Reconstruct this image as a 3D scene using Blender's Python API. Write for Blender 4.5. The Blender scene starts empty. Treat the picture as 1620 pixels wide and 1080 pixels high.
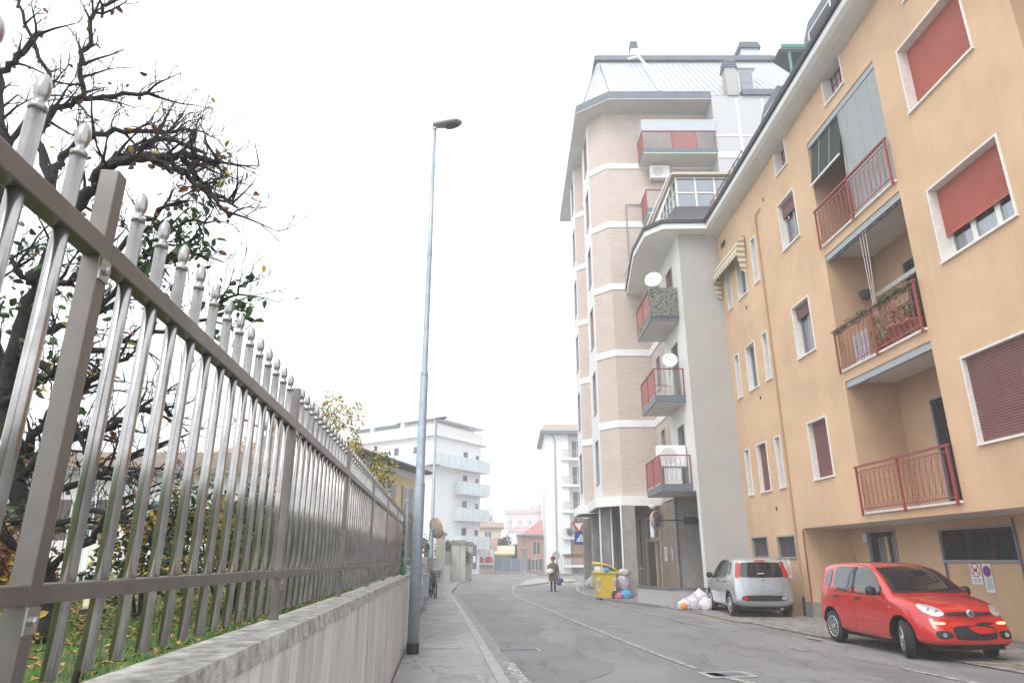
import bpy, bmesh, math, random
from mathutils import Vector, Matrix
from mathutils.bvhtree import BVHTree
R = math.radians
random.seed(7)
sc = bpy.context.scene
# ------------------------------------------------------------------ camera
PITCH = R(18.19)
cam_d = bpy.data.cameras.new('camera'); cam = bpy.data.objects.new('camera', cam_d)
sc.collection.objects.link(cam); sc.camera = cam
cam_d.sensor_width = 36.0; cam_d.lens = 36.0 * 1050 / 1620; cam_d.clip_start = 0.05; cam_d.clip_end = 2000
cam_d.dof.use_dof = True; cam_d.dof.focus_distance = 14; cam_d.dof.aperture_fstop = 14
cam.location = (0, 0, 1.6); cam.rotation_euler = (R(90) + PITCH, 0, 0)
# ------------------------------------------------------------------ sky, sun, exposure
world = bpy.data.worlds.new("World"); sc.world = world; world.use_nodes = True
wn = world.node_tree; wn.nodes.clear()
wo = wn.nodes.new('ShaderNodeOutputWorld'); bg = wn.nodes.new('ShaderNodeBackground')
sky = wn.nodes.new('ShaderNodeTexSky'); sky.sky_type = 'NISHITA'; sky.sun_disc = False
SUN_EL, SUN_AZ = R(52), R(205)
sky.sun_elevation = SUN_EL; sky.sun_rotation = SUN_AZ; sky.air_density = 1.0; sky.dust_density = 4.0
mx = wn.nodes.new('ShaderNodeMix'); mx.data_type = 'RGBA'; mx.inputs[0].default_value = 0.86
mx.inputs[7].default_value = (9.0, 9.25, 9.7, 1)
wn.links.new(sky.outputs[0], mx.inputs[6]); wn.links.new(mx.outputs[2], bg.inputs[0])
bg.inputs[1].default_value = 0.115
wn.links.new(bg.outputs[0], wo.inputs[0])
sd = bpy.data.lights.new('sun', 'SUN'); sd.energy = 1.0; sd.angle = R(28); sd.color = (1, .97, .92)
so = bpy.data.objects.new('sun', sd); sc.collection.objects.link(so)
sdir = Vector((math.sin(SUN_AZ) * math.cos(SUN_EL), math.cos(SUN_AZ) * math.cos(SUN_EL), math.sin(SUN_EL)))
so.rotation_euler = sdir.to_track_quat('Z', 'Y').to_euler(); so.location = (0, 0, 30)
sc.view_settings.view_transform = 'Standard'; sc.view_settings.look = 'None'
sc.view_settings.gamma = 1; sc.view_settings.use_curve_mapping = False
sc.view_settings.exposure = 0.88
sc.cycles.volume_bounces = 2; sc.cycles.max_bounces = 8; sc.cycles.transparent_max_bounces = 12
# ------------------------------------------------------------------ helpers
def at(px, py, d):
    v = 540 - py; c, s = math.cos(PITCH), math.sin(PITCH)
    up = v * c + 1050 * s; fw = 1050 * c - v * s
    return Vector(((px - 810) / fw * d, d, 1.6 + up / fw * d))
FR = {}          # object -> origin of its children's building frame (world for things built in place)
C = sc.collection.objects
class MB:
    def __init__(s, T=None): s.v = []; s.f = []; s.m = []; s.T = T; s.mi = 0; s.sm = []; s.smooth = False
    def add(s, vs, fs):
        b = len(s.v)
        if s.T: vs = [s.T(*v) for v in vs]
        s.v += [tuple(v) for v in vs]
        for f in fs: s.f.append(tuple(i + b for i in f)); s.m.append(s.mi); s.sm.append(s.smooth)
        return s
    def box(s, x0, x1, y0, y1, z0, z1):
        return s.add([(x0, y0, z0), (x1, y0, z0), (x1, y1, z0), (x0, y1, z0), (x0, y0, z1), (x1, y0, z1), (x1, y1, z1), (x0, y1, z1)],
                     [(0, 3, 2, 1), (4, 5, 6, 7), (0, 1, 5, 4), (1, 2, 6, 5), (2, 3, 7, 6), (3, 0, 4, 7)])
    def quad(s, *p): return s.add(list(p), [tuple(range(len(p)))])
    def prism(s, poly, z0, z1, cap=True):
        n = len(poly)
        fs = [(i, (i + 1) % n, (i + 1) % n + n, i + n) for i in range(n)]
        if cap: fs += [tuple(range(n - 1, -1, -1)), tuple(range(n, 2 * n))]
        return s.add([(p[0], p[1], z0) for p in poly] + [(p[0], p[1], z1) for p in poly], fs)
    def tube(s, pts, r, n=6, cap=True):
        pts = [Vector(p) for p in pts]; rs = r if isinstance(r, (list, tuple)) else [r] * len(pts)
        vs = []; fs = []; up = None
        for i, p in enumerate(pts):
            d = (pts[min(i + 1, len(pts) - 1)] - pts[max(i - 1, 0)])
            if d.length < 1e-9: d = Vector((0, 0, 1))
            d.normalize()
            if up is None: up = Vector((0, 0, 1)) if abs(d.z) < .9 else Vector((1, 0, 0))
            a = d.cross(up)
            if a.length < 1e-4: a = d.cross(Vector((0, 1, 0)))
            a.normalize(); b = a.cross(d).normalized(); up = b
            for k in range(n):
                t = 2 * math.pi * k / n
                vs.append(p + (a * math.cos(t) + b * math.sin(t)) * rs[i])
        for i in range(len(pts) - 1):
            for k in range(n):
                k2 = (k + 1) % n
                fs.append((i * n + k, i * n + k2, (i + 1) * n + k2, (i + 1) * n + k))
        if cap: fs += [tuple(range(n - 1, -1, -1)), tuple((len(pts) - 1) * n + k for k in range(n))]
        return s.add(vs, fs)
    def bar(s, a, b, w, h):
        a = Vector(a); b = Vector(b); d = (b - a).normalized()
        up = Vector((0, 0, 1)) if abs(d.z) < .95 else Vector((0, 1, 0))
        x = d.cross(up).normalized() * w / 2; y = x.cross(d).normalized() * h / 2
        vs = [a - x - y, a + x - y, a + x + y, a - x + y, b - x - y, b + x - y, b + x + y, b - x + y]
        return s.add(vs, [(0, 1, 2, 3), (7, 6, 5, 4), (0, 4, 5, 1), (1, 5, 6, 2), (2, 6, 7, 3), (3, 7, 4, 0)])
    def lathe(s, prof, c=(0, 0, 0), n=16, axis='z', cap=True):
        vs = []; fs = []; c = Vector(c)
        for r, z in prof:
            for k in range(n):
                t = 2 * math.pi * k / n; a, b = r * math.cos(t), r * math.sin(t)
                o = (a, b, z) if axis == 'z' else ((z, a, b) if axis == 'x' else (b, z, a))
                vs.append(c + Vector(o))
        m = len(prof)
        for i in range(m - 1):
            for k in range(n):
                k2 = (k + 1) % n; fs.append((i * n + k, i * n + k2, (i + 1) * n + k2, (i + 1) * n + k))
        if cap: fs += [tuple(range(n - 1, -1, -1)), tuple((m - 1) * n + k for k in range(n))]
        return s.add(vs, fs)
    def build(s, name, mats, parent=None, keep=False, bevel=0, autos=None):
        if not isinstance(mats, (list, tuple)): mats = [mats]
        me = bpy.data.meshes.new(name)
        if keep or not s.v: c = Vector((0, 0, 0)) if parent is None or keep == 2 else FR.get(parent, Vector((0, 0, 0)))
        else:
            xs, ys, zs = zip(*s.v); c = Vector(((min(xs) + max(xs)) / 2, (min(ys) + max(ys)) / 2, min(zs)))
        me.from_pydata([(x - c.x, y - c.y, z - c.z) for x, y, z in s.v], [], s.f)
        for m in mats: me.materials.append(m)
        me.polygons.foreach_set('material_index', s.m); me.polygons.foreach_set('use_smooth', s.sm)
        me.update()
        o = bpy.data.objects.new(name, me); C.link(o)
        o.location = c
        if parent is not None: o.parent = parent; o.location = c - FR.get(parent, Vector((0, 0, 0)))
        FR[o] = c
        if bevel:
            b = o.modifiers.new('bevel', 'BEVEL'); b.width = bevel; b.segments = 2; b.limit_method = 'ANGLE'; b.angle_limit = R(40)
        return o
def tag(o, label=None, cat=None, group=None, kind=None):
    if label: o['label'] = label
    if cat: o['category'] = cat
    if group: o['group'] = group
    if kind: o['kind'] = kind
    return o
def thing(name, label, cat, loc=(0, 0, 0), rz=0, group=None, local=False):
    o = bpy.data.objects.new(name, None); C.link(o); o.empty_display_size = .2
    o.location = loc; o.rotation_euler = (0, 0, rz); FR[o] = Vector((0, 0, 0)) if local else Vector(loc)
    return tag(o, label, cat, group)
def dup(o, parent=None):
    c = o.copy(); C.link(c); FR[c] = FR[o]
    if parent is not None: c.parent = parent
    for ch in list(o.children): dup(ch, c)
    return c
def copy_thing(o, loc, rz=0, label=None, scale=None):
    c = dup(o); c.location = loc; c.rotation_euler = (0, 0, rz)
    if label: c['label'] = label
    if scale: c.scale = (scale,) * 3
    return c
# ------------------------------------------------------------------ materials
def mat(name, col, rough=.7, metal=0., var=.12, scale=5., bump=0., bscale=60., streak=0., coat=0., spec=.5, tint=None, emis=None):
    m = bpy.data.materials.new(name); m.use_nodes = True; nt = m.node_tree; N = nt.nodes; L = nt.links
    b = N['Principled BSDF']; b.inputs['Roughness'].default_value = rough; b.inputs['Metallic'].default_value = metal
    b.inputs['Specular IOR Level'].default_value = spec
    if coat: b.inputs['Coat Weight'].default_value = coat; b.inputs['Coat Roughness'].default_value = .03
    geo = N.new('ShaderNodeNewGeometry')
    col = tuple(col)
    if var > 0:
        n = N.new('ShaderNodeTexNoise'); n.inputs['Scale'].default_value = scale; n.inputs['Detail'].default_value = 7; n.inputs['Roughness'].default_value = .6
        L.new(geo.outputs['Position'], n.inputs['Vector'])
        r = N.new('ShaderNodeMapRange'); r.inputs[1].default_value = .3; r.inputs[2].default_value = .7
        L.new(n.outputs[0], r.inputs[0])
        mxx = N.new('ShaderNodeMix'); mxx.data_type = 'RGBA'
        t = tint or tuple(min(1, c * (1 + var)) for c in col)
        mxx.inputs[6].default_value = tuple(c * (1 - var) for c in col) + (1,); mxx.inputs[7].default_value = tuple(t) + (1,)
        L.new(r.outputs[0], mxx.inputs[0]); out = mxx.outputs[2]
        if streak:
            mp = N.new('ShaderNodeMapping'); mp.inputs['Scale'].default_value = (3.2, 3.2, .16)
            n2 = N.new('ShaderNodeTexNoise'); n2.inputs['Scale'].default_value = 2.2; n2.inputs['Detail'].default_value = 5
            L.new(geo.outputs['Position'], mp.inputs[0]); L.new(mp.outputs[0], n2.inputs['Vector'])
            r2 = N.new('ShaderNodeMapRange'); r2.inputs[1].default_value = .5; r2.inputs[2].default_value = .75
            r2.inputs[3].default_value = 0; r2.inputs[4].default_value = streak
            L.new(n2.outputs[0], r2.inputs[0])
            m3 = N.new('ShaderNodeMix'); m3.data_type = 'RGBA'; m3.inputs[7].default_value = tuple(c * .45 for c in col) + (1,)
            L.new(r2.outputs[0], m3.inputs[0]); L.new(out, m3.inputs[6]); out = m3.outputs[2]
        L.new(out, b.inputs['Base Color'])
    else: b.inputs['Base Color'].default_value = col + (1,)
    if bump:
        nb = N.new('ShaderNodeTexNoise'); nb.inputs['Scale'].default_value = bscale; nb.inputs['Detail'].default_value = 4
        L.new(geo.outputs['Position'], nb.inputs['Vector'])
        bp = N.new('ShaderNodeBump'); bp.inputs['Strength'].default_value = bump; bp.inputs['Distance'].default_value = .02 if bscale > 20 else .06
        L.new(nb.outputs[0], bp.inputs['Height']); L.new(bp.outputs[0], b.inputs['Normal'])
    if emis: b.inputs['Emission Color'].default_value = emis[:3] + (1,); b.inputs['Emission Strength'].default_value = emis[3]
    return m
def nodes_of(m): nt = m.node_tree; return nt.nodes, nt.links, nt.nodes['Principled BSDF']
def glass(name, refl=.25, col=(.9, .95, .95), rough=.03, dens=.0):
    m = bpy.data.materials.new(name); m.use_nodes = True; N = m.node_tree.nodes; L = m.node_tree.links; N.clear()
    o = N.new('ShaderNodeOutputMaterial'); t = N.new('ShaderNodeBsdfTransparent'); g = N.new('ShaderNodeBsdfGlossy')
    t.inputs[0].default_value = col + (1,); g.inputs[0].default_value = (.8, .85, .9, 1); g.inputs['Roughness'].default_value = rough
    f = N.new('ShaderNodeFresnel'); f.inputs[0].default_value = 1.5
    a = N.new('ShaderNodeMath'); a.operation = 'ADD'; a.inputs[1].default_value = refl; a.use_clamp = True
    x = N.new('ShaderNodeMixShader'); L.new(f.outputs[0], a.inputs[0]); L.new(a.outputs[0], x.inputs[0])
    L.new(t.outputs[0], x.inputs[1]); L.new(g.outputs[0], x.inputs[2]); L.new(x.outputs[0], o.inputs[0])
    return m
PL = dict(
 ochre=mat('ochre_render', (.62, .42, .26), .9, var=.12, scale=.7, bump=.35, bscale=45, streak=.11),
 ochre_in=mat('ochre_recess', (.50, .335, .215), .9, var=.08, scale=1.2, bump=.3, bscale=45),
 stone=mat('marble_trim', (.72, .69, .65), .5, var=.1, scale=9),
 greywall=mat('grey_render', (.42, .41, .395), .9, var=.06, scale=.6, bump=.25, bscale=40, streak=.10),
 paleface=mat('pale_render', (.72, .72, .69), .9, var=.05, scale=.8, bump=.2, bscale=40, streak=.1),
 white=mat('white_paint', (.80, .80, .79), .7, var=.05, scale=2, streak=.12),
 soffit=mat('soffit_paint', (.60, .58, .56), .9, var=.08, scale=1.5),
 paleconc=mat('pale_concrete', (.50, .49, .46), .92, var=.12, scale=3, bump=.4, bscale=30, streak=.35),
 concrete=mat('concrete', (.33, .32, .30), .92, var=.16, scale=3, bump=.5, bscale=30, streak=.35),
 dconcrete=mat('old_concrete', (.27, .265, .25), .92, var=.2, scale=1.6, bump=.5, bscale=30, streak=.45),
 darkmetal=mat('dark_metal', (.045, .05, .06), .45, .3, var=.15, scale=3),
 bluegrey=mat('bluegrey_metal', (.14, .16, .19), .5, .3, var=.1, scale=2),
 zinc=mat('light_zinc', (.50, .53, .545), .45, .3, var=.07, scale=1),
 redpaint=mat('red_paint', (.27, .045, .04), .45, var=.12, scale=8),
 redshut=mat('red_shutter', (.42, .105, .075), .6, var=.08, scale=3),
 brownshut=mat('brown_shutter', (.20, .085, .085), .6, var=.1, scale=3),
 black=mat('black_plastic', (.018, .018, .02), .5, var=.1, scale=5),
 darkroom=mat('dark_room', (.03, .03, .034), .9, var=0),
 curtain=mat('curtain', (.50, .52, .55), .9, var=.12, scale=3),
 frame=mat('window_frame_white', (.74, .73, .69), .5, var=.05),
 fframe=mat('window_frame_grey', (.30, .30, .31), .5, var=.05),
 wood=mat('dark_wood', (.07, .045, .035), .55, var=.3, scale=6),
 glass=glass('glass', .22), mglass=glass('mirror_glass', .30, (.35, .42, .46)),
 tealglass=mat('teal_glass', (.62, .70, .71), .25, var=.05, scale=1),
 steel=mat('brushed_steel', (.41, .40, .39), .24, .92, var=.25, scale=9),
 steelrail=mat('dull_steel', (.19, .174, .16), .38, .7, var=.18, scale=6),
 finial=mat('cast_steel', (.36, .35, .34), .28, .9, var=.1, scale=30),
 galv=mat('galvanised', (.36, .42, .48), .5, .45, var=.16, scale=10, streak=.2),
 bark=mat('bark', (.018, .015, .015), .9, var=.4, scale=20, bump=.8, bscale=50),
 twig=mat('twig', (.035, .027, .028), .9, var=.3, scale=20),
 leafg=mat('leaf_green', (.05, .11, .025), .6, var=.45, scale=6),
 leafd=mat('leaf_dark', (.02, .055, .02), .6, var=.45, scale=5),
 leafy=mat('leaf_yellow', (.42, .29, .04), .6, var=.35, scale=6),
 leafb=mat('leaf_brown', (.18, .07, .03), .7, var=.4, scale=8),
 fruit=mat('dried_fruit', (.09, .035, .02), .6, var=.3, scale=20),
 tiles=mat('roof_tiles', (.34, .27, .23), .9, var=.25, scale=3, bump=.6, bscale=12),
 redtiles=mat('red_roof_tiles', (.36, .22, .18), .9, var=.25, scale=2, bump=.6, bscale=10),
 pinktiles=mat('haze_paled_red_tiles', (.50, .23, .22), .9, var=.2, scale=2),  # far roof: mist fading lightened into the colour, besides the haze volume
 yellowwall=mat('yellow_render', (.68, .53, .24), .9, var=.06, scale=1, streak=.1),
 creamwall=mat('cream_render', (.68, .62, .42), .9, var=.06, scale=1, streak=.1),
 orangewall=mat('haze_paled_orange_render', (.53, .31, .24), .9, var=.07, scale=1, streak=.1),  # far walls only: paled in the paint instead of thickening the haze
 brownfence=mat('brown_fence', (.20, .165, .14), .5, .3, var=.15, scale=6),
 yellowp=mat('yellow_plastic', (.64, .48, .05), .45, var=.06, scale=5),
 plasticw=mat('white_bag', (.72, .72, .74), .3, var=.15, scale=12, bump=1., bscale=16),
 plasticl=mat('lilac_bag', (.60, .54, .68), .3, var=.2, scale=10, tint=(.74, .68, .76), bump=1., bscale=14),
 plasticb=mat('blue_bag', (.10, .36, .58), .3, var=.2, scale=10, bump=1., bscale=14),
 plasticp=mat('pink_bag', (.62, .16, .30), .3, var=.2, scale=10, bump=1., bscale=14),
 plasticg=mat('grey_bag', (.42, .42, .44), .35, var=.3, scale=14, tint=(.7, .7, .72), bump=1., bscale=14),
 orangep=mat('orange_plastic', (.80, .30, .06), .4, var=.1, scale=10),
 redsign=mat('sign_red', (.55, .02, .03), .4, var=0), whitesign=mat('sign_white', (.82, .82, .82), .4, var=.03, scale=20),
 bluesign=mat('sign_blue', (.01, .10, .42), .4, var=.03, scale=20), blacksign=mat('sign_black', (.02, .02, .02), .5, var=0),
 paper=mat('paper_white', (.75, .77, .76), .7, var=.04, scale=20),
 terra=mat('terracotta', (.36, .13, .07), .8, var=.2, scale=8),
 rubber=mat('tyre_rubber', (.02, .02, .021), .8, var=.2, scale=30),
 rim=mat('rim_silver', (.55, .56, .58), .3, .7, var=.1, scale=20),
 greenpaint=mat('green_paint', (.03, .22, .16), .5, var=.1),
 dkgreen=mat('dark_green_fabric', (.022, .034, .033), .8, var=.15, scale=8),
)
# awning stripes, brick, corrugation, road etc.
def vec_xz(N, L, scale=(1, 1, 1)):
    g = N.new('ShaderNodeNewGeometry'); s = N.new('ShaderNodeSeparateXYZ'); L.new(g.outputs['Position'], s.inputs[0])
    sub = N.new('ShaderNodeMath'); sub.operation = 'SUBTRACT'; L.new(s.outputs[0], sub.inputs[0]); L.new(s.outputs[1], sub.inputs[1])
    c = N.new('ShaderNodeCombineXYZ'); L.new(sub.outputs[0], c.inputs[0]); L.new(s.outputs[2], c.inputs[1])
    return c.outputs[0]
def brick_mat():
    m = mat('tower_brick', (.5, .3, .2), .9, var=0); N, L, b = nodes_of(m)
    v = vec_xz(N, L); t = N.new('ShaderNodeTexBrick'); L.new(v, t.inputs['Vector'])
    t.inputs['Color1'].default_value = (.54, .435, .375, 1); t.inputs['Color2'].default_value = (.60, .50, .44, 1)
    t.inputs['Mortar'].default_value = (.64, .57, .52, 1); t.inputs['Scale'].default_value = 1
    t.inputs['Mortar Size'].default_value = .018; t.inputs['Brick Width'].default_value = .30; t.inputs['Row Height'].default_value = .105
    n = N.new('ShaderNodeTexNoise'); n.inputs['Scale'].default_value = 1.3; n.inputs['Detail'].default_value = 6
    g = N.new('ShaderNodeNewGeometry'); L.new(g.outputs['Position'], n.inputs['Vector'])
    x = N.new('ShaderNodeMix'); x.data_type = 'RGBA'; x.blend_type = 'MULTIPLY'; x.inputs[0].default_value = .20
    L.new(t.outputs[0], x.inputs[6]); L.new(n.outputs[0], x.inputs[7]); L.new(x.outputs[2], b.inputs['Base Color'])
    return m
PL['brick'] = brick_mat()
def stripe_mat(name, c1, c2, period, comp, duty=.5):
    m = mat(name, c1, .8, var=0); N, L, b = nodes_of(m)
    g = N.new('ShaderNodeNewGeometry'); s = N.new('ShaderNodeSeparateXYZ'); L.new(g.outputs['Position'], s.inputs[0])
    k = N.new('ShaderNodeMath'); k.operation = 'DIVIDE'; k.inputs[1].default_value = period; L.new(s.outputs[comp], k.inputs[0])
    f = N.new('ShaderNodeMath'); f.operation = 'FRACT'; L.new(k.outputs[0], f.inputs[0])
    q = N.new('ShaderNodeMath'); q.operation = 'GREATER_THAN'; q.inputs[1].default_value = duty; L.new(f.outputs[0], q.inputs[0])
    x = N.new('ShaderNodeMix'); x.data_type = 'RGBA'; x.inputs[6].default_value = c1 + (1,); x.inputs[7].default_value = c2 + (1,)
    L.new(q.outputs[0], x.inputs[0]); L.new(x.outputs[2], b.inputs['Base Color'])
    return m
PL['awning'] = stripe_mat('awning_stripes', (.62, .55, .40), (.30, .24, .17), .22, 2, .55)
PL['awning_v'] = stripe_mat('awning_valance_stripes', (.66, .60, .48), (.36, .29, .20), .22, 1, .55)
def asphalt(name, base, crack=.6, patch=.35, joints=0, wet=.0):
    m = mat(name, base, .85, var=0); N, L, b = nodes_of(m)
    g = N.new('ShaderNodeNewGeometry'); pos = g.outputs['Position']
    def noise(sc_, det=5, ro=.6, vec=None):
        n = N.new('ShaderNodeTexNoise'); n.inputs['Scale'].default_value = sc_; n.inputs['Detail'].default_value = det; n.inputs['Roughness'].default_value = ro
        L.new(vec or pos, n.inputs['Vector']); return n
    def ramp(src, a, c, lo=0., hi=1.):
        r = N.new('ShaderNodeMapRange'); r.inputs[1].default_value = a; r.inputs[2].default_value = c; r.inputs[3].default_value = lo; r.inputs[4].default_value = hi
        L.new(src, r.inputs[0]); return r.outputs[0]
    def mix(fac, a, bcol):
        x = N.new('ShaderNodeMix'); x.data_type = 'RGBA'
        if isinstance(fac, float): x.inputs[0].default_value = fac
        else: L.new(fac, x.inputs[0])
        for i, q in ((6, a), (7, bcol)):
            if isinstance(q, tuple): x.inputs[i].default_value = q + (1,)
            else: L.new(q, x.inputs[i])
        return x.outputs[2]
    sc3 = lambda k: tuple(c * k for c in base)
    c = mix(ramp(noise(90, 3, .8).outputs[0], .3, .7), sc3(.62), sc3(1.3))
    mp = N.new('ShaderNodeMapping'); mp.inputs['Scale'].default_value = (.75, .16, 1); L.new(pos, mp.inputs[0])
    pn = noise(1.0, 8, .62, mp.outputs[0]).outputs[0]
    c = mix(ramp(pn, .50, .545, 0, patch), c, sc3(.46))
    c = mix(ramp(noise(.5, 6).outputs[0], .45, .7, 0, .35), c, sc3(1.45))
    # cracks: warped voronoi edges, only in some zones
    wv = N.new('ShaderNodeVectorMath'); wv.operation = 'ADD'
    wn_ = noise(1.6, 6); ws = N.new('ShaderNodeVectorMath'); ws.operation = 'SCALE'; ws.inputs['Scale'].default_value = .9
    L.new(wn_.outputs['Color'], ws.inputs[0]); L.new(pos, wv.inputs[0]); L.new(ws.outputs[0], wv.inputs[1])
    vo = N.new('ShaderNodeTexVoronoi'); vo.feature = 'DISTANCE_TO_EDGE'; vo.inputs['Scale'].default_value = .75; L.new(wv.outputs[0], vo.inputs['Vector'])
    line = ramp(vo.outputs['Distance'], .006, .022, 1, 0)
    zone = ramp(noise(.33, 3).outputs[0], .42, .52, 0, crack)
    mm = N.new('ShaderNodeMath'); mm.operation = 'MULTIPLY'; L.new(line, mm.inputs[0]); L.new(zone, mm.inputs[1])
    c = mix(mm.outputs[0], c, sc3(.22))
    if joints:
        s = N.new('ShaderNodeSeparateXYZ'); L.new(wv.outputs[0], s.inputs[0])
        k = N.new('ShaderNodeMath'); k.operation = 'DIVIDE'; k.inputs[1].default_value = joints; L.new(s.outputs[1], k.inputs[0])
        f = N.new('ShaderNodeMath'); f.operation = 'FRACT'; L.new(k.outputs[0], f.inputs[0])
        c = mix(ramp(f.outputs[0], .0, .012, .7, 0), c, sc3(.3))
    L.new(c, b.inputs['Base Color'])
    bp = N.new('ShaderNodeBump'); bp.inputs['Strength'].default_value = .5; bp.inputs['Distance'].default_value = .01
    L.new(noise(120, 3).outputs[0], bp.inputs['Height']); L.new(bp.outputs[0], b.inputs['Normal'])
    L.new(ramp(pn, .45, .6, .85, .70), b.inputs['Roughness'])
    return m
PL['asphalt'] = asphalt('road_asphalt', (.205, .20, .20), .4, .35)
PL['asphalt2'] = asphalt('plain_asphalt', (.225, .22, .22), .4, .35)
PL['pave'] = asphalt('pavement_asphalt', (.30, .297, .29), .5, .4, joints=2.1)
def pavers_mat():
    m = mat('porphyry_setts', (.3, .25, .23), .8, var=0); N, L, b = nodes_of(m)
    g = N.new('ShaderNodeNewGeometry'); v = N.new('ShaderNodeTexVoronoi'); v.inputs['Scale'].default_value = 8; L.new(g.outputs['Position'], v.inputs['Vector'])
    h = N.new('ShaderNodeHueSaturation'); h.inputs['Color'].default_value = (.24, .225, .215, 1)
    s = N.new('ShaderNodeSeparateColor'); L.new(v.outputs['Color'], s.inputs[0])
    r = N.new('ShaderNodeMapRange'); r.inputs[3].default_value = .6; r.inputs[4].default_value = 1.4; L.new(s.outputs[0], r.inputs[0]); L.new(r.outputs[0], h.inputs['Value'])
    L.new(h.outputs[0], b.inputs['Base Color']); return m
PL['setts'] = pavers_mat()
def worn_paint(name, col, thr=.48):
    m = mat(name, col, .7, var=0); N, L, b = nodes_of(m)
    g = N.new('ShaderNodeNewGeometry'); n = N.new('ShaderNodeTexNoise'); n.inputs['Scale'].default_value = 7; n.inputs['Detail'].default_value = 8; n.inputs['Roughness'].default_value = .75
    L.new(g.outputs['Position'], n.inputs['Vector'])
    r = N.new('ShaderNodeMapRange'); r.inputs[1].default_value = thr - .05; r.inputs[2].default_value = thr + .05; L.new(n.outputs[0], r.inputs[0])
    x = N.new('ShaderNodeMix'); x.data_type = 'RGBA'; x.inputs[6].default_value = (.2, .195, .19, 1); x.inputs[7].default_value = col + (1,)
    L.new(r.outputs[0], x.inputs[0]); L.new(x.outputs[2], b.inputs['Base Color']); return m
PL['linew'] = worn_paint('worn_white_line', (.44, .44, .43), .53)
PL['liney'] = worn_paint('worn_yellow_line', (.50, .44, .26), .49)
PL['linef'] = worn_paint('faded_white_line', (.38, .38, .37), .53)
def boards_mat():   # board-marked retaining wall: faint vertical formwork lines
    m = mat('board_marked_concrete', (.36, .345, .32), .92, var=0); N, L, b = nodes_of(m)
    g = N.new('ShaderNodeNewGeometry'); s = N.new('ShaderNodeSeparateXYZ'); L.new(g.outputs['Position'], s.inputs[0])
    k = N.new('ShaderNodeMath'); k.operation = 'DIVIDE'; k.inputs[1].default_value = .16; L.new(s.outputs[1], k.inputs[0])
    f = N.new('ShaderNodeMath'); f.operation = 'FRACT'; L.new(k.outputs[0], f.inputs[0])
    fl = N.new('ShaderNodeMath'); fl.operation = 'FLOOR'; L.new(k.outputs[0], fl.inputs[0])
    w = N.new('ShaderNodeTexWhiteNoise'); w.noise_dimensions = '1D'; L.new(fl.outputs[0], w.inputs['W'])
    mp = N.new('ShaderNodeMapping'); mp.inputs['Scale'].default_value = (2, 2.5, .7); L.new(g.outputs['Position'], mp.inputs[0])
    n = N.new('ShaderNodeTexNoise'); n.inputs['Scale'].default_value = 2.2; n.inputs['Detail'].default_value = 8; n.inputs['Roughness'].default_value = .7; L.new(mp.outputs[0], n.inputs['Vector'])
    a = N.new('ShaderNodeMath'); a.operation = 'MULTIPLY_ADD'; a.inputs[1].default_value = .22; L.new(w.outputs[0], a.inputs[0]); L.new(n.outputs[0], a.inputs[2])
    cr = N.new('ShaderNodeValToRGB'); L.new(a.outputs[0], cr.inputs[0])
    cr.color_ramp.elements[0].position = .35; cr.color_ramp.elements[0].color = (.34, .335, .32, 1)
    cr.color_ramp.elements[1].position = .75; cr.color_ramp.elements[1].color = (.62, .61, .59, 1)
    r = N.new('ShaderNodeMapRange'); r.inputs[1].default_value = .0; r.inputs[2].default_value = .07; r.inputs[3].default_value = .65; r.inputs[4].default_value = 0; L.new(f.outputs[0], r.inputs[0])
    x = N.new('ShaderNodeMix'); x.data_type = 'RGBA'; x.inputs[7].default_value = (.12, .115, .105, 1); L.new(r.outputs[0], x.inputs[0]); L.new(cr.outputs[0], x.inputs[6])
    L.new(x.outputs[2], b.inputs['Base Color'])
    bp = N.new('ShaderNodeBump'); bp.inputs['Strength'].default_value = .6; bp.inputs['Distance'].default_value = .01; L.new(a.outputs[0], bp.inputs['Height']); L.new(bp.outputs[0], b.inputs['Normal'])
    return m
PL['boards'] = boards_mat()
PL['coping'] = mat('weathered_coping', (.25, .235, .21), .95, var=.30, scale=14, bump=.8, bscale=30, tint=(.50, .49, .46))
PL['lawn'] = mat('lawn_soil', (.06, .09, .025), .95, var=.5, scale=5, tint=(.10, .15, .03))
PL['grass'] = mat('grass_blades', (.07, .20, .02), .7, var=.4, scale=4, tint=(.16, .34, .04))
# ================================================================== ground, road, pavements
def sheet(name, poly, z, m, kind='structure', hole=None):
    b = MB(); b.add([(x, y, z) for x, y in poly], [tuple(range(len(poly)))]); return tag(b.build(name, m), kind=kind)
sheet('ground', [(-160, -25), (190, -25), (190, 330), (-160, 330)], -.012, PL['asphalt2'])
sheet('road', [(1.6, -6), (1.03, 0), (-.11, 10.07), (-.98, 17.8), (-2.97, 34.4), (-3.7, 49.6), (-3.4, 62), (-9, 66), (-60, 74), (-60, 84), (20, 80), (70, 90), (70, 74), (12, 60), (5.6, 48), (3.46, 33.2), (3.82, 25.4), (4.64, 20.8), (5.0, 17.8), (6.2, 11), (7.4, 4), (8.6, -6)], 0, PL['asphalt'])
WL = lambda d: -.62 - .0995 * d
pv = [(1.6, -6), (1.03, 0), (-.11, 10.07), (-.98, 17.8), (-2.97, 34.4), (-3.7, 49.6), (-3.35, 57), (-3.4, 62)]
pin = [(-4.6, 62), (-3.6, 57.2), (-4.3, 52.8), (-5.3, 48.8), (-3.05, 25), (WL(-6), -6)]
b = MB(); b.prism([(x - .16, y) for x, y in pv] + pin, 0, .12); pave = tag(b.build('pavement', PL['pave']), kind='structure')
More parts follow.
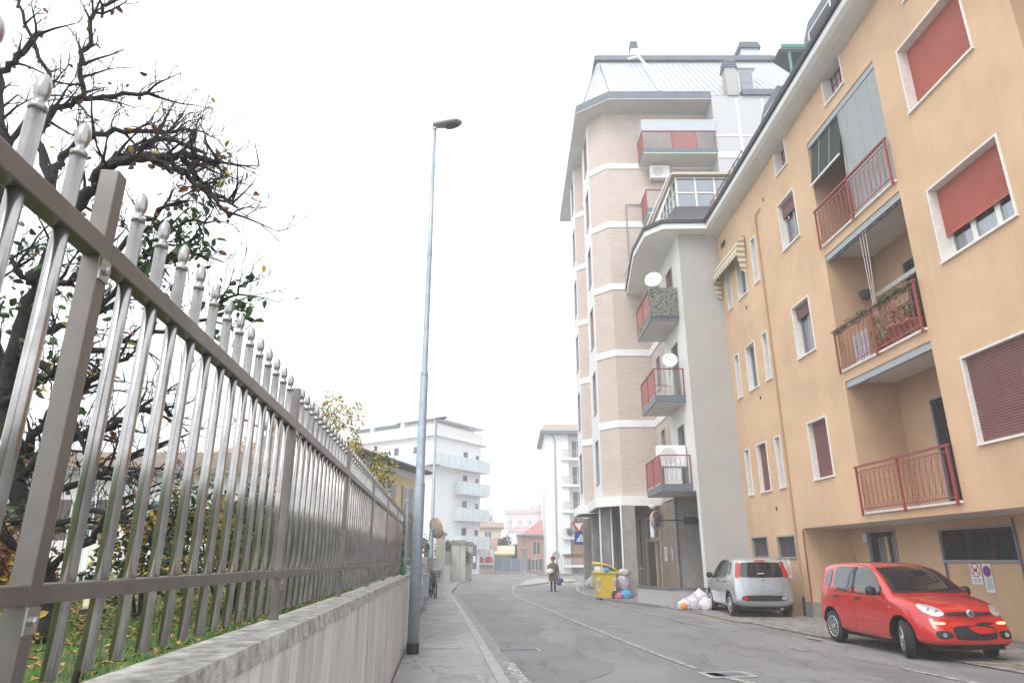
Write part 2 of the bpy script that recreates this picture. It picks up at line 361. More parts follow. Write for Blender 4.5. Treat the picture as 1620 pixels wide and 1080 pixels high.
def strip(b, pts, w0, w1, z0, z1):
    for (x0, y0), (x1, y1) in zip(pts, pts[1:]):
        b.prism([(x0 + w0, y0), (x0 + w1, y0), (x1 + w1, y1), (x1 + w0, y1)], z0, z1)
def fine(pts, k=8):
    o = []
    for (x0, y0), (x1, y1) in zip(pts, pts[1:]):
        for i in range(k): o.append((x0 + (x1 - x0) * i / k, y0 + (y1 - y0) * i / k))
    return o + [pts[-1]]
def smooth_pts(p, k=6):
    o = []
    for i in range(len(p) - 1):
        a, b_, c, d = p[max(i - 1, 0)], p[i], p[i + 1], p[min(i + 2, len(p) - 1)]
        for j in range(k):
            t = j / k
            o.append(tuple(.5 * (2 * b_[q] + (c[q] - a[q]) * t + (2 * a[q] - 5 * b_[q] + 4 * c[q] - d[q]) * t * t + (3 * b_[q] - a[q] - 3 * c[q] + d[q]) * t ** 3) for q in range(len(b_))))
    return o + [tuple(p[-1])]
PL['kerbm'] = mat('kerb_granite', (.33, .325, .315), .9, var=.22, scale=7, bump=.4, bscale=40, streak=.2)
b = MB()
ks = fine(pv, 7)
for i, ((x0, y0), (x1, y1)) in enumerate(zip(ks, ks[1:])):
    dz = .002 * (i % 3)
    b.prism([(x0 - .157, y0 + .008), (x0, y0 + .008), (x1, y1), (x1 - .157, y1)], -.01, .124 + dz)
tag(b.build('kerb', PL['kerbm']), kind='structure')
b = MB(); strip(b, ks, .003, .30, .001, .005); tag(b.build('gutter', mat('gutter_strip', (.215, .212, .205), .85, var=.25, scale=4)), kind='structure')
def marking(name, pts, w, m, z=.009, closed=False):
    b = MB()
    pts = [Vector((p[0], p[1], 0)) for p in pts]
    L_, R_ = [], []
    for i, p in enumerate(pts):
        d = (pts[min(i + 1, len(pts) - 1)] - pts[max(i - 1, 0)]).normalized(); n = Vector((-d.y, d.x, 0)) * w / 2
        L_.append(p + n); R_.append(p - n)
    vs = [(q.x, q.y, z) for q in L_ + R_]; n = len(pts)
    b.add(vs, [(i, i + n, i + n + 1, i + 1) for i in range(n - 1)]); return tag(b.build(name, m), kind='structure')
PL['oldasphalt'] = asphalt('old_dark_asphalt', (.175, .171, .17), .4, .4)
rq = random.Random(5); lft = [(-.05 + .36, 9.2), (-.11 + .33, 10.07), (-.98 + .33, 17.8), (-2.0 + .33, 26.2), (-2.97 + .35, 34.4)]; rgt = []
for k in range(60): y = 35.5 - k * .42; rgt.append((.1 + (35.5 - y) * .1 - 1.15 - .25 * math.sin(y * .9) + rq.uniform(-.16, .16), y + rq.uniform(-.1, .1)))
sheet('asphalt_patch', lft + rgt, .004, PL['oldasphalt'])
marking('edge_line_marking', [(.25 + .05, 9.3), (.10, 10.6), (.02, 11.3), (-.06, 12.0)], .17, PL['linew'])
marking('centre_line_marking', smooth_pts([(2.85, 11.3), (2.5, 13.6), (2.2, 16), (1.6, 20.6), (.94, 26.5), (.4, 31), (.1, 35.5), (.05, 41), (.35, 49.6), (1.2, 54)]), .13, PL['linef'])
marking('dash_marking', [(2.9, 11.0), (3.15, 10.3), (3.45, 9.6)], .16, PL['linew'])
marking('lane_dash_marking', [(6.05, 11.3), (6.35, 9.9)], .14, PL['linew'])
marking('lane_dash_marking', [(5.35, 14.0), (5.42, 13.4)], .13, PL['linef'])
marking('parking_edge_marking', [(4.95, 17.6), (4.35, 21.5), (3.95, 25), (3.7, 28)], .12, PL['linef'])
marking('bay_marking', [(4.95, 27.5), (5.6, 24.6), (6.0, 21.8), (6.18, 19.3), (7.2, 19.5), (8.5, 19.7)], .13, PL['liney'])
marking('bay_marking', [(6.4, 15.8), (6.45, 15.2)], .12, PL['liney'])
marking('bay_marking', [(7.6, 11.9), (8.6, 11.7), (9.3, 11.5)], .12, PL['liney'])
for i in range(5): marking('crosswalk_marking', [(2.3 + i * 1.0, 47.2 + i * .2), (3.0 + i * 1.0, 53.5 + i * .2)], .5, PL['linew'])
for i in range(4): marking('crosswalk_marking', [(-6 + i * .1, 62.5 + 1.4 * i), (1.2, 63 + 1.4 * i)], .55, PL['linew'])
# traffic island with yellow edging
b = MB(); isl = [(.35, 44.0), (.75, 44.0), (2.4, 49.5), (4.9, 53), (5.2, 60), (2.2, 60), (1.0, 54)]
b.prism(isl, -.005, .10); tag(b.build('traffic_island', PL['kerbm']), kind='structure')
b = MB(); b.prism([(1.7, 52.5), (4.4, 53.6), (4.7, 58.5), (2.4, 58.5)], .1, .105)
tag(b.build('island_paint', PL['liney']), kind='structure')
# right pavement by the bins, and setts in front of the buildings
rp = [(3.46, 33.2), (3.42, 36.5), (3.9, 42), (5.0, 47.5), (6.5, 50), (9, 50), (9, 24.6), (6.1, 24.6), (5.3, 25.0), (4.5, 27.6), (3.95, 29.8)]
b = MB(); b.prism(rp, -.01, .06); tag(b.build('pavement', PL['asphalt2']), kind='structure')
b = MB()
for (x0, y0), (x1, y1) in zip([(3.95, 29.8), (3.46, 33.2), (3.42, 36.5), (3.9, 42), (5.0, 47.5)], [(3.46, 33.2), (3.42, 36.5), (3.9, 42), (5.0, 47.5), (6.5, 50)]):
    b.prism([(x0 - .1, y0), (x0 + .08, y0), (x1 + .08, y1), (x1 - .1, y1)], -.01, .085)
tag(b.build('kerb', PL['kerbm']), kind='structure')
sheet('sett_paving', [(6.25, 27), (5.9, 24.5), (6.1, 21.8), (6.3, 19.4), (6.75, 15.8), (7.4, 12), (8.4, 6), (9.6, -4), (14, -4), (14, 27)], .005, PL['setts'])
b = MB(); b.prism([(5.0, 29.6), (4.75, 31.2), (4.85, 31.9), (9, 31.9), (9, 27.0), (5.2, 27.2)], .055, .085)
tag(b.build('terracotta_paving', mat('terracotta_tiles', (.36, .22, .19), .8, var=.15, scale=6)), kind='structure')
def cover(name, label, x, y, w, l, rz, z, m=None, fr=.05):
    t = thing(name, label, 'cover', (x, y, z), rz, local=True)
    b = MB(); b.box(-w / 2, w / 2, -l / 2, l / 2, 0, .004); b.build('plate', m or PL['dconcrete'], t, keep=2)
    b = MB()
    for a in ((-w / 2 - fr, w / 2 + fr, -l / 2 - fr, -l / 2), (-w / 2 - fr, w / 2 + fr, l / 2, l / 2 + fr), (-w / 2 - fr, -w / 2, -l / 2, l / 2), (w / 2, w / 2 + fr, -l / 2, l / 2)):
        b.box(*a, 0, .006)
    b.build('frame', PL['kerbm'], t, keep=2); return t
cover('pavement_cover', 'concrete utility cover in the pavement nearest the camera', -.72, 9.72, .52, .42, .1, .121)
cover('pavement_cover', 'cracked utility cover in the pavement beside the lamp post foot', -1.28, 13.15, .62, .7, .1, .121, PL['kerbm'])
t = cover('road_cover', 'rectangular iron road cover in its pale concrete frame in mid carriageway', 3.15, 10.75, .55, .34, .12, .005, PL['bluegrey'], .09)
t = cover('drain_grate', 'dark iron drain grate sunk beside the kerb', .12, 13.55, .72, .42, .08, .005, PL['darkmetal'], .035)
b = MB()
for i in range(9): b.box(-.34, .34, -.19 + i * .043, -.19 + i * .043 + .02, .004, .010)
b.build('slats', PL['bluegrey'], t, keep=2)
# ================================================================== retaining wall and steel fence
WI = lambda d: WL(d) - .20
wall = thing('retaining_wall', 'low board-marked concrete wall carrying the steel fence, rough stained coping', 'wall', (WL(5), 5, .1))
b = MB(); b.prism([(WL(-4), -4), (WL(13.85), 13.85), (WI(13.85), 13.85), (WI(-4), -4)], .05, 1.265); b.build('wall_face', PL['boards'], wall)
b = MB()
n = 90
for i in range(n):
    a, c = -4 + i * 17.85 / n, -4 + (i + 1) * 17.85 / n
    j = lambda q: .006 * math.sin(q * 9.1) + .004 * math.sin(q * 23)
    b.add([(WL(a) + .006 + j(a), a, 1.265), (WL(a) - .004 + j(a), a, 1.33), (WI(a) - .01, a, 1.33), (WI(a) - .01, a, 1.265),
           (WL(c) + .006 + j(c), c, 1.265), (WL(c) - .004 + j(c), c, 1.33), (WI(c) - .01, c, 1.33), (WI(c) - .01, c, 1.265)],
          [(0, 1, 5, 4), (1, 2, 6, 5), (2, 3, 7, 6), (3, 0, 4, 7)])
b.build('coping', PL['coping'], wall)
FX = lambda d: -.80 - .0995 * d
dirv = Vector((-.0995, 1, 0)).normalized(); nrm = Vector((dirv.y, -dirv.x, 0))
def FT(u, w, z): return (FX(u) + nrm.x * w, u + nrm.y * w, z)      # fence frame
fence = thing('steel_fence', 'brushed steel picket fence with bud finials on the concrete wall', 'fence', (FX(1.36), 1.36, 1.33))
posts = [1.36 + 2.06 * j for j in range(0, 7)]
# first post and picket, copied along
b = MB(FT); h = .021
b.box(1.36 - h, 1.36 + h, -h, h, 1.33, 2.46); p0 = b.build('post', PL['steelrail'], fence, bevel=.003)
brk = []
for z0, dn in ((1.485, 0), (2.208, 0)):
    b = MB(FT); b.box(1.36 - .021, 1.36 + .021, h, h + .004, z0 - .02, z0 + .03)
    b.lathe([(.010, 0), (.010, .006), (.006, .009)], (1.36, h + .004, z0 + .004), 8, 'y'); b.build('bracket', PL['steel'], p0)
for d in posts[1:]:
    q = dup(p0, fence); q.location = Vector((FX(d), d, 1.33)) - FR[fence] + (FR[p0] - Vector((FX(1.36), 1.36, 1.33)))
b = MB(FT); b.smooth = True
b.tube([(1.217, 0, 1.365), (1.217, 0, 2.415)], .0156, 14, True)
k0 = b.build('picket', PL['steel'], fence)
b = MB(FT); b.smooth = True
b.lathe([(.0166, 2.412), (.0166, 2.424), (.010, 2.429), (.0095, 2.437), (.0120, 2.442), (.0148, 2.451), (.0154, 2.462), (.0142, 2.475), (.0105, 2.487), (.005, 2.495), (.0004, 2.498)], (1.217, 0, 0), 14)
b.build('finial', PL['finial'], k0)
sp = 2.06 / 14; ds = []
for j, p in enumerate([-.7] + posts[:-1]):
    for i in range(1, 14):
        d = p + i * sp
        if d > .42 and abs(d - 1.217) > .03: ds.append(d)
for d in ds:
    q = dup(k0, fence); q.location = Vector((FX(d), d, 1.365)) - FR[fence] + (FR[k0] - Vector((FX(1.217), 1.217, 1.365))); q.rotation_euler.z = random.uniform(0, 6)
for za, zb in ((1.518, 1.555), (2.242, 2.290)):
    b = MB(FT); pp = [-.7] + posts
    for a, c in zip(pp, pp[1:]): b.box(a + (h if a > 0 else 0), c - h, -.021, .021, za, zb)
    b.build('rail', PL['steelrail'], fence, bevel=.003)
# thin end pole, gap pillar and second (brown) fence on its wall
b = MB(); b.tube([(FX(13.75) + .06, 13.76, .12), (FX(13.75) + .06, 13.76, 2.72)], .03, 10); b.lathe([(.055, 2.72), (.05, 2.75)], (FX(13.75) + .06, 13.76, 0), 10)
tag(b.build('pole', PL['galv']), 'thin pale pole at the far end of the steel fence', 'pole')
wall2 = thing('garden_wall', 'second concrete wall further along, carrying the brown fence', 'wall', (WL(18), 18, .1))
b = MB(); b.prism([(WL(14.05), 14.05), (WL(24.9), 24.9), (WI(24.9), 24.9), (WI(14.05), 14.05)], .05, 1.40); b.build('wall_face', PL['boards'], wall2)
b = MB(); b.prism([(WL(14.05) + .02, 14.03), (WL(24.9) + .02, 24.92), (WI(24.9) - .02, 24.92), (WI(14.05) - .02, 14.03)], 1.40, 1.47); b.build('coping', PL['coping'], wall2)
f2 = thing('brown_fence', 'dark brown slatted metal fence on the second concrete wall', 'fence', (FX(18), 18, 1.47))
for d in (14.3, 16.9, 19.5, 22.1, 24.7):
    b = MB(FT); b.box(d - .03, d + .03, -.03, .03, 1.47, 2.70); b.build('post', PL['brownfence'], f2)
b = MB(FT)
for i in range(118):
    d = 14.36 + i * .088
    if min(abs(d - q) for q in (14.3, 16.9, 19.5, 22.1, 24.7)) > .06: b.box(d - .030, d + .030, -.009, .009, 1.49, 2.64)
tag(b.build('slat', PL['brownfence'], f2), kind='stuff')
for za in (1.60, 2.42):
    b = MB(FT); b.box(14.3, 24.7, -.018, .018, za, za + .04); b.build('rail', PL['galv'], f2)
# far garden wall that swings with the bend: pillars with caps and infill walls
gw = [(-3.06, 25.2), (-3.6, 30), (-4.3, 38), (-5.0, 47.4)]
w3 = thing('garden_wall', 'pale garden wall running on to the far bend behind the bicycle', 'wall', (-3.6, 30, .1))
b = MB()
for (x0, y0), (x1, y1) in zip(gw, gw[1:]): b.prism([(x0, y0), (x1, y1), (x1 - .22, y1), (x0 - .22, y0)], .05, 1.7)
b.build('wall_face', PL['concrete'], w3)
b = MB()
for (x0, y0), (x1, y1) in zip(gw, gw[1:]):
    n = 16
    for i in range(n):
        x, y = x0 + (x1 - x0) * i / n, y0 + (y1 - y0) * i / n
        b.box(x - .13, x - .10, y, y + .22, 1.7, 2.3) if y < 36 else None
b.build('slat_panel', PL['brownfence'], w3)
pil = [(-4.95, 48.2, 3.45, 'leftmost and tallest'), (-4.2, 52.0, 3.0, 'middle'), (-3.5, 56.2, 3.0, 'rightmost')]
for i, (x, y, hh, wd) in enumerate(pil):
    t = thing('gate_pillar', '%s of the three capped concrete pillars at the bend' % wd, 'pillar', (x, y, .1), group='capped concrete pillars at the bend')
    b = MB(); b.box(x - .3, x + .3, y - .25, y + .25, .1, hh - .22); b.build('shaft', PL['paleconc'], t)
    if i == 1:
        b = MB(); b.box(x + .32, x + .72, y - .2, y + .2, .1, hh - .28); b.build('shaft', PL['paleconc'], t)
    x1 = x + (.72 if i == 1 else .3)
    b = MB(); b.box(x - .42, x1 + .12, y - .37, y + .37, hh - .22, hh - .10); b.box(x - .3, x1, y - .25, y + .25, hh - .10, hh); b.build('cap', PL['dconcrete'], t)
for i, ((x0, y0, _, _), (x1, y1, _, _)) in enumerate(zip(pil, pil[1:])):
    a = (x0 + (.72 if i == 1 else .3), y0 + .2); c = (x1 - .3, y1)
    t = thing('infill_wall', ['concrete infill wall between the tall left pillar and the middle pillar', 'concrete infill wall between the middle pillar and the right pillar'][i], 'wall', (a[0], a[1], .1))
    b = MB(); b.prism([a, c, (c[0], c[1] + .2), (a[0], a[1] + .2)], .1, 1.25); b.build('wall_face', PL['paleconc'], t)
    b = MB(); b.prism([(a[0], a[1] - .05), (c[0], c[1] - .05), (c[0], c[1] + .25), (a[0], a[1] + .25)], 1.25, 1.5); b.build('coping', PL['dconcrete'], t)
    b = MB(); b.prism([(a[0], a[1] + .06), (c[0], c[1] + .06), (c[0], c[1] + .14), (a[0], a[1] + .14)], 1.5, 2.2); b.build('screen', PL['dconcrete'], t)
# ================================================================== garden behind the fence
b = MB(); b.prism([(WI(-4) - .02, -4), (WI(24.9) - .02, 24.9), (-5.3, 47), (-60, 60), (-60, -4)], -.01, 1.10); tag(b.build('garden_lawn', PL['lawn']), kind='structure')
rg = random.Random(3)
def foliage(name, m, centres, n, size, parent=None, flat=.7, droop=0., curl=.25, **kw):
    b = MB(); V = []; F = []
    for i in range(n):
        cx, cy, cz, rx, ry, rz = rg.choice(centres)
        while True:
            x, y, z = rg.uniform(-1, 1), rg.uniform(-1, 1), rg.uniform(-1, 1)
            if x * x + y * y + z * z < 1: break
        k = 1 if rg.random() < .35 else (x * x + y * y + z * z + .01) ** -.2
        p = Vector((cx + x * k * rx, cy + y * k * ry, cz + z * k * rz))
        a = Vector((rg.gauss(0, 1), rg.gauss(0, 1), rg.gauss(0, flat) - droop)).normalized(); q = a.cross(Vector((rg.gauss(0, 1), rg.gauss(0, 1), rg.gauss(0, 1)))).normalized()
        s_ = size * rg.uniform(.6, 1.35); nn = a.cross(q) * s_ * curl
        i0 = len(V)
        V += [p, p + a * s_ * .5 + q * s_ * .3 + nn, p + a * s_ * 1.1, p + a * s_ * .5 - q * s_ * .3 + nn]
        F += [(i0, i0 + 1, i0 + 2), (i0, i0 + 2, i0 + 3)]
    b.add(V, F); return b.build(name, m, parent)
# grass and fallen leaves
b = MB(); V = []; F = []
for i in range(15000):
    y = rg.uniform(1.2, 12); x = WI(y) - .02 - rg.random() ** 1.5 * 6
    hgt = rg.uniform(.03, .085); a = rg.uniform(0, 6.28); w = .006
    i0 = len(V); V += [(x - w * math.cos(a), y - w * math.sin(a), 1.095), (x + w * math.cos(a), y + w * math.sin(a), 1.095), (x + rg.gauss(0, .02), y + rg.gauss(0, .02), 1.1 + hgt)]; F.append((i0, i0 + 1, i0 + 2))
b.add(V, F); tag(b.build('grass', PL['grass']), 'short green grass of the garden lawn behind the fence', 'grass', kind='stuff')
b = MB(); V = []; F = []
for i in range(5200):
    y = rg.uniform(1.2, 11); x = WI(y) - .05 - rg.random() ** .8 * 5; s_ = rg.uniform(.025, .05); a = rg.uniform(0, 6.28); z = 1.12 + rg.random() * .05
    i0 = len(V); V += [(x, y, z), (x + s_ * math.cos(a), y + s_ * math.sin(a), z + .012), (x + s_ * math.cos(a + .7) * 1.5, y + s_ * math.sin(a + .7) * 1.5, z), (x + s_ * math.cos(a + 1.4), y + s_ * math.sin(a + 1.4), z + .015)]; F.append((i0, i0 + 1, i0 + 2, i0 + 3))
    b.m
b.add(V, F); tag(b.build('fallen_leaves', mat('fallen_leaves', (.13, .055, .02), .8, var=.4, scale=14, tint=(.46, .30, .07))), 'yellow and brown fallen leaves scattered on the lawn', 'leaves', kind='stuff')
# garden lamp
p = at(118, 1075, 2.75); gx, gy = p.x, 2.75
t = thing('garden_lamp', 'small black garden lamp with square cream head behind the fence', 'lamp', (gx, gy, 1.1))
b = MB(); b.box(gx - .04, gx + .10, gy - .04, gy + .06, 1.1, 1.15); b.build('base', PL['black'], t, bevel=.008)
b = MB(); b.tube([(gx, gy, 1.15), (gx + .02, gy, 1.41)], .013, 10); b.build('post', PL['black'], t)
b = MB(); b.prism([(gx - .01, gy - .03), (gx + .05, gy - .03), (gx + .05, gy + .03), (gx - .01, gy + .03)], 1.42, 1.49); b.build('lamp_head', PL['creamwall'], t, bevel=.012)
b = MB(); b.box(gx - .015, gx + .055, gy - .03, gy + .03, 1.405, 1.42); b.build('collar', PL['black'], t)
# crab-apple tree
def branch_tree(root, limbs, seed, leafspec, twig_r=.0035, bias=(.22, 0, .3), density=1.0, fruit=0):
    rr = random.Random(seed); tr = MB(); tw = MB(); tips = []; ftips = []; tr.smooth = True
    def grow(p, d, ln, r, lvl):
        pts = [p.copy()]; q = p.copy(); n = max(3, int(ln / .09))
        for i in range(n):
            d = (d + Vector((rr.gauss(0, .16), rr.gauss(0, .16), rr.gauss(0, .16) + (.05 if lvl > 1 else -.012)))).normalized()
            q = q + d * ln / n; pts.append(q.copy())
        (tw if r < .008 else tr).tube(pts, [max(.0026, r * (1 - .75 * i / n)) for i in range(n + 1)], 5 if r > .008 else 3, False)
        for k, pp in enumerate(pts[1:]):
            if rr.random() < .5: tips.append(pp)
            if lvl < 3 and rr.random() < (.62 if lvl == 0 else .42) * density:
                dd = (d + Vector((rr.gauss(bias[0] * .3, .75), rr.gauss(0, .75), rr.gauss(.2, .7)))).normalized()
                grow(pp, dd, ln * rr.uniform(.3, .62), r * .5, lvl + 1)
    for r0, r1, pts in limbs:
        P_ = smooth_pts([tuple(at(*q)) for q in pts], 5); n = len(P_)
        P_ = [Vector(q) + Vector((rr.gauss(0, .012), rr.gauss(0, .02), rr.gauss(0, .012))) for q in P_]
        tr.tube(P_, [1.02 * (r0 + (r1 - r0) * i / (n - 1)) + .003 for i in range(n)], 9)
        for i in range(2, n):
            r = r0 + (r1 - r0) * i / (n - 1); ftips.append(P_[i] - Vector((0, 0, r)))
            if rr.random() < .60 * density:
                d = (P_[i] - P_[i - 1]).normalized()
                d = (d * .6 + Vector((rr.gauss(bias[0], .45), rr.gauss(bias[1], .5), rr.gauss(bias[2], .5)))).normalized()
                grow(P_[i], d, rr.uniform(.14, .40), min(.014, r * .5 + .005), 0)
            if rr.random() < .5 * density:      # upright water shoots
                grow(P_[i], Vector((rr.gauss(.1, .12), rr.gauss(0, .12), 1)), rr.uniform(.15, .42), .004, 2)
    tr.build('trunk', PL['bark'], root); tw.build('twigs', PL['twig'], root)
    for nm, m, n, s_, fn in leafspec:
        cand = [q for q in tips if fn(q)]
        if not cand: continue
        b = MB(); V = []; F = []
        for i in range(n):
            p = rr.choice(cand) + Vector((rr.gauss(0, .04), rr.gauss(0, .04), rr.gauss(0, .04)))
            a = Vector((rr.gauss(0, .8), rr.gauss(0, .8), rr.gauss(-.5, .5))).normalized(); q = a.cross(Vector((rr.gauss(0, 1), rr.gauss(0, 1), rr.gauss(0, 1)))).normalized()
            z = s_ * rr.uniform(.6, 1.3); nn = a.cross(q) * z * .15
            i0 = len(V); V += [p, p + a * z * .3 + q * z * .28 + nn, p + a * z * .75 + q * z * .22 + nn, p + a * z * 1.1, p + a * z * .75 - q * z * .22 + nn, p + a * z * .3 - q * z * .28 + nn]
            F += [(i0, i0 + 1, i0 + 2, i0 + 3), (i0, i0 + 3, i0 + 4, i0 + 5)]
        b.add(V, F); b.build(nm, m, root)
    if fruit:
        b = MB(); b.smooth = True
        for i in range(fruit):
            p = rr.choice([q for q in ftips]); r = rr.uniform(.012, .018)
            b.lathe([(.001, -r), (r * .7, -r * .7), (r, 0), (r * .7, r * .7), (.001, r)], p - Vector((0, 0, .02)), 7)
        tag(b.build('fruit', PL['fruit'], root), kind='stuff')
o = at(70, 1020, 4.6)
tree = thing('crab_apple_tree', 'bare dark crab-apple tree with few yellowing leaves leaning over the steel fence', 'tree', (o.x, 4.6, 1.1))
limbs = [
 (.062, .045, [(78, 1020, 4.6), (60, 900, 4.6), (30, 760, 4.6), (8, 640, 4.55), (25, 540, 4.5), (60, 450, 4.5)]),
 (.055, .016, [(60, 450, 4.5), (95, 370, 4.45), (135, 312, 4.4), (165, 268, 4.3), (225, 250, 4.25), (290, 246, 4.2), (346, 261, 4.2)]),
 (.028, .010, [(165, 268, 4.3), (210, 238, 4.4), (262, 220, 4.4), (322, 236, 4.4)]),
 (.032, .010, [(95, 370, 4.45), (82, 290, 4.6), (110, 240, 4.7), (180, 205, 4.7), (250, 207, 4.8), (311, 205, 4.8)]),
 (.030, .012, [(82, 290, 4.6), (60, 210, 4.7), (100, 165, 4.8), (160, 150, 4.8), (250, 149, 4.8)]),
 (.020, .010, [(128, 158, 4.8), (132, 110, 4.8), (144, 60, 4.8), (150, 25, 4.8), (175, 0, 4.8), (200, -40, 4.8)]),
 (.024, .008, [(225, 250, 4.25), (262, 262, 4.1), (300, 280, 4.1), (345, 318, 4.0), (362, 345, 4.0)]),
 (.022, .008, [(290, 246, 4.2), (310, 280, 4.3), (335, 305, 4.3), (372, 322, 4.3)]),
 (.05, .02, [(30, 760, 4.6), (-10, 560, 4.7), (-5, 380, 4.8), (5, 250, 4.9), (-5, 130, 5), (20, 95, 5), (66, 52, 5)]),
 (.022, .008, [(5, 250, 4.9), (50, 180, 4.9), (80, 130, 5), (40, 40, 5), (30, -30, 5)]),
 (.030, .008, [(8, 640, 4.55), (60, 600, 4.4), (130, 560, 4.2), (210, 540, 4.1), (280, 520, 4.0)]),
 (.036, .010, [(30, 760, 4.6), (90, 700, 4.4), (160, 680, 4.3), (230, 650, 4.2), (268, 652, 4.1)]),
 (.026, .008, [(30, 790, 4.6), (110, 770, 4.5), (180, 740, 4.4), (250, 700, 4.4)]),
 (.030, .008, [(25, 540, 4.5), (80, 520, 4.9), (150, 500, 5.0), (230, 430, 5.1), (300, 400, 5.1)]),
 (.024, .008, [(60, 450, 4.5), (120, 440, 4.3), (180, 400, 4.2), (240, 340, 4.2), (300, 320, 4.2)]),
 (.03, .01, [(60, 900, 4.6), (20, 860, 4.4), (-40, 780, 4.3)]),
 (.02, .006, [(70, 900, 4.6), (140, 850, 4.5), (180, 800, 4.5), (220, 780, 4.4)]),
]
LC1 = at(268, 372, 4.6); LC2 = at(366, 480, 4.7)
limbs += [(.03, .010, [(40, 720, 4.6), (90, 640, 4.5), (150, 600, 4.4), (205, 560, 4.3)]), (.026, .008, [(30, 820, 4.6), (90, 830, 4.4), (150, 810, 4.3), (205, 830, 4.2)]), (.022, .008, [(30, 560, 4.5), (70, 580, 4.4), (110, 640, 4.3), (140, 720, 4.2), (190, 750, 4.2)]), (.02, .008, [(60, 450, 4.5), (20, 420, 4.4), (-20, 380, 4.3)])]
limbs += [(.018, .006, [(150, 500, 5.0), (190, 440, 4.8), (235, 395, 4.6), (290, 350, 4.6), (325, 352, 4.6)]), (.016, .006, [(235, 480, 5.0), (290, 520, 4.8), (340, 490, 4.7), (385, 450, 4.7)]), (.014, .006, [(225, 430, 4.7), (270, 400, 4.6), (310, 385, 4.6)])]
branch_tree(tree, limbs, 11, [
 ('leaves', PL['leafg'], 330, .065, lambda q: q.z > 1.6 and q.x < -2.9 and q.z < 4.0),
 ('leaves', PL['leafg'], 230, .075, lambda q: (q - LC1).length < .38 or (q - LC2).length < .26),
 ('leaves', PL['leafy'], 95, .06, lambda q: True),
 ('leaves', PL['leafb'], 150, .06, lambda q: True)], density=1.25, fruit=170)
for px, py, d in ((8, 470, 4.4), (20, 860, 4.0), (10, 880, 4.0)):
    pass
# shrubs: each its own plant
def shrub(label, x, y, r, h, m, n, size, stems=6, cat='shrub', name='shrub', group=None, z0=1.1):
    t = thing(name, label, cat, (x, y, z0), group=group)
    b = MB()
    for i in range(stems):
        a = rg.uniform(0, 6.28); e = Vector((x + r * .7 * math.cos(a), y + r * .7 * math.sin(a), z0 + h * rg.uniform(.6, .95)))
        b.tube([(x + .05 * math.cos(a), y + .05 * math.sin(a), z0), ((x + e.x) / 2 + rg.gauss(0, .08), (y + e.y) / 2, z0 + h * .4), e], [.02, .013, .005], 5)
    b.build('stems', PL['bark'], t)
    cs = [(x + rg.gauss(0, r * .35), y + rg.gauss(0, r * .35), z0 + h * rg.uniform(.3, .82), r * rg.uniform(.35, .6), r * rg.uniform(.35, .6), h * rg.uniform(.14, .26)) for i in range(12)]
    mm = m if isinstance(m, list) else [(m, 1)]
    for q, fr in mm: foliage('foliage', q, cs, int(n * fr), size, t)
    return t
shrub('round shrub of dark green leaves behind the fence, left of the hedge', -3.35, 6.4, .62, 1.25, [(PL['leafd'], .7), (PL['leafy'], .3)], 2600, .06)
shrub('yellow and green leaved shrub close behind the fence', -2.75, 6.9, .5, 1.0, [(PL['leafy'], .5), (PL['leafg'], .5)], 2000, .05)
shrub('broad dark laurel bush in mid garden', -3.2, 8.6, .8, 1.55, [(PL['leafd'], .8), (PL['leafg'], .2)], 4200, .06)
shrub('tall dark laurel standing behind the broad one', -2.95, 10.6, .75, 1.95, [(PL['leafd'], .6), (PL['leafg'], .4)], 4200, .06)
shrub('tall yellowing shrub near the far end of the fence', -2.9, 12.6, .6, 2.5, [(PL['leafy'], .55), (PL['leafg'], .45)], 4000, .06)
shrub('dull green bush at the left edge of the garden', -5.6, 7.2, .8, 1.1, [(PL['leafg'], .6), (PL['leafb'], .4)], 2400, .06)
shrub('low dry brown shrub under the crab-apple tree', -4.0, 5.4, .45, .75, [(PL['leafb'], .7), (PL['leafy'], .3)], 900, .06)
shrub('dark green creeper climbing the far end of the fence', FX(13.3) - .05, 13.35, .13, 1.55, PL['leafd'], 420, .05, 3, 'creeper', 'creeper')
shrub('dense dark evergreen hedge beyond the tall pillar', -5.0, 56.0, 1.7, 2.6, [(PL['leafd'], 1)], 3000, .16, z0=.6)
shrub('dark green shrub over the wall beside the second lamp post', -3.9, 27.5, .55, 2.0, [(PL['leafd'], .8), (PL['leafy'], .2)], 1500, .09, z0=1.1)
# yellow tree
t = thing('yellow_tree', 'small weeping tree with thin yellow autumn leaves behind the fence', 'tree', (-5.4, 18, 1.1))
b = MB(); b.smooth = True
b.tube([(-5.4, 18, 1.1), (-5.35, 18, 2.8), (-5.2, 18, 4.2), (-5.1, 18, 5.4)], [.1, .08, .05, .02], 8)
for i in range(26):
    a = rg.uniform(0, 6.28); z = rg.uniform(3.2, 5.6); r = rg.uniform(.6, 1.25)
    b.tube([(-5.25, 18, z - .5), (-5.25 + r * .6 * math.cos(a), 18 + r * .6 * math.sin(a), z + .25), (-5.25 + r * math.cos(a), 18 + r * math.sin(a), z - .1), (-5.25 + r * 1.15 * math.cos(a), 18 + r * 1.15 * math.sin(a), z - .8)], [.025, .015, .008, .003], 4)
b.build('trunk', PL['bark'], t)
cs = [(-5.15 + rg.gauss(0, .55), 18 + rg.gauss(0, .5), rg.uniform(3.3, 5.7), .30, .30, .42) for i in range(26)]
cs += [(-4.35 + rg.uniform(-.2, .2), 18 + rg.gauss(0, .3), rg.uniform(3.4, 4.8), .16, .2, .5) for i in range(8)]
foliage('crown', mat('crown_yellow', (.40, .33, .07), .7, var=.4, scale=3), cs, 5200, .075, t, droop=.7)
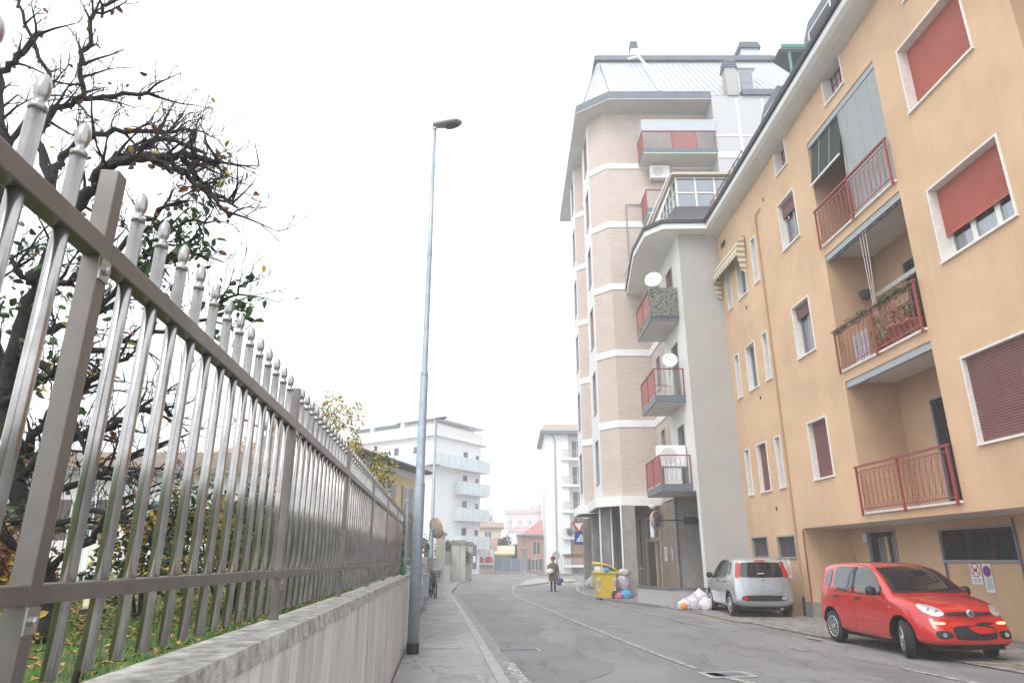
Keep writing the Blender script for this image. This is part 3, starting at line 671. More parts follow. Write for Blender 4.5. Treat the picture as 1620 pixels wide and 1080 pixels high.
# ================================================================== ochre apartment building on the right
def OT(u, w, z): return (9.7 - .0425 * u + w, u + .0425 * w, z)
def wall_grid(b, u0, u1, z0, z1, holes, w=0.):
    us = sorted({u0, u1} | {min(max(q, u0), u1) for h in holes for q in h[:2]}); zs = sorted({z0, z1} | {min(max(q, z0), z1) for h in holes for q in h[2:4]})
    for a, c in zip(us, us[1:]):
        for e, f in zip(zs, zs[1:]):
            m, k = (a + c) / 2, (e + f) / 2
            if any(h[0] < m < h[1] and h[2] < k < h[3] for h in holes): continue
            b.quad((a, w, e), (a, w, f), (c, w, f), (c, w, e))
def surround(T, parent, u0, u1, z0, z1, dep=.2, th=.045, proud=.025, m='stone', sill=.05, name='window'):
    b = MB(T)
    b.box(u0, u0 + th, -proud, dep, z0, z1); b.box(u1 - th, u1, -proud, dep, z0, z1)
    b.box(u0 + th, u1 - th, -proud, dep, z1 - th, z1); b.box(u0 - .01, u1 + .01, -proud - .03, dep, z0 - sill, z0)
    return b.build(name, PL[m], parent)
def shutter(T, parent, u0, u1, z0, z1, w, m, pitch=.052, name='roller_shutter'):
    b = MB(T); n = max(2, int((z1 - z0) / pitch)); p = (z1 - z0) / n
    for i in range(n):
        z = z0 + i * p
        b.quad((u0, w, z), (u0, w - .012, z + p * .35), (u1, w - .012, z + p * .35), (u1, w, z))
        b.quad((u0, w - .012, z + p * .35), (u0, w - .010, z + p * .85), (u1, w - .010, z + p * .85), (u1, w - .012, z + p * .35))
        b.quad((u0, w - .010, z + p * .85), (u0, w + .012, z + p), (u1, w + .012, z + p), (u1, w - .010, z + p * .85))
    b.box(u0, u1, w - .014, w + .01, z0 - .03, z0)
    return b.build(name, PL[m], parent)
def casement(T, parent, u0, u1, z0, z1, w, leaves=2, fm='frame', curt=True, fw=.06):
    b = MB(T)
    b.box(u0, u1, w, w + .05, z1 - fw, z1); b.box(u0, u1, w, w + .05, z0, z0 + fw)
    L_ = (u1 - u0) / leaves
    for i in range(leaves + 1):
        c = u0 + i * L_; k = fw if 0 < i < leaves else fw / 2
        c = min(max(c, u0 + k), u1 - k); b.box(c - k, c + k, w + .002, w + .052, z0 + fw, z1 - fw)
    b.build('frame', PL[fm], parent)
    b = MB(T); b.quad((u0, w + .03, z0), (u0, w + .03, z1), (u1, w + .03, z1), (u1, w + .03, z0)); b.build('pane', PL['glass'], parent)
    if curt:
        b = MB(T); n = int((u1 - u0) / .03); b.smooth = True
        off = lambda i: w + .12 + .022 * math.sin(i * 1.25) + .012 * math.sin(i * .43)
        for i in range(n):
            a, c = u0 + (u1 - u0) * i / n, u0 + (u1 - u0) * (i + 1) / n
            if curt == 'gap' and abs((i + .5) / n - .5) < .14: continue
            b.quad((a, off(i), z0), (a, off(i), z1), (c, off(i + 1), z1), (c, off(i + 1), z0))
        b.build('curtain', PL['curtain'], parent)
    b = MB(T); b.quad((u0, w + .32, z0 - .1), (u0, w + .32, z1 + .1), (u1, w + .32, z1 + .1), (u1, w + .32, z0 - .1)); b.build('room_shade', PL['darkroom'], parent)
holes = []
PL['boxgrey'] = mat('blind_box_grey', (.34, .37, .38), .5, var=.06)
ob = thing('apartment_building', 'four-storey ochre rendered apartment building with red balconies and roller shutters', 'building', OT(14, 0, 0))
def owin(u0, u1, z0, z1, kind, frac=.0, dep=.2):
    holes.append((u0, u1, z0, z1)); s = surround(OT, ob, u0, u1, z0, z1, dep + .03)
    a, c = u0 + .045, u1 - .045; e, f = z0, z1 - .045
    if kind == 'shut': shutter(OT, s, a, c, e + .03, f, dep - .04, frac or 'redshut')
    else:
        zz = f - (f - e) * frac
        if frac: shutter(OT, s, a, c, zz, f, dep - .07, kind)
        casement(OT, s, a, c, e, f, dep, 1 if u1 - u0 < .7 else (2 if u1 - u0 < 1.5 else 3), 'fframe' if u1 - u0 < 1.5 else 'frame', True)
    return s
for z0, z1, k, fr in ((3.84, 5.49, 'brownshut', 1), (7.45, 9.12, 'brownshut', 0), (11.03, 12.75, 'brownshut', .2)):
    for u0, u1 in ((24.27, 24.74), (22.73, 23.62), (21.62, 22.07)):
        if fr == 1 and u1 - u0 > .6: owin(u0, u1, z0, z1, 'shut', 'brownshut', .16)
        else: owin(u0, u1, z0, z1, k, .0 if u1 - u0 < .6 else (.12 if fr else 0), .16)
owin(18.54, 19.72, 3.83, 5.50, 'shut', 'brownshut'); owin(18.52, 19.68, 7.49, 9.17, 'brownshut', .22); owin(18.46, 19.66, 11.15, 12.81, 'brownshut', .28)
owin(10.78, 12.87, 11.35, 13.08, 'shut', 'redshut', .26)
s = owin(10.78, 12.88, 7.60, 9.33, 'redshut', .64, .26)
owin(10.78, 12.97, 3.76, 5.52, 'shut', 'brownshut', .12)
for s in [o for o in ob.children if False]: pass
# attic windows with red bars
for u0, u1, z0, z1 in ((14.98, 16.03, 13.98, 14.93), (18.59, 19.43, 13.80, 14.75), (11.3, 12.3, 14.0, 14.93)):
    holes.append((u0, u1, z0, z1)); s = surround(OT, ob, u0, u1, z0, z1, .33)
    b = MB(OT)
    for i in range(5): c = u0 + .08 + (u1 - u0 - .16) * i / 4; b.box(c - .012, c + .012, .24, .265, z0, z1 - .04)
    for i in range(4): c = z0 + .03 + (z1 - z0 - .12) * i / 3; b.box(u0 + .045, u1 - .045, .245, .26, c - .012, c + .012)
    b.build('bars', PL['redpaint'], s)
    b = MB(OT); b.quad((u0, .30, z0), (u0, .30, z1), (u1, .30, z1), (u1, .30, z0)); b.build('pane', PL['curtain'], s)
for u0, u1, z0, z1 in ((23.55, 24.95, 1.72, 2.38), (21.46, 22.83, 1.69, 2.35)):
    holes.append((u0, u1, z0, z1)); s = surround(OT, ob, u0, u1, z0, z1, .2, .05, .02, 'concrete')
    b = MB(OT)
    n = int((u1 - u0) / .055)
    for i in range(n): c = u0 + .07 + (u1 - u0 - .14) * i / (n - 1); b.box(c - .005, c + .005, .05, .062, z0, z1 - .05)
    b.build('bars', PL['bluegrey'], s)
    b = MB(OT)
    for i in range(4): c = u0 + .09 + (u1 - u0 - .18) * i / 3; b.box(c - .035, c + .035, .085, .12, z0, z1 - .05)
    b.box(u0 + .05, u1 - .05, .082, .118, z1 - .10, z1 - .05)
    b.build('frame', PL['redpaint'], s)
    b = MB(OT); b.quad((u0, .16, z0), (u0, .16, z1), (u1, .16, z1), (u1, .16, z0)); b.build('pane', PL['mglass'], s)
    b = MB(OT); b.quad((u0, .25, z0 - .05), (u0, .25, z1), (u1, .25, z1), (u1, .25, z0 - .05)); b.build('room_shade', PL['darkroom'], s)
LEV = ((2.74, 6.14), (6.44, 9.86), (10.15, 13.60))
REC = ((13.74, 17.32), (6.3, 9.78))
for u0, u1 in REC:
    for z0, z1 in LEV: holes.append((u0, u1, z0, z1))
b = MB(OT)
wall_grid(b, 3.0, 20.86, 2.50, 15.2, holes); wall_grid(b, 20.86, 25.32, -.05, 15.2, holes)
b.quad((20.86, 0, -.05), (20.86, 0, 2.5), (20.86, 1.45, 2.5), (20.86, 1.45, -.05))           # side of the sunken ground floor
b.quad((3, 1.45, -.05), (3, 1.45, 2.5), (3, 1.46, 2.5), (3, 1.46, -.05))
gh = [(14.40, 16.76, 1.60, 2.27), (18.66, 19.90, .02, 2.34)]
wall_grid(b, 3.0, 20.86, -.05, 2.5, gh, 1.45)
b.quad((3, 1.4, 2.5), (3, 1.4, 15.2), (3, 12, 15.2), (3, 12, -.05)); b.quad((3, 12, -.05), (25.3, 12, -.05), (25.3, 12, 15.2), (3, 12, 15.2))
b.quad((3, 0, 2.5), (3, 0, 15.2), (3, 1.4, 15.2), (3, 1.4, 2.5)); b.quad((25.32, 0, 0), (25.32, 12, 0), (25.32, 12, 15.2), (25.32, 0, 15.2))
b.build('wall', PL['ochre'], ob)
b = MB(OT); b.quad((3, 0.002, 2.495), (20.86, 0.002, 2.495), (20.86, 1.45, 2.495), (3, 1.45, 2.495)); b.build('soffit', PL['soffit'], ob)
# stone plinth blocks
b = MB(OT); b.box(20.82, 21.5, -.03, .0, -.02, .42); b.box(20.82, 20.86, 0, 1.4, -.02, .42); b.build('plinth', PL['dconcrete'], ob)
b = MB(OT); b.box(20.835, 20.86, -.04, -.005, .42, 2.45); b.build('corner_guard', PL['redpaint'], ob)
for i, (u0, u1) in enumerate(REC):
    for j, (z0, z1) in enumerate(LEV):
        b = MB(OT); W = 1.4
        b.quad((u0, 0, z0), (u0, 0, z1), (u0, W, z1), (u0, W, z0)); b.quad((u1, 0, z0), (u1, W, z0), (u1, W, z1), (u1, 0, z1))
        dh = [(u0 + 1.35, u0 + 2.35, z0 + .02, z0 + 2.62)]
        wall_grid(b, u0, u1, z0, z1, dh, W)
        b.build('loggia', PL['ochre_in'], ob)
        b = MB(OT); b.quad((u0, .002, z1 - .002), (u1, .002, z1 - .002), (u1, W, z1 - .002), (u0, W, z1 - .002)); b.build('ceiling', PL['soffit'], ob)
        b = MB(OT); b.box(u0, u1, -.07, W, z0 - .05, z0 + .002); b.build('balcony_floor', PL['stone'], ob)
        d = dh[0]
        b = MB(OT); b.box(d[0], d[1], W + .02, W + .08, d[2], d[3]); dr = b.build('balcony_door', PL['black'], ob)
        b = MB(OT)
        for k in range(7): c = d[0] + .1 + (d[1] - d[0] - .2) * k / 6; b.box(c - .01, c + .01, W - .02, W, d[2], d[3] - .05)
        for zz in (.1, .9, 1.7, 2.5): b.box(d[0], d[1], W - .014, W - .004, d[2] + zz, d[2] + zz + .02)
        b.build('grille', PL['darkmetal'], dr)
        b = MB(OT); b.box(d[0] - .06, d[0], W - .03, W + .05, d[2], d[3] + .06); b.box(d[1], d[1] + .06, W - .03, W + .05, d[2], d[3] + .06); b.box(d[0], d[1], W - .03, W + .05, d[3], d[3] + .06); b.build('door_frame', PL['fframe'], dr)
        if i: continue
        # railing
        a, c = u0 + .03, u1 - .03; w = -.10; zt = z0 + 1.13
        b = MB(OT); b.box(a - .06, c + .06, w - .03, w + .03, zt - .03, zt + .015); r = b.build('railing', PL['redpaint'], ob)
        for q in (a, (a + c) / 2, c):
            b = MB(OT); b.box(q - .022, q + .022, w - .022, w + .022, z0 - .10, zt - .03); b.box(q - .015, q + .015, w, -.0, z0 - .04, z0 - .01); b.build('post', PL['redpaint'], r)
        b = MB(OT)
        for zz in (z0 + .07, zt - .13): b.box(a + .022, (a + c) / 2 - .022, w - .008, w + .008, zz - .012, zz + .012); b.box((a + c) / 2 + .022, c - .022, w - .008, w + .008, zz - .012, zz + .012)
        for h0, h1 in ((a + .03, (a + c) / 2 - .03), ((a + c) / 2 + .03, c - .03)):
            n = 17; q = (h1 - h0) / n
            for k in range(n + 1):
                x = h0 + k * q; s_ = 1 if k % 2 else -1
                pts = [(min(max(x + s_ * (q * 1.05) * math.sin(math.pi * t / 8) ** 1, h0 - .01), h1 + .01), w + .012 * s_, z0 + .08 + (zt - z0 - .22) * t / 8) for t in range(9)]
                b.tube(pts, .0085, 4, False)
        tag(b.build('balusters', PL['redpaint'], r), kind='stuff')
        if z0 > 2.8 or i:    # blind box under the slab above
            pass
        b = MB(OT); b.box(u0 + .01, u1 - .01, .03, .16, z1 - .17, z1 - .003); b.build('blind_box', PL['boxgrey'], ob)
PL['slat'] = mat('blind_slats', (.42, .45, .45), .5, var=.05)
# contents of the top balcony: green drop blind and slatted venetian blind
b = MB(OT)
for i in range(12):
    t0, t1 = i / 12, (i + 1) / 12
    b.quad((15.62, .10 - .20 * t0 + .02, 13.42 - 1.3 * t0), (17.25, .10 - .20 * t0, 13.42 - 1.3 * t0), (17.25, .10 - .20 * t1, 13.42 - 1.3 * t1), (15.62, .10 - .20 * t1 + .02, 13.42 - 1.3 * t1))
dg = b.build('drop_awning', PL['dkgreen'], ob)
b = MB(OT); b.box(15.6, 17.27, -.14, -.10, 12.07, 12.12)
b.build('bottom_bar', PL['white'], dg)
b = MB(OT)
for u in (16.15, 16.75): b.bar((u, .075, 13.4), (u, -.118, 12.15), .008, .004)
b.bar((15.66, .1, 13.4), (15.66, -.02, 10.2), .012, .012); b.build('strap', PL['white'], dg)
vb = shutter(OT, ob, 13.80, 15.58, 10.22, 13.42, .06, 'slat', .038, 'venetian_blind')
b = MB(OT)
for u in (14.2, 14.75, 15.3): b.box(u - .003, u + .003, .036, .040, 10.2, 13.42)
b.build('cords', PL['boxgrey'], vb)
b = MB(OT); b.box(15.58, 15.62, .03, .08, 10.16, 13.42); b.build('guide_rail', PL['fframe'], vb)
# middle balcony: gathered cords, curtain rail, wall lamp
b = MB(OT)
for k in range(3): b.tube([(15.36 + .13 * k, .05, 9.7), (15.40 + .10 * k, .05, 8.6), (15.50 + .04 * k, .06, 7.4)], .006, 5)
b.build('blind_cords', PL['white'], ob)
b = MB(OT); b.box(13.8, 17.2, .06, .10, 9.62, 9.69)
for k in range(8): b.box(14.0 + k * .4, 14.15 + k * .4, .04, .06, 9.60, 9.66)
b.build('blind_track', PL['darkmetal'], ob)
b = MB(OT); b.box(13.75, 17.31, 1.30, 1.4, 8.62, 8.74); b.build('lintel_band', PL['stone'], ob)
lm = thing('wall_lamp', 'dark lantern on the side wall of the middle red balcony', 'lamp', OT(17.31, .8, 8.55))
b = MB(OT); b.bar((17.32, .82, 8.72), (17.05, .82, 8.72), .03, .03); b.build('arm', PL['darkmetal'], lm)
b = MB(OT); b.lathe([(.02, 0), (.15, -.03), (.16, -.06), (.10, -.24), (.02, -.26)], OT(17.02, .82, 8.70), 8) if 0 else None
b = MB(); b.lathe([(.02, .02), (.17, -.03), (.17, -.06), (.11, -.24), (.02, -.28)], OT(17.02, .82, 8.70), 8); b.build('lantern', PL['darkmetal'], lm)
b = MB(OT); b.box(13.78, 17.28, .04, .09, 6.10, 6.12)
# ground-floor entrance door, window grille and pipes in the sunken front
b = MB(OT); b.box(18.66, 19.90, 1.5, 1.6, .02, 2.34); dr = b.build('entrance_door', PL['black'], ob)
b = MB(OT)
for u in (18.80, 19.02, 19.20, 19.32): b.box(u, u + .045, 1.46, 1.5, .1, 2.2)
b.box(19.46, 19.50, 1.47, 1.5, .1, 2.2)
b.build('door_bars', PL['fframe'], dr)
b = MB(OT); b.box(19.07, 19.17, 1.465, 1.49, .1, 2.2); b.build('curtain', PL['ochre'], dr)
b = MB(OT); b.box(18.60, 18.66, 1.41, 1.5, 0, 2.40); b.box(19.90, 19.96, 1.41, 1.5, 0, 2.40); b.box(18.66, 19.90, 1.41, 1.5, 2.34, 2.40); b.build('door_frame', PL['fframe'], dr)
s = surround(OT, ob, 14.40, 16.76, 1.60, 2.27, .1, .04, -1.42 + 0, 'concrete') if 0 else None
b = MB(OT)
b.box(14.36, 16.80, 1.40, 1.47, 1.54, 1.60); b.box(14.36, 16.80, 1.40, 1.47, 2.27, 2.31); b.box(14.36, 14.40, 1.40, 1.47, 1.60, 2.27); b.box(16.76, 16.80, 1.40, 1.47, 1.60, 2.27)
s = b.build('window', PL['fframe'], ob)
b = MB(OT)
for i in range(34): c = 14.45 + 2.27 * i / 33; b.box(c - .009, c + .009, 1.46, 1.48, 1.60, 2.27)
b.build('bars', PL['darkmetal'], s)
b = MB(OT)
for c in (15.2, 15.97): b.box(c - .03, c + .03, 1.50, 1.53, 1.6, 2.27)
b.box(14.42, 16.74, 1.498, 1.528, 2.2, 2.26)
b.build('frame', PL['redpaint'], s)
b = MB(OT); b.quad((14.4, 1.56, 1.6), (14.4, 1.56, 2.27), (16.76, 1.56, 2.27), (16.76, 1.56, 1.6)); b.build('pane', PL['mglass'], s)
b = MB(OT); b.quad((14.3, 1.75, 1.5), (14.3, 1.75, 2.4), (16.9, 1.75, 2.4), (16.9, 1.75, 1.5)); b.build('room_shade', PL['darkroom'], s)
for u in (16.74, 14.36): b = MB(OT); b.tube([(u, 1.41, 2.45 if u < 15 else 1.54), (u, 1.41, .0)], .022, 8); b.build('pipe', PL['bluegrey'], ob)
b = MB(OT); b.tube([(21.33, -.045, 13.35), (21.33, -.045, .55), (21.33, -.05, .25)], .028, 8); b.tube([(21.33, -.045, 13.35), (20.86, -.045, 13.42)], .022, 6)
b.build('downpipe', mat('pipe_ochre', (.42, .27, .15), .7, var=.1), ob)
b = MB(OT); b.tube([(21.33, -.05, .55), (21.33, -.05, .03)], .04, 8); b.lathe([(.06, 0), (.06, .06)], OT(21.33, -.05, .5), 8) if 0 else None; b.build('pipe_shoe', PL['black'], ob)
# round vent holes and flat vent
b = MB()
for u, z in ((20.6, 13.6), (23.05, 10.5), (22.75, 7.0), (22.55, 3.2)):
    n = 12; c = Vector(OT(u, -.004, z)); ax = Vector(OT(u + 1, 0, z)) - Vector(OT(u, 0, z))
    b.add([c + ax * .07 * math.cos(k * 6.283 / n) + Vector((0, 0, .07 * math.sin(k * 6.283 / n))) for k in range(n)], [tuple(range(n))])
b.build('vent', PL['darkroom'], ob)
b = MB(OT); b.box(24.35, 24.85, -.01, .0, 13.75, 13.98); b.build('vent', PL['darkmetal'], ob)
# scalloped awning over the top far windows
b = MB(OT)
aw = lambda t, u: (u, -.05 - .34 * math.sin(t * math.pi / 2), 13.15 - .62 * (1 - math.cos(t * math.pi / 2)))
for i in range(8):
    a, c = i / 8, (i + 1) / 8; b.quad(aw(a, 22.45), aw(c, 22.45), aw(c, 25.1), aw(a, 25.1))
aa = b.build('awning', PL['awning'], ob)
b = MB(OT)
for i in range(24):
    u = 22.45 + 2.65 * i / 24; w_ = 2.65 / 24; b.add([(u, -.395, 12.53), (u + w_, -.395, 12.53), (u + w_, -.395, 12.40), (u + w_ * .5, -.395, 12.31), (u, -.395, 12.40)], [(0, 1, 2, 3, 4)])
b.build('valance', PL['awning_v'], aa)
for u in (22.45, 25.1):
    b = MB(OT); P_ = [aw(i / 8, u) for i in range(9)] + [(u, -.385, 12.2), (u, -.30, 11.75), (u, -.08, 11.65), (u, -.05, 13.1)]
    b.add([(q[0], q[1], q[2]) for q in P_], [tuple(range(len(P_)))]); b.build('side_curtain', PL['awning'], aa)
# cornice, gutter and roof
ZC = lambda u: 15.62 - .042 * u
b = MB()
def cor(u, w, z): return OT(u, w, ZC(u) + z)
def sweep(b, prof, ua, ub, n=1):
    k = len(prof); vs = []
    for i in range(n + 1):
        u = ua + (ub - ua) * i / n; vs += [cor(u, w, z) for w, z in prof]
    fs = [(i * k + j, i * k + j + 1, (i + 1) * k + j + 1, (i + 1) * k + j) for i in range(n) for j in range(k - 1)]
    b.add(vs, fs)
b.smooth = False
sweep(b, [(.02, -.14), (-.10, -.135), (-.30, -.09), (-.47, -.02), (-.56, .06)], 3, 25.3); b.build('cove_soffit', PL['soffit'], ob)
b = MB(); sweep(b, [(-.56, .06), (-.60, .08), (-.62, .24), (-.60, .26)], 3, 25.3); b.build('cornice', PL['white'], ob)
b = MB(); sweep(b, [(-.60, .26), (-.70, .28), (-.73, .40), (-.68, .44), (-.55, .44), (-.3, .60), (5, 1.3), (12, 1.2)], 3, 25.3); b.build('roof', PL['darkmetal'], ob)
def dormer(ua, ub, ztop, w0=-.12):
    b = MB(OT); z0 = ZC(ub) + .4
    b.add([(ua, w0, z0), (ub, w0, z0), (ub, w0, ztop - .35), (ub - .35, w0, ztop), (ua, w0, ztop), (ua, 2.2, z0), (ub, 2.2, z0), (ub, 2.2, ztop - .35), (ub - .35, 2.2, ztop), (ua, 2.2, ztop)],
          [(0, 1, 2, 3, 4), (1, 6, 7, 2), (2, 7, 8, 3), (3, 8, 9, 4), (0, 4, 9, 5), (5, 9, 8, 7, 6)])
    d = b.build('dormer', PL['bluegrey'], ob)
    b = MB(OT); a, c = ua + .3, ub - .3; e, f = z0 + .25, ztop - .35
    b.box(a, c, w0 - .02, w0 + .01, f - .05, f); b.box(a, c, w0 - .02, w0 + .01, e, e + .05); b.box(a, a + .05, w0 - .02, w0 + .01, e, f); b.box(c - .05, c, w0 - .02, w0 + .01, e, f); b.box((a + c) / 2 - .03, (a + c) / 2 + .03, w0 - .02, w0 + .01, e, f); b.build('frame', PL['white'], d)
    b = MB(OT); b.quad((a, w0 - .008, e), (a, w0 - .008, f), (c, w0 - .008, f), (c, w0 - .008, e)); b.build('pane', PL['darkmetal'], d)
dormer(13.2, 16.35, 16.95); dormer(18.3, 19.75, 16.55); dormer(9, 12, 16.95)
b = MB(OT); b.box(20.3, 20.8, .2, .7, 15.1, 16.0)
for k in range(3): b.box(20.22, 20.88, .12, .78, 16.02 + k * .13, 16.10 + k * .13)
b.build('chimney', PL['bluegrey'], ob)
tr = MB(OT)
for k in range(9): tr.tube([(21.0 + k * .45, -.35, ZC(21) + .4), (21.0 + k * .45, -.35, ZC(21) + 1.15)], .022, 5)
for z in (.65, .9, 1.15): tr.tube([(21.0, -.35, ZC(21) + z), (24.6, -.35, ZC(24.6) + z)], .025, 5)
tr.build('roof_railing', mat('rusty_rail', (.32, .17, .12), .7, var=.2), ob)
# roller shutter windows to be seen inside window B: three white casements with blue reflections are built by owin()
# house number, notices
def text_mesh(txt, size, m, name, parent, M4):
    cu = bpy.data.curves.new('t', 'FONT'); cu.body = txt; cu.size = size; cu.align_x = 'CENTER'; cu.align_y = 'CENTER'
    to = bpy.data.objects.new('t', cu); C.link(to); dg_ = bpy.context.evaluated_depsgraph_get()
    me = bpy.data.meshes.new_from_object(to.evaluated_get(dg_)); bpy.data.objects.remove(to)
    me.materials.clear(); me.materials.append(m)
    me.transform(M4); vs = [v.co for v in me.vertices]; c = sum(vs, Vector()) / len(vs)
    me.transform(Matrix.Translation(-c)); o = bpy.data.objects.new(name, me); C.link(o); o.parent = parent; o.location = c - FR.get(parent, Vector()); return o
def facing(p, n=(-1, 0, 0)):   # text plane whose front looks along n
    n = Vector(n).normalized(); z = Vector((0, 0, 1)); x = z.cross(n).normalized()
    return Matrix.Translation(p) @ Matrix((x, z, n)).transposed().to_4x4()
NO = Vector((-1, -.0425, 0)).normalized()
def on_board(T, u, w, z): return Vector(T(u, w, z))
def notice(label, name, u, w, z, wd, hh, draw):
    t = thing(name, label, 'sign', OT(u, w, z - hh / 2)); b = MB(OT); b.box(u - wd / 2, u + wd / 2, w - .012, w, z - hh / 2, z + hh / 2); b.build('board', PL['whitesign'], t); draw(t, u, w - .014, z); return t
def ring(T, u, w, z, r0, r1, a0=0, n=28, wj=0):
    b = MB(T)
    for k in range(n):
        a, c = 6.2832 * k / n, 6.2832 * (k + 1) / n
        b.quad((u + r0 * math.cos(a), w, z + r0 * math.sin(a)), (u + r1 * math.cos(a), w, z + r1 * math.sin(a)), (u + r1 * math.cos(c), w, z + r1 * math.sin(c)), (u + r0 * math.cos(c), w, z + r0 * math.sin(c)))
    return b
def text_lines(T, t, u, w, z, wd, n, dz, m='blacksign'):
    b = MB(T); rr = random.Random(n)
    for i in range(n):
        x = -wd / 2
        while x < wd / 2 - .02:
            l = rr.uniform(.015, .05); l = min(l, wd / 2 - x); b.quad((u + x, w, z - i * dz), (u + x + l, w, z - i * dz), (u + x + l, w, z - i * dz + dz * .45), (u + x, w, z - i * dz + dz * .45)); x += l + .012
    b.build('lettering', PL[m], t)
def draw_a(t, u, w, z):
    ring(OT, u, w, z + .08, .13, .155).build('prohibition_ring', PL['redsign'], t)
    b = MB(OT); b.bar((u - .1, w, z + .16), (u + .1, w, z), .004, .022); b.bar((u + .1, w, z + .16), (u - .1, w, z), .004, .022); b.build('cross', PL['redsign'], t)
    b = MB(OT); b.box(u - .06, u + .06, w - .002, w, z + .06, z + .10); b.build('symbol', PL['blacksign'], t); text_lines(OT, t, u, w, z - .12, .26, 3, .03)
def draw_b(t, u, w, z):
    ring(OT, u, w, z + .14, 0.001, .11).build('blue_disc', PL['bluesign'], t); ring(OT, u, w - .003, z + .14, .095, .12).build('prohibition_ring', PL['redsign'], t)
    b = MB(OT); b.bar((u - .07, w - .003, z + .21), (u + .07, w - .003, z + .07), .004, .022); b.build('bar', PL['redsign'], t); text_lines(OT, t, u, w, z - .02, .2, 7, .035)
notice('white notice with red ring and cross beside the no-parking sign', 'notice_sign', 15.78, 1.44, 1.30, .34, .44, draw_a)
notice('tall white no-parking notice with blue disc under the long grille', 'notice_sign', 15.42, 1.44, 1.22, .26, .60, draw_b)
def draw_c(t, u, w, z): text_lines(OT, t, u, w, z + .1, .2, 7, .045, 'redsign')
notice('wide faded notice below the barred window behind the silver car', 'notice_sign', 22.55, 0, 1.40, .30, .50, draw_c)
notice('narrow notice with red lettering, nearer the corner pipe', 'notice_sign', 22.15, 0, 1.34, .22, .62, draw_c)
def draw_n(t, u, w, z): text_mesh('1', .2, PL['blacksign'], 'numeral', t, facing(Vector(OT(u, w, z)), NO))
notice('small white house number plate beside the entrance door', 'number_plate', 20.12, 1.44, 2.20, .17, .22, draw_n)
def draw_g(t, u, w, z): text_lines(OT, t, u, w, z + .02, .3, 3, .04)
notice('pale notice low beside the entrance door', 'notice_sign', 20.08, 1.44, 1.18, .30, .2, draw_g)
t = thing('letterbox_panel', 'grey letterbox panel on the wall left of the entrance', 'letterbox', OT(20.5, 1.44, 1.0))
b = MB(OT); b.box(20.3, 20.7, 1.38, 1.44, .98, 1.26); b.build('casing', PL['galv'], t)
b = MB(OT)
for i in range(4): b.box(20.33 + i * .09, 20.40 + i * .09, 1.375, 1.38, 1.16, 1.19)
b.build('slots', PL['black'], t)
# plants on the middle balcony
def pot_plant(label, u, w, z, r, h, pr, ph, m, n=380, sz=.06):
    x, y, zz = OT(u, w, z); t = thing('potted_plant', label, 'plant', (x, y, zz)); b = MB(); b.smooth = True
    b.lathe([(pr * .7, 0), (pr, ph * .9), (pr * 1.08, ph * .9), (pr * 1.08, ph), (pr * .85, ph), (pr * .8, ph * .9)], (x, y, zz), 14); b.build('pot', PL['terra'], t)
    foliage('foliage', m, [(x, y, zz + ph + h * .5, r, r, h * .5)], n, sz, t); return t
pot_plant('bright yellow-green plant at the centre post of the middle balcony', 15.75, .12, 6.44, .15, .75, .15, .25, mat('leaf_lime', (.22, .30, .03), .6, var=.3))
pot_plant('big terracotta pot with sparse dry plant, middle balcony', 14.95, .22, 6.44, .3, .5, .30, .45, PL['leafb'], 200)
pot_plant('terracotta pot near the door end of the middle balcony', 14.35, .18, 6.44, .22, .5, .2, .4, PL['leafg'], 260)
pot_plant('white-leaved plant in front of the large pot, middle balcony', 15.35, .1, 6.44, .16, .45, .12, .3, mat('leaf_pale', (.35, .42, .25), .6, var=.3), 240)
t = thing('trailing_plant', 'green creeper trained along the middle balcony handrail', 'plant', OT(15.4, -.1, 7.5))
cs = [OT(u, -.1 + rg.gauss(0, .03), 7.57 - .08 * rg.random()) + (.13, .08, .07) for u in [13.9 + .12 * k for k in range(28)] if rg.random() < .75]
foliage('foliage', PL['leafg'], cs, 700, .06, t)
b = MB(); b.tube([OT(13.9, -.08, 7.5), OT(15.4, -.12, 7.52), OT(17.2, -.08, 7.45)], .008, 4); b.build('stem', PL['twig'], t)
b = MB(OT); 
for k in range(10): u = 16.35 + k * .07; b.box(u, u + .04, .22 + .02 * (k % 2), .26 + .02 * (k % 2), 6.55, 7.35)
lt = b.build('laundry', mat('laundry_cloth', (.50, .48, .55), .8, var=.2), None); tag(lt, 'pale cloth hung to dry behind the middle balcony railing', 'laundry')
# ================================================================== grey building next door
gb = thing('apartment_building', 'grey rendered four-storey building with glazed roof veranda between ochre house and brick tower', 'building', (7, 26, 0))
GT = lambda u, w, z: (6.97 + w, u, z)            # street face looks -x
GL = (4.40, 7.90, 11.35)
b = MB(); b.box(6.97, 13, 25.2, 29.0, 4.10, 14.62); b.box(6.97, 13, 25.2, 25.62, -.02, 4.10)
holes2 = [(26.55, 27.65, z, z + 2.45) for z in GL]
b = MB(); b.quad((6.97, 25.2, -.02), (13, 25.2, -.02), (13, 25.2, 14.62), (6.97, 25.2, 14.62)); b.quad((13, 25.62, -.02), (6.97, 25.62, -.02), (6.97, 25.62, 4.1), (13, 25.62, 4.1))
b.quad((13, 25.2, -.02), (13, 31.9, -.02), (13, 31.9, 14.62), (13, 25.2, 14.62)); b.quad((6.97, 25.2, 14.62), (13, 25.2, 14.62), (13, 31.9, 14.62), (6.97, 31.9, 14.62))
b.build('wall', PL['greywall'], gb)
b = MB(GT); wall_grid(b, 25.2, 29.0, 4.10, 14.62, holes2); b.quad((25.62, 0, -.02), (25.2, 0, -.02), (25.2, 0, 4.1), (25.62, 0, 4.1)); b.build('street_wall', PL['paleface'], gb)
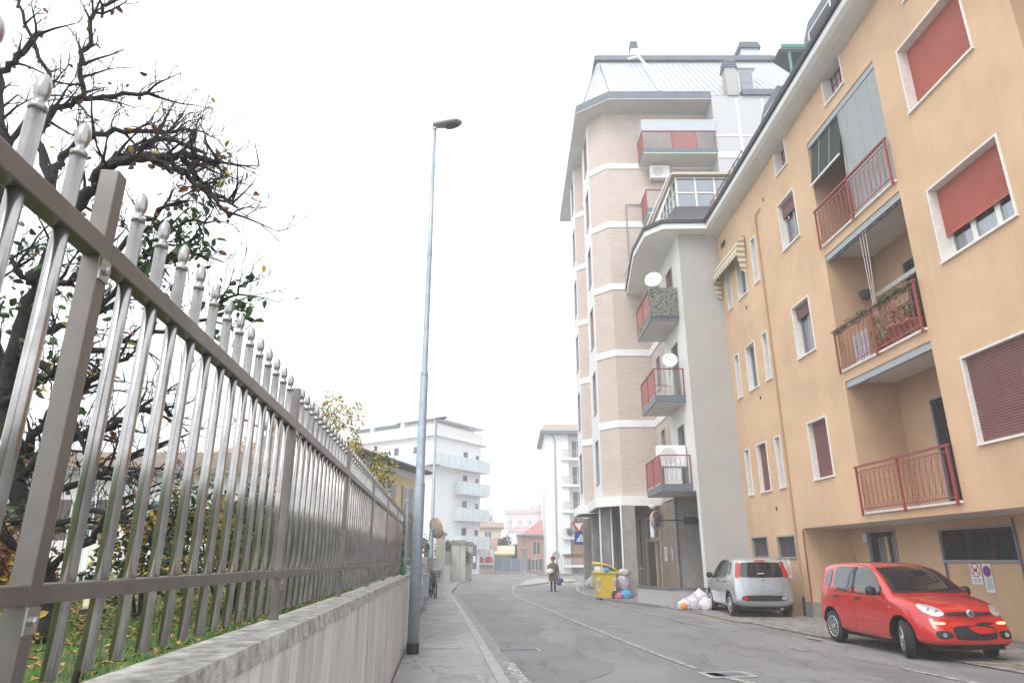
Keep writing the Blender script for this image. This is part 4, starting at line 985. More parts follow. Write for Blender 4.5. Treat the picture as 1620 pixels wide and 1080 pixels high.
b = MB(); b.quad((6.97, 25.62, 4.1), (6.97, 31.9, 4.1), (13, 31.9, 4.1), (13, 25.62, 4.1)); b.build('soffit', PL['soffit'], gb)
b = MB(); b.box(6.83, 12, 28.5, 28.9, -.02, 4.1); b.build('porch_wall', PL['concrete'], gb)
hb = [(30.0, 30.75, z + 1.35, z + 2.9) for z in GL[:2]]
b = MB(lambda u, w, z: (6.97 + w, u, z)); wall_grid(b, 29.0, 31.9, 4.10, 14.62, hb); b.build('brick_wall', PL['brick'], gb)
for z in (7.88, 11.48): b = MB(); b.box(6.92, 6.98, 29.05, 31.88, z - .18, z + .17); b.build('string_course', PL['white'], gb)
for z in GL:
    s = surround(GT, gb, 26.55, 27.65, z + .02, z + 2.45, .16, .05, .02, 'concrete', .0, 'balcony_door')
    if z == 11.35: shutter(GT, s, 26.6, 27.6, z + .05, z + 2.4, .1, 'brownshut')
    else: casement(GT, s, 26.6, 27.6, z + .02, z + 2.4, .1, 2, 'fframe')
for u0, u1, z0, z1 in hb: s = surround(GT, gb, u0, u1, z0, z1, .14, .04, .02, 'concrete'); casement(GT, s, u0 + .04, u1 - .04, z0, z1 - .04, .1, 1, 'fframe')
for k, z in enumerate(GL):
    b = MB(); b.box(5.75, 6.97, 26.0, 28.8, z - .30, z - .02); sl = b.build('balcony_slab', PL['bluegrey'], gb)
    b = MB(); b.quad((5.80, 26.05, z - .303), (5.80, 28.75, z - .303), (6.97, 28.75, z - .303), (6.97, 26.05, z - .303)); b.build('soffit', PL['soffit'], sl)
    b = MB(); b.box(5.74, 5.80, 26.0, 28.8, z + 1.06, z + 1.10); b.box(5.80, 6.97, 26.0, 26.05, z + 1.06, z + 1.10); b.box(5.80, 6.97, 28.75, 28.8, z + 1.06, z + 1.10)
    for x, y in ((5.765, 26.02), (5.765, 27.4), (5.765, 28.78), (6.94, 26.02)): b.box(x - .02, x + .02, y - .02, y + .02, z - .05, z + 1.06)
    r = b.build('railing', PL['redpaint'], gb)
    b = MB(); b.box(5.775, 5.785, 26.06, 28.74, z + .06, z + 1.02)
    b.build('panel', mat('red_panel_%d' % k, (.33, .085, .08), .6, var=.1, scale=3, streak=.2), r)
    b = MB()
    for i in range(12):
        x = 5.86 + i * .093; s_ = 1 if i % 2 else -1
        b.tube([(min(max(x + s_ * .09 * math.sin(math.pi * t / 6), 5.8), 6.95), 26.02 + .01 * s_, z + .05 + .98 * t / 6) for t in range(7)], .0085, 4, False)
    b.build('balusters', PL['fframe'] if k < 2 else PL['redpaint'], r)
# leafy screening mat on the top balcony
o = None
mt = thing('leafy_screen', 'grey artificial-leaf screening mat wrapped round the top balcony of the grey building', 'screen', (5.72, 26, 11.35))
b = MB(); b.box(5.735, 6.96, 25.955, 25.97, 11.32, 12.48); b.build('mesh', PL['darkmetal'], mt)
foliage('leaves', mat('plastic_leaves', (.05, .055, .04), .7, var=.6, scale=25, tint=(.60, .60, .55)), [(6.35, 25.93, 11.9, .01, .01, .01)], 1, .06, mt)
b = MB(); V = []; F = []
for i in range(2600):
    x = rg.uniform(5.72, 6.97); y = 25.95 - rg.random() * .05; z = rg.uniform(11.25, 12.52); s_ = rg.uniform(.03, .06); a = rg.uniform(0, 6.28)
    if rg.random() < .12: y, x = rg.uniform(25.95, 28.8), 5.72 + rg.random() * .03; z = rg.choice((rg.uniform(11.2, 11.36), rg.uniform(12.42, 12.5)))
    i0 = len(V); V += [(x, y, z), (x + s_ * math.cos(a), y - rg.random() * .04, z + s_ * math.sin(a)), (x + s_ * 1.2 * math.cos(a + .9), y - rg.random() * .03, z + s_ * 1.2 * math.sin(a + .9))]; F.append((i0, i0 + 1, i0 + 2))
b.add(V, F); b.build('leaf_cover', bpy.data.materials['plastic_leaves'], mt)
# cornice with chamfered corner, black gutter
EA = [(8.7, 24.62), (6.26, 24.68), (5.62, 25.36), (5.5, 27.4), (5.95, 31.9), (13, 31.9), (13, 24.62)]
b = MB(); b.prism(EA, 14.62, 14.86); b.build('cornice', PL['white'], gb)
b = MB(); b.prism([(x - (.07 if x < 8 else 0), y - .06 if y < 26 else y) for x, y in EA], 14.865, 15.02); b.build('gutter', PL['darkmetal'], gb)
b = MB()
pb = [(8.9, 25.0), (6.55, 25.05), (6.35, 25.4), (6.35, 31.5)]; ptp = [(8.9, 25.75), (7.15, 25.8), (7.1, 26.0), (7.1, 31.5)]
for i in range(3): b.quad((*pb[i], 15.02), (*pb[i + 1], 15.02), (*ptp[i + 1], 16.3), (*ptp[i], 16.3))
b.build('parapet', mat('slate_cladding', (.075, .08, .085), .5, .2, var=.3, scale=2, streak=.6), gb)
b = MB(); b.box(7.28, 11, 25.95, 31.5, 16.3, 17.85); 
vs = b.build('veranda_core', PL['darkroom'], gb) if 0 else None
vr = MB()
for x in (7.30, 8.15, 9.0, 9.85): vr.box(x - .035, x + .035, 25.9, 25.97, 16.32, 17.85)
for z in (16.34, 17.05, 17.8): vr.box(7.3, 10.2, 25.905, 25.965, z - .03, z + .03)
for y in [25.95 + .62 * i for i in range(9)]: vr.box(7.265, 7.33, y - .03, y + .03, 15.9, 17.85)
for z in (16.0, 16.6, 17.2, 17.8): vr.box(7.27, 7.325, 25.95, 31, z - .025, z + .025)
v = vr.build('veranda', PL['white'], gb)
b = MB(); b.quad((7.3, 25.94, 16.3), (10.2, 25.94, 16.3), (10.2, 25.94, 17.85), (7.3, 25.94, 17.85)); b.quad((7.3, 31, 15.9), (7.3, 25.94, 15.9), (7.3, 25.94, 17.85), (7.3, 31, 17.85)); b.build('pane', PL['mglass'], v)
b = MB(); b.box(7.6, 10.2, 27.6, 27.7, 16.3, 17.8); b.build('inner_wall', PL['bluegrey'], v)
b = MB(); b.box(7.1, 10.4, 25.7, 31.2, 17.86, 17.98); b.build('roof', mat('cream_fascia', (.56, .49, .37), .7, var=.1), v)
b = MB(); b.bar((7.02, 25.75, 17.9), (6.25, 31.5, 16.4), .06, .1); b.bar((5.6, 25.5, 15.05), (5.62, 30.5, 15.1), .05, .05)
for i in range(16): b.bar((6.2 + .02 * i, 25.9 + i * .35, 15.05), (7.0, 25.9 + i * .35, 17.3), .03, .03)
b.build('lattice', PL['white'], v)
# satellite dishes and air conditioners
def dish(label, x, y, z, r, az):
    t = thing('satellite_dish', label, 'satellite dish', (x, y, z), az, local=True); b = MB(); b.smooth = True
    b.lathe([(.001, .0), (r * .5, -.03), (r * .85, -.085), (r, -.13), (r * 1.0, -.115), (r * .84, -.07), (r * .49, -.015), (.001, .015)], (0, 0, 0), 24, 'y', False)
    d = b.build('reflector', PL['whitesign'], t, keep=2); d.rotation_euler.x = R(-12)
    b = MB(); b.tube([(0, .02, -r * .85), (0, -.35, -r * .3), (0, -.42, -.02)], .012, 6); b.build('arm', PL['galv'], t, keep=2)
    b = MB(); b.lathe([(.03, -.05), (.035, .04)], (0, -.42, 0), 8, 'y'); b.build('receiver', PL['paper'], t, keep=2)
    b = MB(); b.tube([(0, .06, 0), (0, .16, -.1), (0, .16, -r - .25)], .02, 8); b.build('mount', PL['galv'], t, keep=2); return t
dish('upper white satellite dish above the leafy-screened balcony', 6.02, 26.0, 12.85, .36, R(-22))
dish('lower white satellite dish on the middle balcony rail', 6.42, 25.95, 9.28, .31, R(-6))
def ac(label, x, y, z, rz=0, s_=1.):
    t = thing('air_conditioner', label, 'air conditioner', (x, y, z), rz, local=True)
    b = MB(); b.box(-.42 * s_, .42 * s_, -.16, .16, 0, .62 * s_); b.build('casing', PL['whitesign'], t, keep=2, bevel=.015)
    b = MB()
    for k in range(1, 5): b.add([(-.12 + .22 * s_ * k / 4 * math.cos(q * .3927), -.172, .31 * s_ + .22 * s_ * k / 4 * math.sin(q * .3927)) for q in range(16)] + [(-.12 + (.22 * s_ * k / 4 - .02) * math.cos(q * .3927), -.172, .31 * s_ + (.22 * s_ * k / 4 - .02) * math.sin(q * .3927)) for q in range(16)], [(q, (q + 1) % 16, (q + 1) % 16 + 16, q + 16) for q in range(16)])
    b.build('fan_grille', PL['fframe'], t, keep=2)
    b = MB(); b.box(-.38 * s_, -.34 * s_, -.14, .3, -.05, 0); b.box(.34 * s_, .38 * s_, -.14, .3, -.05, 0); b.build('bracket', PL['galv'], t, keep=2); return t
ac('grey-white air conditioner box standing on the lowest balcony of the grey building', 6.35, 26.6, 5.10, 0, 1.35)
b = MB(); b.box(6.0, 6.7, 26.5, 26.9, 4.40, 5.08); tag(b.build('storage_cabinet', PL['whitesign'], bevel=.02), 'white cupboard under the air conditioner on the lowest balcony', 'cabinet')
ac('air conditioner hanging from brackets under the top balcony of the brick tower', 8.05, 31.55, 21.25, 0, 1.25)
t = thing('bracket_rack', 'small white drying rack on the middle balcony of the grey building', 'rack', (6.1, 27, 7.9)); b = MB()
for k in range(5): b.bar((5.9, 26.8 + k * .12, 8.45), (6.7, 26.8 + k * .12, 8.45), .012, .012)
b.build('rails', PL['white'], t); b = MB(); b.bar((5.95, 26.8, 7.9), (6.6, 27.3, 8.45), .015, .015); b.bar((6.6, 26.8, 7.9), (5.95, 27.3, 8.45), .015, .015); b.build('leg', PL['white'], t)
# ================================================================== brick tower
tw = thing('brick_tower', 'tall pale brick apartment tower with white bands, chamfered bays and metal mansard roof', 'building', (6, 33, 0))
TP = [(11.0, 31.9), (5.2, 31.9), (4.37, 32.75), (4.37, 36.0), (4.95, 36.0), (4.95, 36.65), (4.0, 37.6), (4.0, 40.2), (4.95, 40.2), (4.95, 44.5)]
ZB, ZT = 4.28, 25.72
kinds = ['brick', 'brick', 'pale', 'brick', 'brick', 'brick', 'pale', 'brick', 'pale']
win_specs = {2: [(33.5, 34.75)], 6: [(38.1, 39.3)]}
for i, ((x0, y0), (x1, y1)) in enumerate(zip(TP, TP[1:])):
    L_ = math.hypot(x1 - x0, y1 - y0); dx, dy = (x1 - x0) / L_, (y1 - y0) / L_
    nx, ny = dy, -dx                        # inward normal
    def T(u, w, z, x0=x0, y0=y0, dx=dx, dy=dy, nx=nx, ny=ny): return (x0 + dx * u + nx * w, y0 + dy * u + ny * w, z)
    hs = []
    if i in win_specs:
        for lev in range(6):
            for a, c in win_specs[i]: hs.append((a - y0, c - y0, ZB + 3.6 * lev + 1.0, ZB + 3.6 * lev + 3.15))
    b = MB(T); wall_grid(b, 0, L_, ZB, ZT, hs); b.build('wall', PL['brick'] if kinds[i] == 'brick' else PL['paleface'], tw)
    for k, h_ in enumerate(hs):
        s = surround(T, tw, *h_, .18, .05, .015, 'fframe', .07)
        if (k + i) % 3 == 1 or k >= 4: shutter(T, s, h_[0] + .05, h_[1] - .05, h_[2] + (h_[3] - h_[2]) * (.45 if k % 2 else .1), h_[3] - .05, .1, 'redshut', .08)
        casement(T, s, h_[0] + .05, h_[1] - .05, h_[2], h_[3] - .05, .15, 2, 'fframe')
    if kinds[i] == 'brick':
        for lev in range(1, 6):
            b = MB(T); z = ZB + 3.6 * lev; b.box(-.02 if i else 0, L_ + .02, -.045, .0, z - .17, z + .17); b.build('string_course', PL['white'], tw)
b = MB(); b.add([(x, y, ZB + .01) for x, y in TP] + [(16, 44.5, ZB + .01), (16, 31.9, ZB + .01)], [tuple(range(len(TP) + 2))]); b.add([(4.95, 44.5, 0), (16, 44.5, 0), (16, 44.5, ZT), (4.95, 44.5, ZT)], [(0, 1, 2, 3)]); b.build('floor_slab', PL['soffit'], tw)
# white base fascia round both bays and dark soffit
def off_poly(pts, o): return pts
b = MB(); fas = [(13, 31.55), (5.08, 31.55), (4.02, 32.6), (4.02, 36.3), (4.6, 36.3), (4.6, 36.55), (3.65, 37.45), (3.65, 40.5), (4.6, 40.5), (4.6, 44.6), (13, 44.6)]
b.prism(fas, 3.98, 4.42); b.build('base_fascia', PL['white'], tw)
b = MB(); b.add([(x + (.12 if x < 12 else 0), y + (.1 if y < 40 else -.1), 3.975) for x, y in fas], [tuple(range(len(fas)))]); b.build('porch_soffit', mat('brown_soffit', (.20, .13, .11), .8, var=.2), tw)
# eaves and mansard
eo = [(11.0, 30.6), (5.36, 30.6), (3.66, 31.85), (3.62, 44.6), (11, 44.6)]
b = MB(); b.prism(eo, ZT, ZT + .06); b.build('eaves_soffit', PL['soffit'], tw)
eo2 = [(11.0, 30.58), (5.35, 30.58), (3.64, 31.84), (3.60, 44.62), (11, 44.62)]
b = MB(); b.prism(eo2, ZT + .065, ZT + .5); b.build('eaves_fascia', PL['bluegrey'], tw)
zt = 30.9
mb = [(17.4, 30.95), (5.5, 30.95), (4.0, 32.1), (4.0, 44)]; mt_ = [(15.8, 33.2), (5.30, 33.2), (5.22, 33.3), (5.22, 42)]
b = MB()
for i in range(3): b.quad((*mb[i], ZT + .5), (*mb[i + 1], ZT + .5), (*mt_[i + 1], zt - .45), (*mt_[i], zt - .45))
b.quad((17.4, 44, ZT + .5), (17.4, 30.95, ZT + .5), (15.8, 33.2, zt - .45), (15.8, 42, zt - .45))
m_ = b.build('mansard', PL['zinc'], tw)
b = MB()
for i, n in ((0, 34), (1, 5), (2, 26)):
    for k in range(n + 1):
        t = k / n; p = Vector((*mb[i], ZT + .5)).lerp(Vector((*mb[i + 1], ZT + .5)), t); q = Vector((*mt_[i], zt - .45)).lerp(Vector((*mt_[i + 1], zt - .45)), t)
        b.bar(p, q, .045, .09)
b.build('standing_seams', PL['zinc'], m_)
b = MB(); b.prism([(16.0, 33.0), (5.1, 33.0), (5.02, 33.1), (5.02, 42), (16, 42)], zt - .44, zt - .1); b.build('roof_fascia', PL['bluegrey'], m_)
b = MB(); b.tube([(7.0, 32.75, 30.3), (7.6, 32.5, 30.25), (8.0, 31.9, 28.9), (8.3, 31.0, 26.6)], .07, 8); b.build('roof_pipe', PL['white'], m_)
def chim(x, y, z0, z1, w, m='paleface'):
    b = MB(); b.box(x - w, x + w, y - w, y + w, z0, z1 - .55); c = b.build('chimney', PL[m], tw)
    b = MB()
    for k in range(4): s_ = w * (1.25 - .06 * k); b.box(x - s_, x + s_, y - s_, y + s_, z1 - .55 + k * .14, z1 - .46 + k * .14)
    b.build('chimney_cap', PL['bluegrey'], c)
chim(7.55, 33.6, zt - .2, zt + 1.35, .2); chim(15.0, 34.6, zt - .2, zt + 1.9, .55, 'zinc'); chim(12.2, 30.8, ZT + .2, 28.3, .3, 'greywall')
# grey stair wall to the right, striped with white
b = MB(); b.quad((11, 30.6, 12), (17.4, 30.6, 12), (17.4, 30.6, ZT + .2), (11, 30.6, ZT + .2)); b.quad((11, 31.9, 12), (11, 30.6, 12), (11, 30.6, ZT + .2), (11, 31.9, ZT + .2)); b.build('stair_wall', mat('pale_grey_panel', (.50, .51, .52), .9, var=.05), tw)
b = MB()
for x in (12.35, 13.75, 15.1): b.box(x - .06, x + .06, 30.565, 30.598, 16, ZT)
b.box(11, 17.4, 30.57, 30.6, 23.30, 23.38); b.box(11, 17.4, 30.555, 30.6, 21.95, 22.30)
b.build('trim_stripe', PL['white'], tw)
b = MB(); b.box(12.7, 17.5, 30.45, 30.9, ZT + .2, ZT + .55); b.build('eaves_fascia', PL['bluegrey'], tw)
b = MB(); b.box(12.85, 13.85, 31.3, 32.6, 26.3, 28.3); dm = b.build('dormer', PL['zinc'], tw)
b = MB(); b.box(13.0, 13.7, 31.27, 31.30, 26.5, 28.1); b.build('frame', PL['fframe'], dm); b = MB(); b.box(13.06, 13.64, 31.25, 31.27, 26.56, 27.25); b.box(13.06, 13.64, 31.25, 31.27, 27.32, 28.04); b.build('pane', PL['mglass'], dm)
b = MB(); b.box(12.75, 13.95, 31.15, 32.6, 28.3, 28.38); b.build('dormer_roof', PL['white'], dm)
# balconies on the front
for k, z in enumerate((22.27, 18.67, 15.1)):
    b = MB(); b.box(7.0, 11.0 if k == 0 else 11.0, 30.5, 31.9, z, z + .24); sl = b.build('balcony_slab', PL['bluegrey'], tw)
    b = MB(); b.box(7.05, 11, 30.55, 31.9, z - .09, z - .085); b.build('soffit', PL['soffit'], sl)
    b = MB(); b.box(7.02, 11, 30.52, 30.56, z - .08, z - .003); b.box(7.02, 7.06, 30.56, 31.9, z - .08, z - .003); b.build('slab_edge', mat('mint_paint_%d' % k, (.42, .60, .52), .6, var=.1), sl)
    b = MB(); b.box(6.99, 11.0, 30.49, 30.54, z + 1.26, z + 1.32); b.box(6.99, 7.04, 30.54, 31.9, z + 1.26, z + 1.32)
    for x in (7.01, 8.6, 9.9, 10.95): b.box(x - .02, x + .02, 30.5, 30.54, z + .2, z + 1.26)
    r = b.build('railing', PL['redpaint'], tw)
    b = MB(); b.box(7.01, 7.03, 30.56, 31.88, z + .2, z + 1.2); b.box(8.62, 9.88, 30.52, 30.535, z + .25, z + 1.22); b.build('panel', bpy.data.materials['red_panel_0'], r)
    b = MB()
    for x in [7.1 + .115 * i for i in range(34)]: b.box(x - .01, x + .01, 30.51, 30.53, z + .24, z + 1.26)
    b.build('balusters', PL['fframe'], r)
    if k == 0:
        b = MB(); b.quad((7.0, 30.5, z + 1.34), (11, 30.5, z + 1.34), (11, 30.5, z + 1.95), (7.0, 30.5, z + 1.95)); b.quad((7.0, 31.9, z + 1.34), (7.0, 30.5, z + 1.34), (7.0, 30.5, z + 1.95), (7.0, 31.9, z + 1.95)); b.build('glass_screen', mat('frosted_glass', (.45, .50, .54), .2, var=.05), r)
        b = MB(); b.box(7, 11, 30.48, 30.51, z + 1.95, z + 2.0); b.build('screen_rail', PL['white'], r)
b = MB(); b.tube([(7.0, 31.83, 19.85), (6.15, 31.83, 19.85), (6.15, 31.83, 14.7)], .04, 6); b.build('downpipe', PL['fframe'], tw)
# ground floor: pillars, lobby front
for x0, x1, y0, y1 in ((5.08, 5.66, 31.45, 31.95), (4.28, 4.72, 33.1, 33.7), (5.0, 5.62, 35.6, 36.2), (4.38, 5.0, 37.6, 38.2), (4.3, 4.9, 41.5, 42.1)):
    b = MB(); b.box(x0, x1, y0, y1, -.02, 4.0); b.build('pillar', PL['dconcrete'] if x0 < 5.05 else PL['concrete'], tw, bevel=.02)
for x, y in ((4.24, 33.05), (4.78, 33.05), (5.0, 31.4)):
    b = MB(); b.tube([(x, y, 0), (x, y, 4.0)], .045, 8); b.build('downpipe', PL['white'], tw)
LT = lambda u, w, z: (6.83 + w, u, z)
lh = [(31.9, 35.4, .1, 3.5), (36.1, 38.4, 1.2, 3.6)]
b = MB(LT); wall_grid(b, 28.9, 42.2, 0, 4.0, lh); b.build('lobby_wall', mat('lobby_travertine', (.25, .20, .15), .7, var=.2, scale=2), tw)
b = MB(LT)
for u in (31.93, 33.0, 34.9, 35.37, 36.12, 37.2, 38.38): b.box(u - .06, u + .06, -.03, .05, .1, 3.6)
b.box(31.9, 35.4, -.03, .05, 2.45, 2.6); b.box(31.9, 35.4, -.03, .05, 3.5, 3.62); b.box(36.1, 38.4, -.03, .05, 1.12, 1.24)
lf = b.build('lobby_frame', mat('cream_metal', (.50, .44, .32), .5, var=.1), tw)
b = MB(LT); b.quad((31.9, .06, .1), (31.9, .06, 3.6), (38.4, .06, 3.6), (38.4, .06, .1)); b.build('pane', PL['mglass'], lf)
b = MB(LT); b.quad((31.9, .9, 0), (31.9, .9, 3.9), (38.4, .9, 3.9), (38.4, .9, 0)); b.build('room_shade', PL['wood'], lf)
b = MB(LT); b.box(33.06, 34.84, -.01, .04, .1, 2.45); b.build('entrance_door', PL['wood'], tw)
b = MB(); b.tube([(6.80, 28.46, 4.0), (6.80, 28.46, .1)], .045, 8); b.build('downpipe', PL['bluegrey'], gb)
b = MB(); b.lathe([(.02, 3.97), (.16, 3.95), (.17, 3.87), (.10, 3.78), (.01, 3.76)], (6.3, 30.6, 0), 14); b.build('ceiling_lamp', PL['whitesign'], tw)
t = thing('notice_sign', 'white paper notice on the brown lobby wall beside the intercom', 'sign', (6.81, 30.9, 1.6)); b = MB(LT); b.box(30.65, 31.15, -.02, -.002, 1.55, 2.15); b.build('board', PL['paper'], t); text_lines(LT, t, 30.9, -.024, 2.05, .36, 7, .06)
t = thing('intercom', 'grey intercom panel on the brown lobby wall', 'intercom', (6.81, 29.5, 1.5)); b = MB(LT); b.box(29.4, 29.75, -.03, -.002, 1.5, 2.1); b.build('plate', PL['fframe'], t); b = MB(LT)
for k in range(5): b.box(29.47, 29.55, -.035, -.03, 1.6 + k * .09, 1.64 + k * .09); b.box(29.6, 29.68, -.035, -.03, 1.6 + k * .09, 1.64 + k * .09)
b.build('buttons', PL['white'], t)
# low parapet wall of the entrance ramp
rw = thing('ramp_wall', 'low rendered wall with slate coping beside the tower entrance', 'wall', (5.5, 25, 0))
LW = [(4.82, 27.2), (5.56, 24.75), (6.15, 24.85), (6.9, 25.18)]
b = MB()
for i, ((x0, y0), (x1, y1)) in enumerate(zip(LW, LW[1:])):
    d = Vector((x1 - x0, y1 - y0, 0)).normalized(); n = Vector((-d.y, d.x, 0)) * .2
    q = d * .0
    b.prism([(x0, y0), (x1, y1), (x1 + n.x, y1 + n.y), (x0 + n.x, y0 + n.y)], -.02, .60)
b.build('wall_face', PL['greywall'], rw)
b = MB()
for i, ((x0, y0), (x1, y1)) in enumerate(zip(LW, LW[1:])):
    d = Vector((x1 - x0, y1 - y0, 0)).normalized(); n = Vector((-d.y, d.x, 0)); e = n * -.03; g = n * .23; d3 = d * .03
    b.prism([(x0 - d3.x + e.x, y0 - d3.y + e.y), (x1 + d3.x + e.x, y1 + d3.y + e.y), (x1 + d3.x + g.x, y1 + d3.y + g.y), (x0 - d3.x + g.x, y0 - d3.y + g.y)], .602 + i * .002, .655 + i * .003)
b.build('coping', PL['bluegrey'], rw)
# green roof pergola
t = thing('roof_pergola', 'green-framed roof terrace canopy rising behind the ochre eaves', 'pergola', (17, 33, 27))
for x, y in ((16.7, 32.6), (19.5, 32.6), (16.7, 35), (19.5, 35)): b = MB(); b.tube([(x, y, 27), (x, y, 30.8)], .09, 6); b.build('post', PL['greenpaint'], t)
b = MB()
b.bar((16.2, 32.4, 30.95), (20.5, 32.4, 30.95), .12, .25); b.build('beam', PL['greenpaint'], t)
b = MB(); b.box(16.1, 20.5, 32.5, 36, 30.6, 30.85); b.box(17.2, 20.5, 33.2, 33.4, 26.8, 30.6); b.build('canopy', PL['darkmetal'], t)
b = MB(); b.box(16.3, 20.5, 33, 36, 26.2, 27.6); b.build('parapet', PL['bluegrey'], t)
# ================================================================== distant buildings in the mist
def frame_T(o, e, n):      # o origin, e along, n inward
    return lambda u, w, z: (o[0] + e[0] * u + n[0] * w, o[1] + e[1] * u + n[1] * w, z)
def simple_win(T, parent, u0, u1, z0, z1, fm='white', pane='mglass', name='window', leaves=2, shut=None):
    b = MB(T); k = .06
    b.box(u0, u0 + k, -.03, .06, z0, z1); b.box(u1 - k, u1, -.03, .06, z0, z1); b.box(u0 + k, u1 - k, -.03, .06, z1 - k, z1); b.box(u0 - .08, u1 + .08, -.06, .06, z0 - .06, z0)
    if leaves > 1: b.box((u0 + u1) / 2 - .04, (u0 + u1) / 2 + .04, -.02, .03, z0, z1 - k)
    s = b.build(name, PL[fm], parent)
    b = MB(T); b.quad((u0 + k, -.012, z0), (u0 + k, -.012, z1 - k), (u1 - k, -.012, z1 - k), (u1 - k, -.012, z0)); b.build('pane', PL[pane], s)
    if shut:
        for a, c in ((u0 - (u1 - u0) * .5, u0 - .02), (u1 + .02, u1 + (u1 - u0) * .5)):
            b = MB(T); b.box(a, c, -.07, -.02, z0, z1)
            for q in range(12): b.box(a + .05, c - .05, -.085, -.07, z0 + (z1 - z0) * (q + .2) / 12, z0 + (z1 - z0) * (q + .75) / 12)
            b.build('shutter', PL[shut], s)
    return s
PL['winglass'] = mat('window_glass_dark', (.10, .12, .14), .12, var=.3, scale=1)
# --- white block with teal glass balconies
PL['pinkpale'] = mat('haze_paled_pink_render', (.62, .50, .47), .9, var=.05)  # fog fading painted into this pale tone for the farthest block
N0 = (-8.8, 75); r_ = (.55, .835); l_ = (-.835, .55)
RT = frame_T(N0, r_, l_); LT2 = frame_T(N0, l_, r_)
wb = thing('apartment_building', 'white apartment block with teal glass balconies and flat oversailing roof', 'building', (N0[0], N0[1], 0))
b = MB(RT); b.box(0, 9, 0, 14, -.1, 15.0); b.box(9, 10.5, 2.5, 14, -.1, 14.0); b.build('wall', PL['white'], wb)
b = MB(RT); b.box(-.5, 10.0, -.5, 15, 15.0, 15.25); b.build('cornice', PL['white'], wb)
b = MB(RT); b.box(.6, 8.6, .8, 13, 15.25, 16.9); b.build('penthouse', PL['white'], wb)
b = MB(RT)
for u in (0.2, 3, 6, 8.7): b.box(u - .04, u + .04, -.3, -.24, 15.25, 16.3)
for w in (3, 6, 9, 12): b.box(-.3, -.22, w, w + .1, 15.25, 16.3)
b.box(-.3, 8.9, -.29, -.25, 16.28, 16.34); b.box(-.29, -.25, -.25, 13, 16.28, 16.34); b.box(-.28, 8.9, -.275, -.265, 15.3, 16.28); b.box(-.275, -.265, -.25, 13, 15.3, 16.28)
b.build('parapet_glass', PL['paleface'], wb)
b = MB(RT); b.box(-.2, 9.6, -.4, 6, 17.0, 17.2); b.box(.2, 9, 6.2, 14, 16.9, 17.1); b.box(-.1, .8, 4.6, 5.2, 15.25, 18.2); b.box(-.3, .2, 9.5, 9.9, 15.25, 17); rf = b.build('roof', PL['white'], wb)
b = MB(RT); b.box(-.05, .5, 5.3, 9.3, 15.9, 16.9); b.box(-.05, .5, 10.1, 12.9, 15.9, 16.9); b.build('terrace_shade', PL['bluegrey'], wb)
b = MB(RT); b.box(2, 2.8, 11, 12, 17.1, 17.7); b.box(3, 3.6, 8, 8.8, 17.1, 17.5); b.build('chimney', PL['fframe'], wb)
for z in (12.95, 10.2, 7.25, 4.2):
    if z > 12: segs = [(RT, -1.2, 9.3), (LT2, -1.2, 13)]
    else: segs = [(RT, 3.8, 9.3), (LT2, 5.2, 12)]
    for T, a, c in segs:
        b = MB(T); b.box(a, c, -1.2, 0, z - 1.42, z - 1.22); sl = b.build('balcony_slab', PL['white'], wb)
        b = MB(T); b.box(a, c, -1.21, -1.18, z - 1.3, z); b.box(c - .03, c, -1.18, 0, z - 1.3, z)
        if a > 0: b.box(a, a + .03, -1.18, 0, z - 1.3, z)
        b.build('glass_panel', PL['tealglass'], sl)
        b = MB(T); n = int((c - a) / 1.1)
        for i in range(n + 1): u = a + (c - a) * i / n; b.box(u - .025, u + .025, -1.23, -1.21, z - 1.35, z)
        b.build('post', PL['zinc'], sl)
    simple_win(RT, wb, 5.4, 6.3, z - 1.2, z + .95, 'zinc', 'winglass', leaves=1); simple_win(LT2, wb, 7.0, 8.5, z - 1.2, z + .8, 'zinc', 'winglass')
    simple_win(RT, wb, 7.9, 8.6, z - 1.2, z + .8, 'zinc', 'winglass', leaves=1)
simple_win(LT2, wb, 2.2, 3.1, 12.5, 14.0, 'zinc', 'winglass', leaves=1); simple_win(LT2, wb, 5.3, 6.1, 12.7, 14.1, 'zinc', 'winglass', leaves=1); simple_win(LT2, wb, 8.7, 10.2, 12.5, 14.0, 'zinc', 'winglass')
# --- white block on the right with balconies over the cross street
rb = thing('apartment_building', 'tall white apartment block with grey-railed balconies and orange lower floors at the crossroads', 'building', (8, 85, 0))
XT = lambda u, w, z: (u, 85 + w, z)
b = MB(XT); b.box(4.2, 7.2, 0, 12, -.1, 16.9); b.quad((7.2, 1.2, 6.0), (7.2, 1.2, 16.9), (20, 1.2, 16.9), (20, 1.2, 6.0)); b.build('wall', PL['white'], rb)
b = MB(XT); b.quad((7.2, 1.2, -.1), (7.2, 1.2, 6.0), (20, 1.2, 6.0), (20, 1.2, -.1)); b.build('lower_wall', PL['orangewall'], rb)
b = MB(XT)
b.box(3.6, 20, -.7, 12, 16.9, 17.35); b.build('eaves', PL['bluegrey'], rb)
b = MB(XT); b.quad((3.6, -.7, 17.36), (20, -.7, 17.36), (20, 3, 18.9), (4.4, 3, 18.9)); b.quad((3.6, 12, 17.36), (3.6, -.7, 17.36), (4.4, 3, 18.9), (4.4, 12, 18.9)); b.build('roof', PL['tiles'], rb)
b = MB(XT); b.tube([(5.1, -.08, 16.9), (5.5, -.08, 16.2), (5.5, -.08, 0)], .09, 6); b.build('downpipe', PL['fframe'], rb)
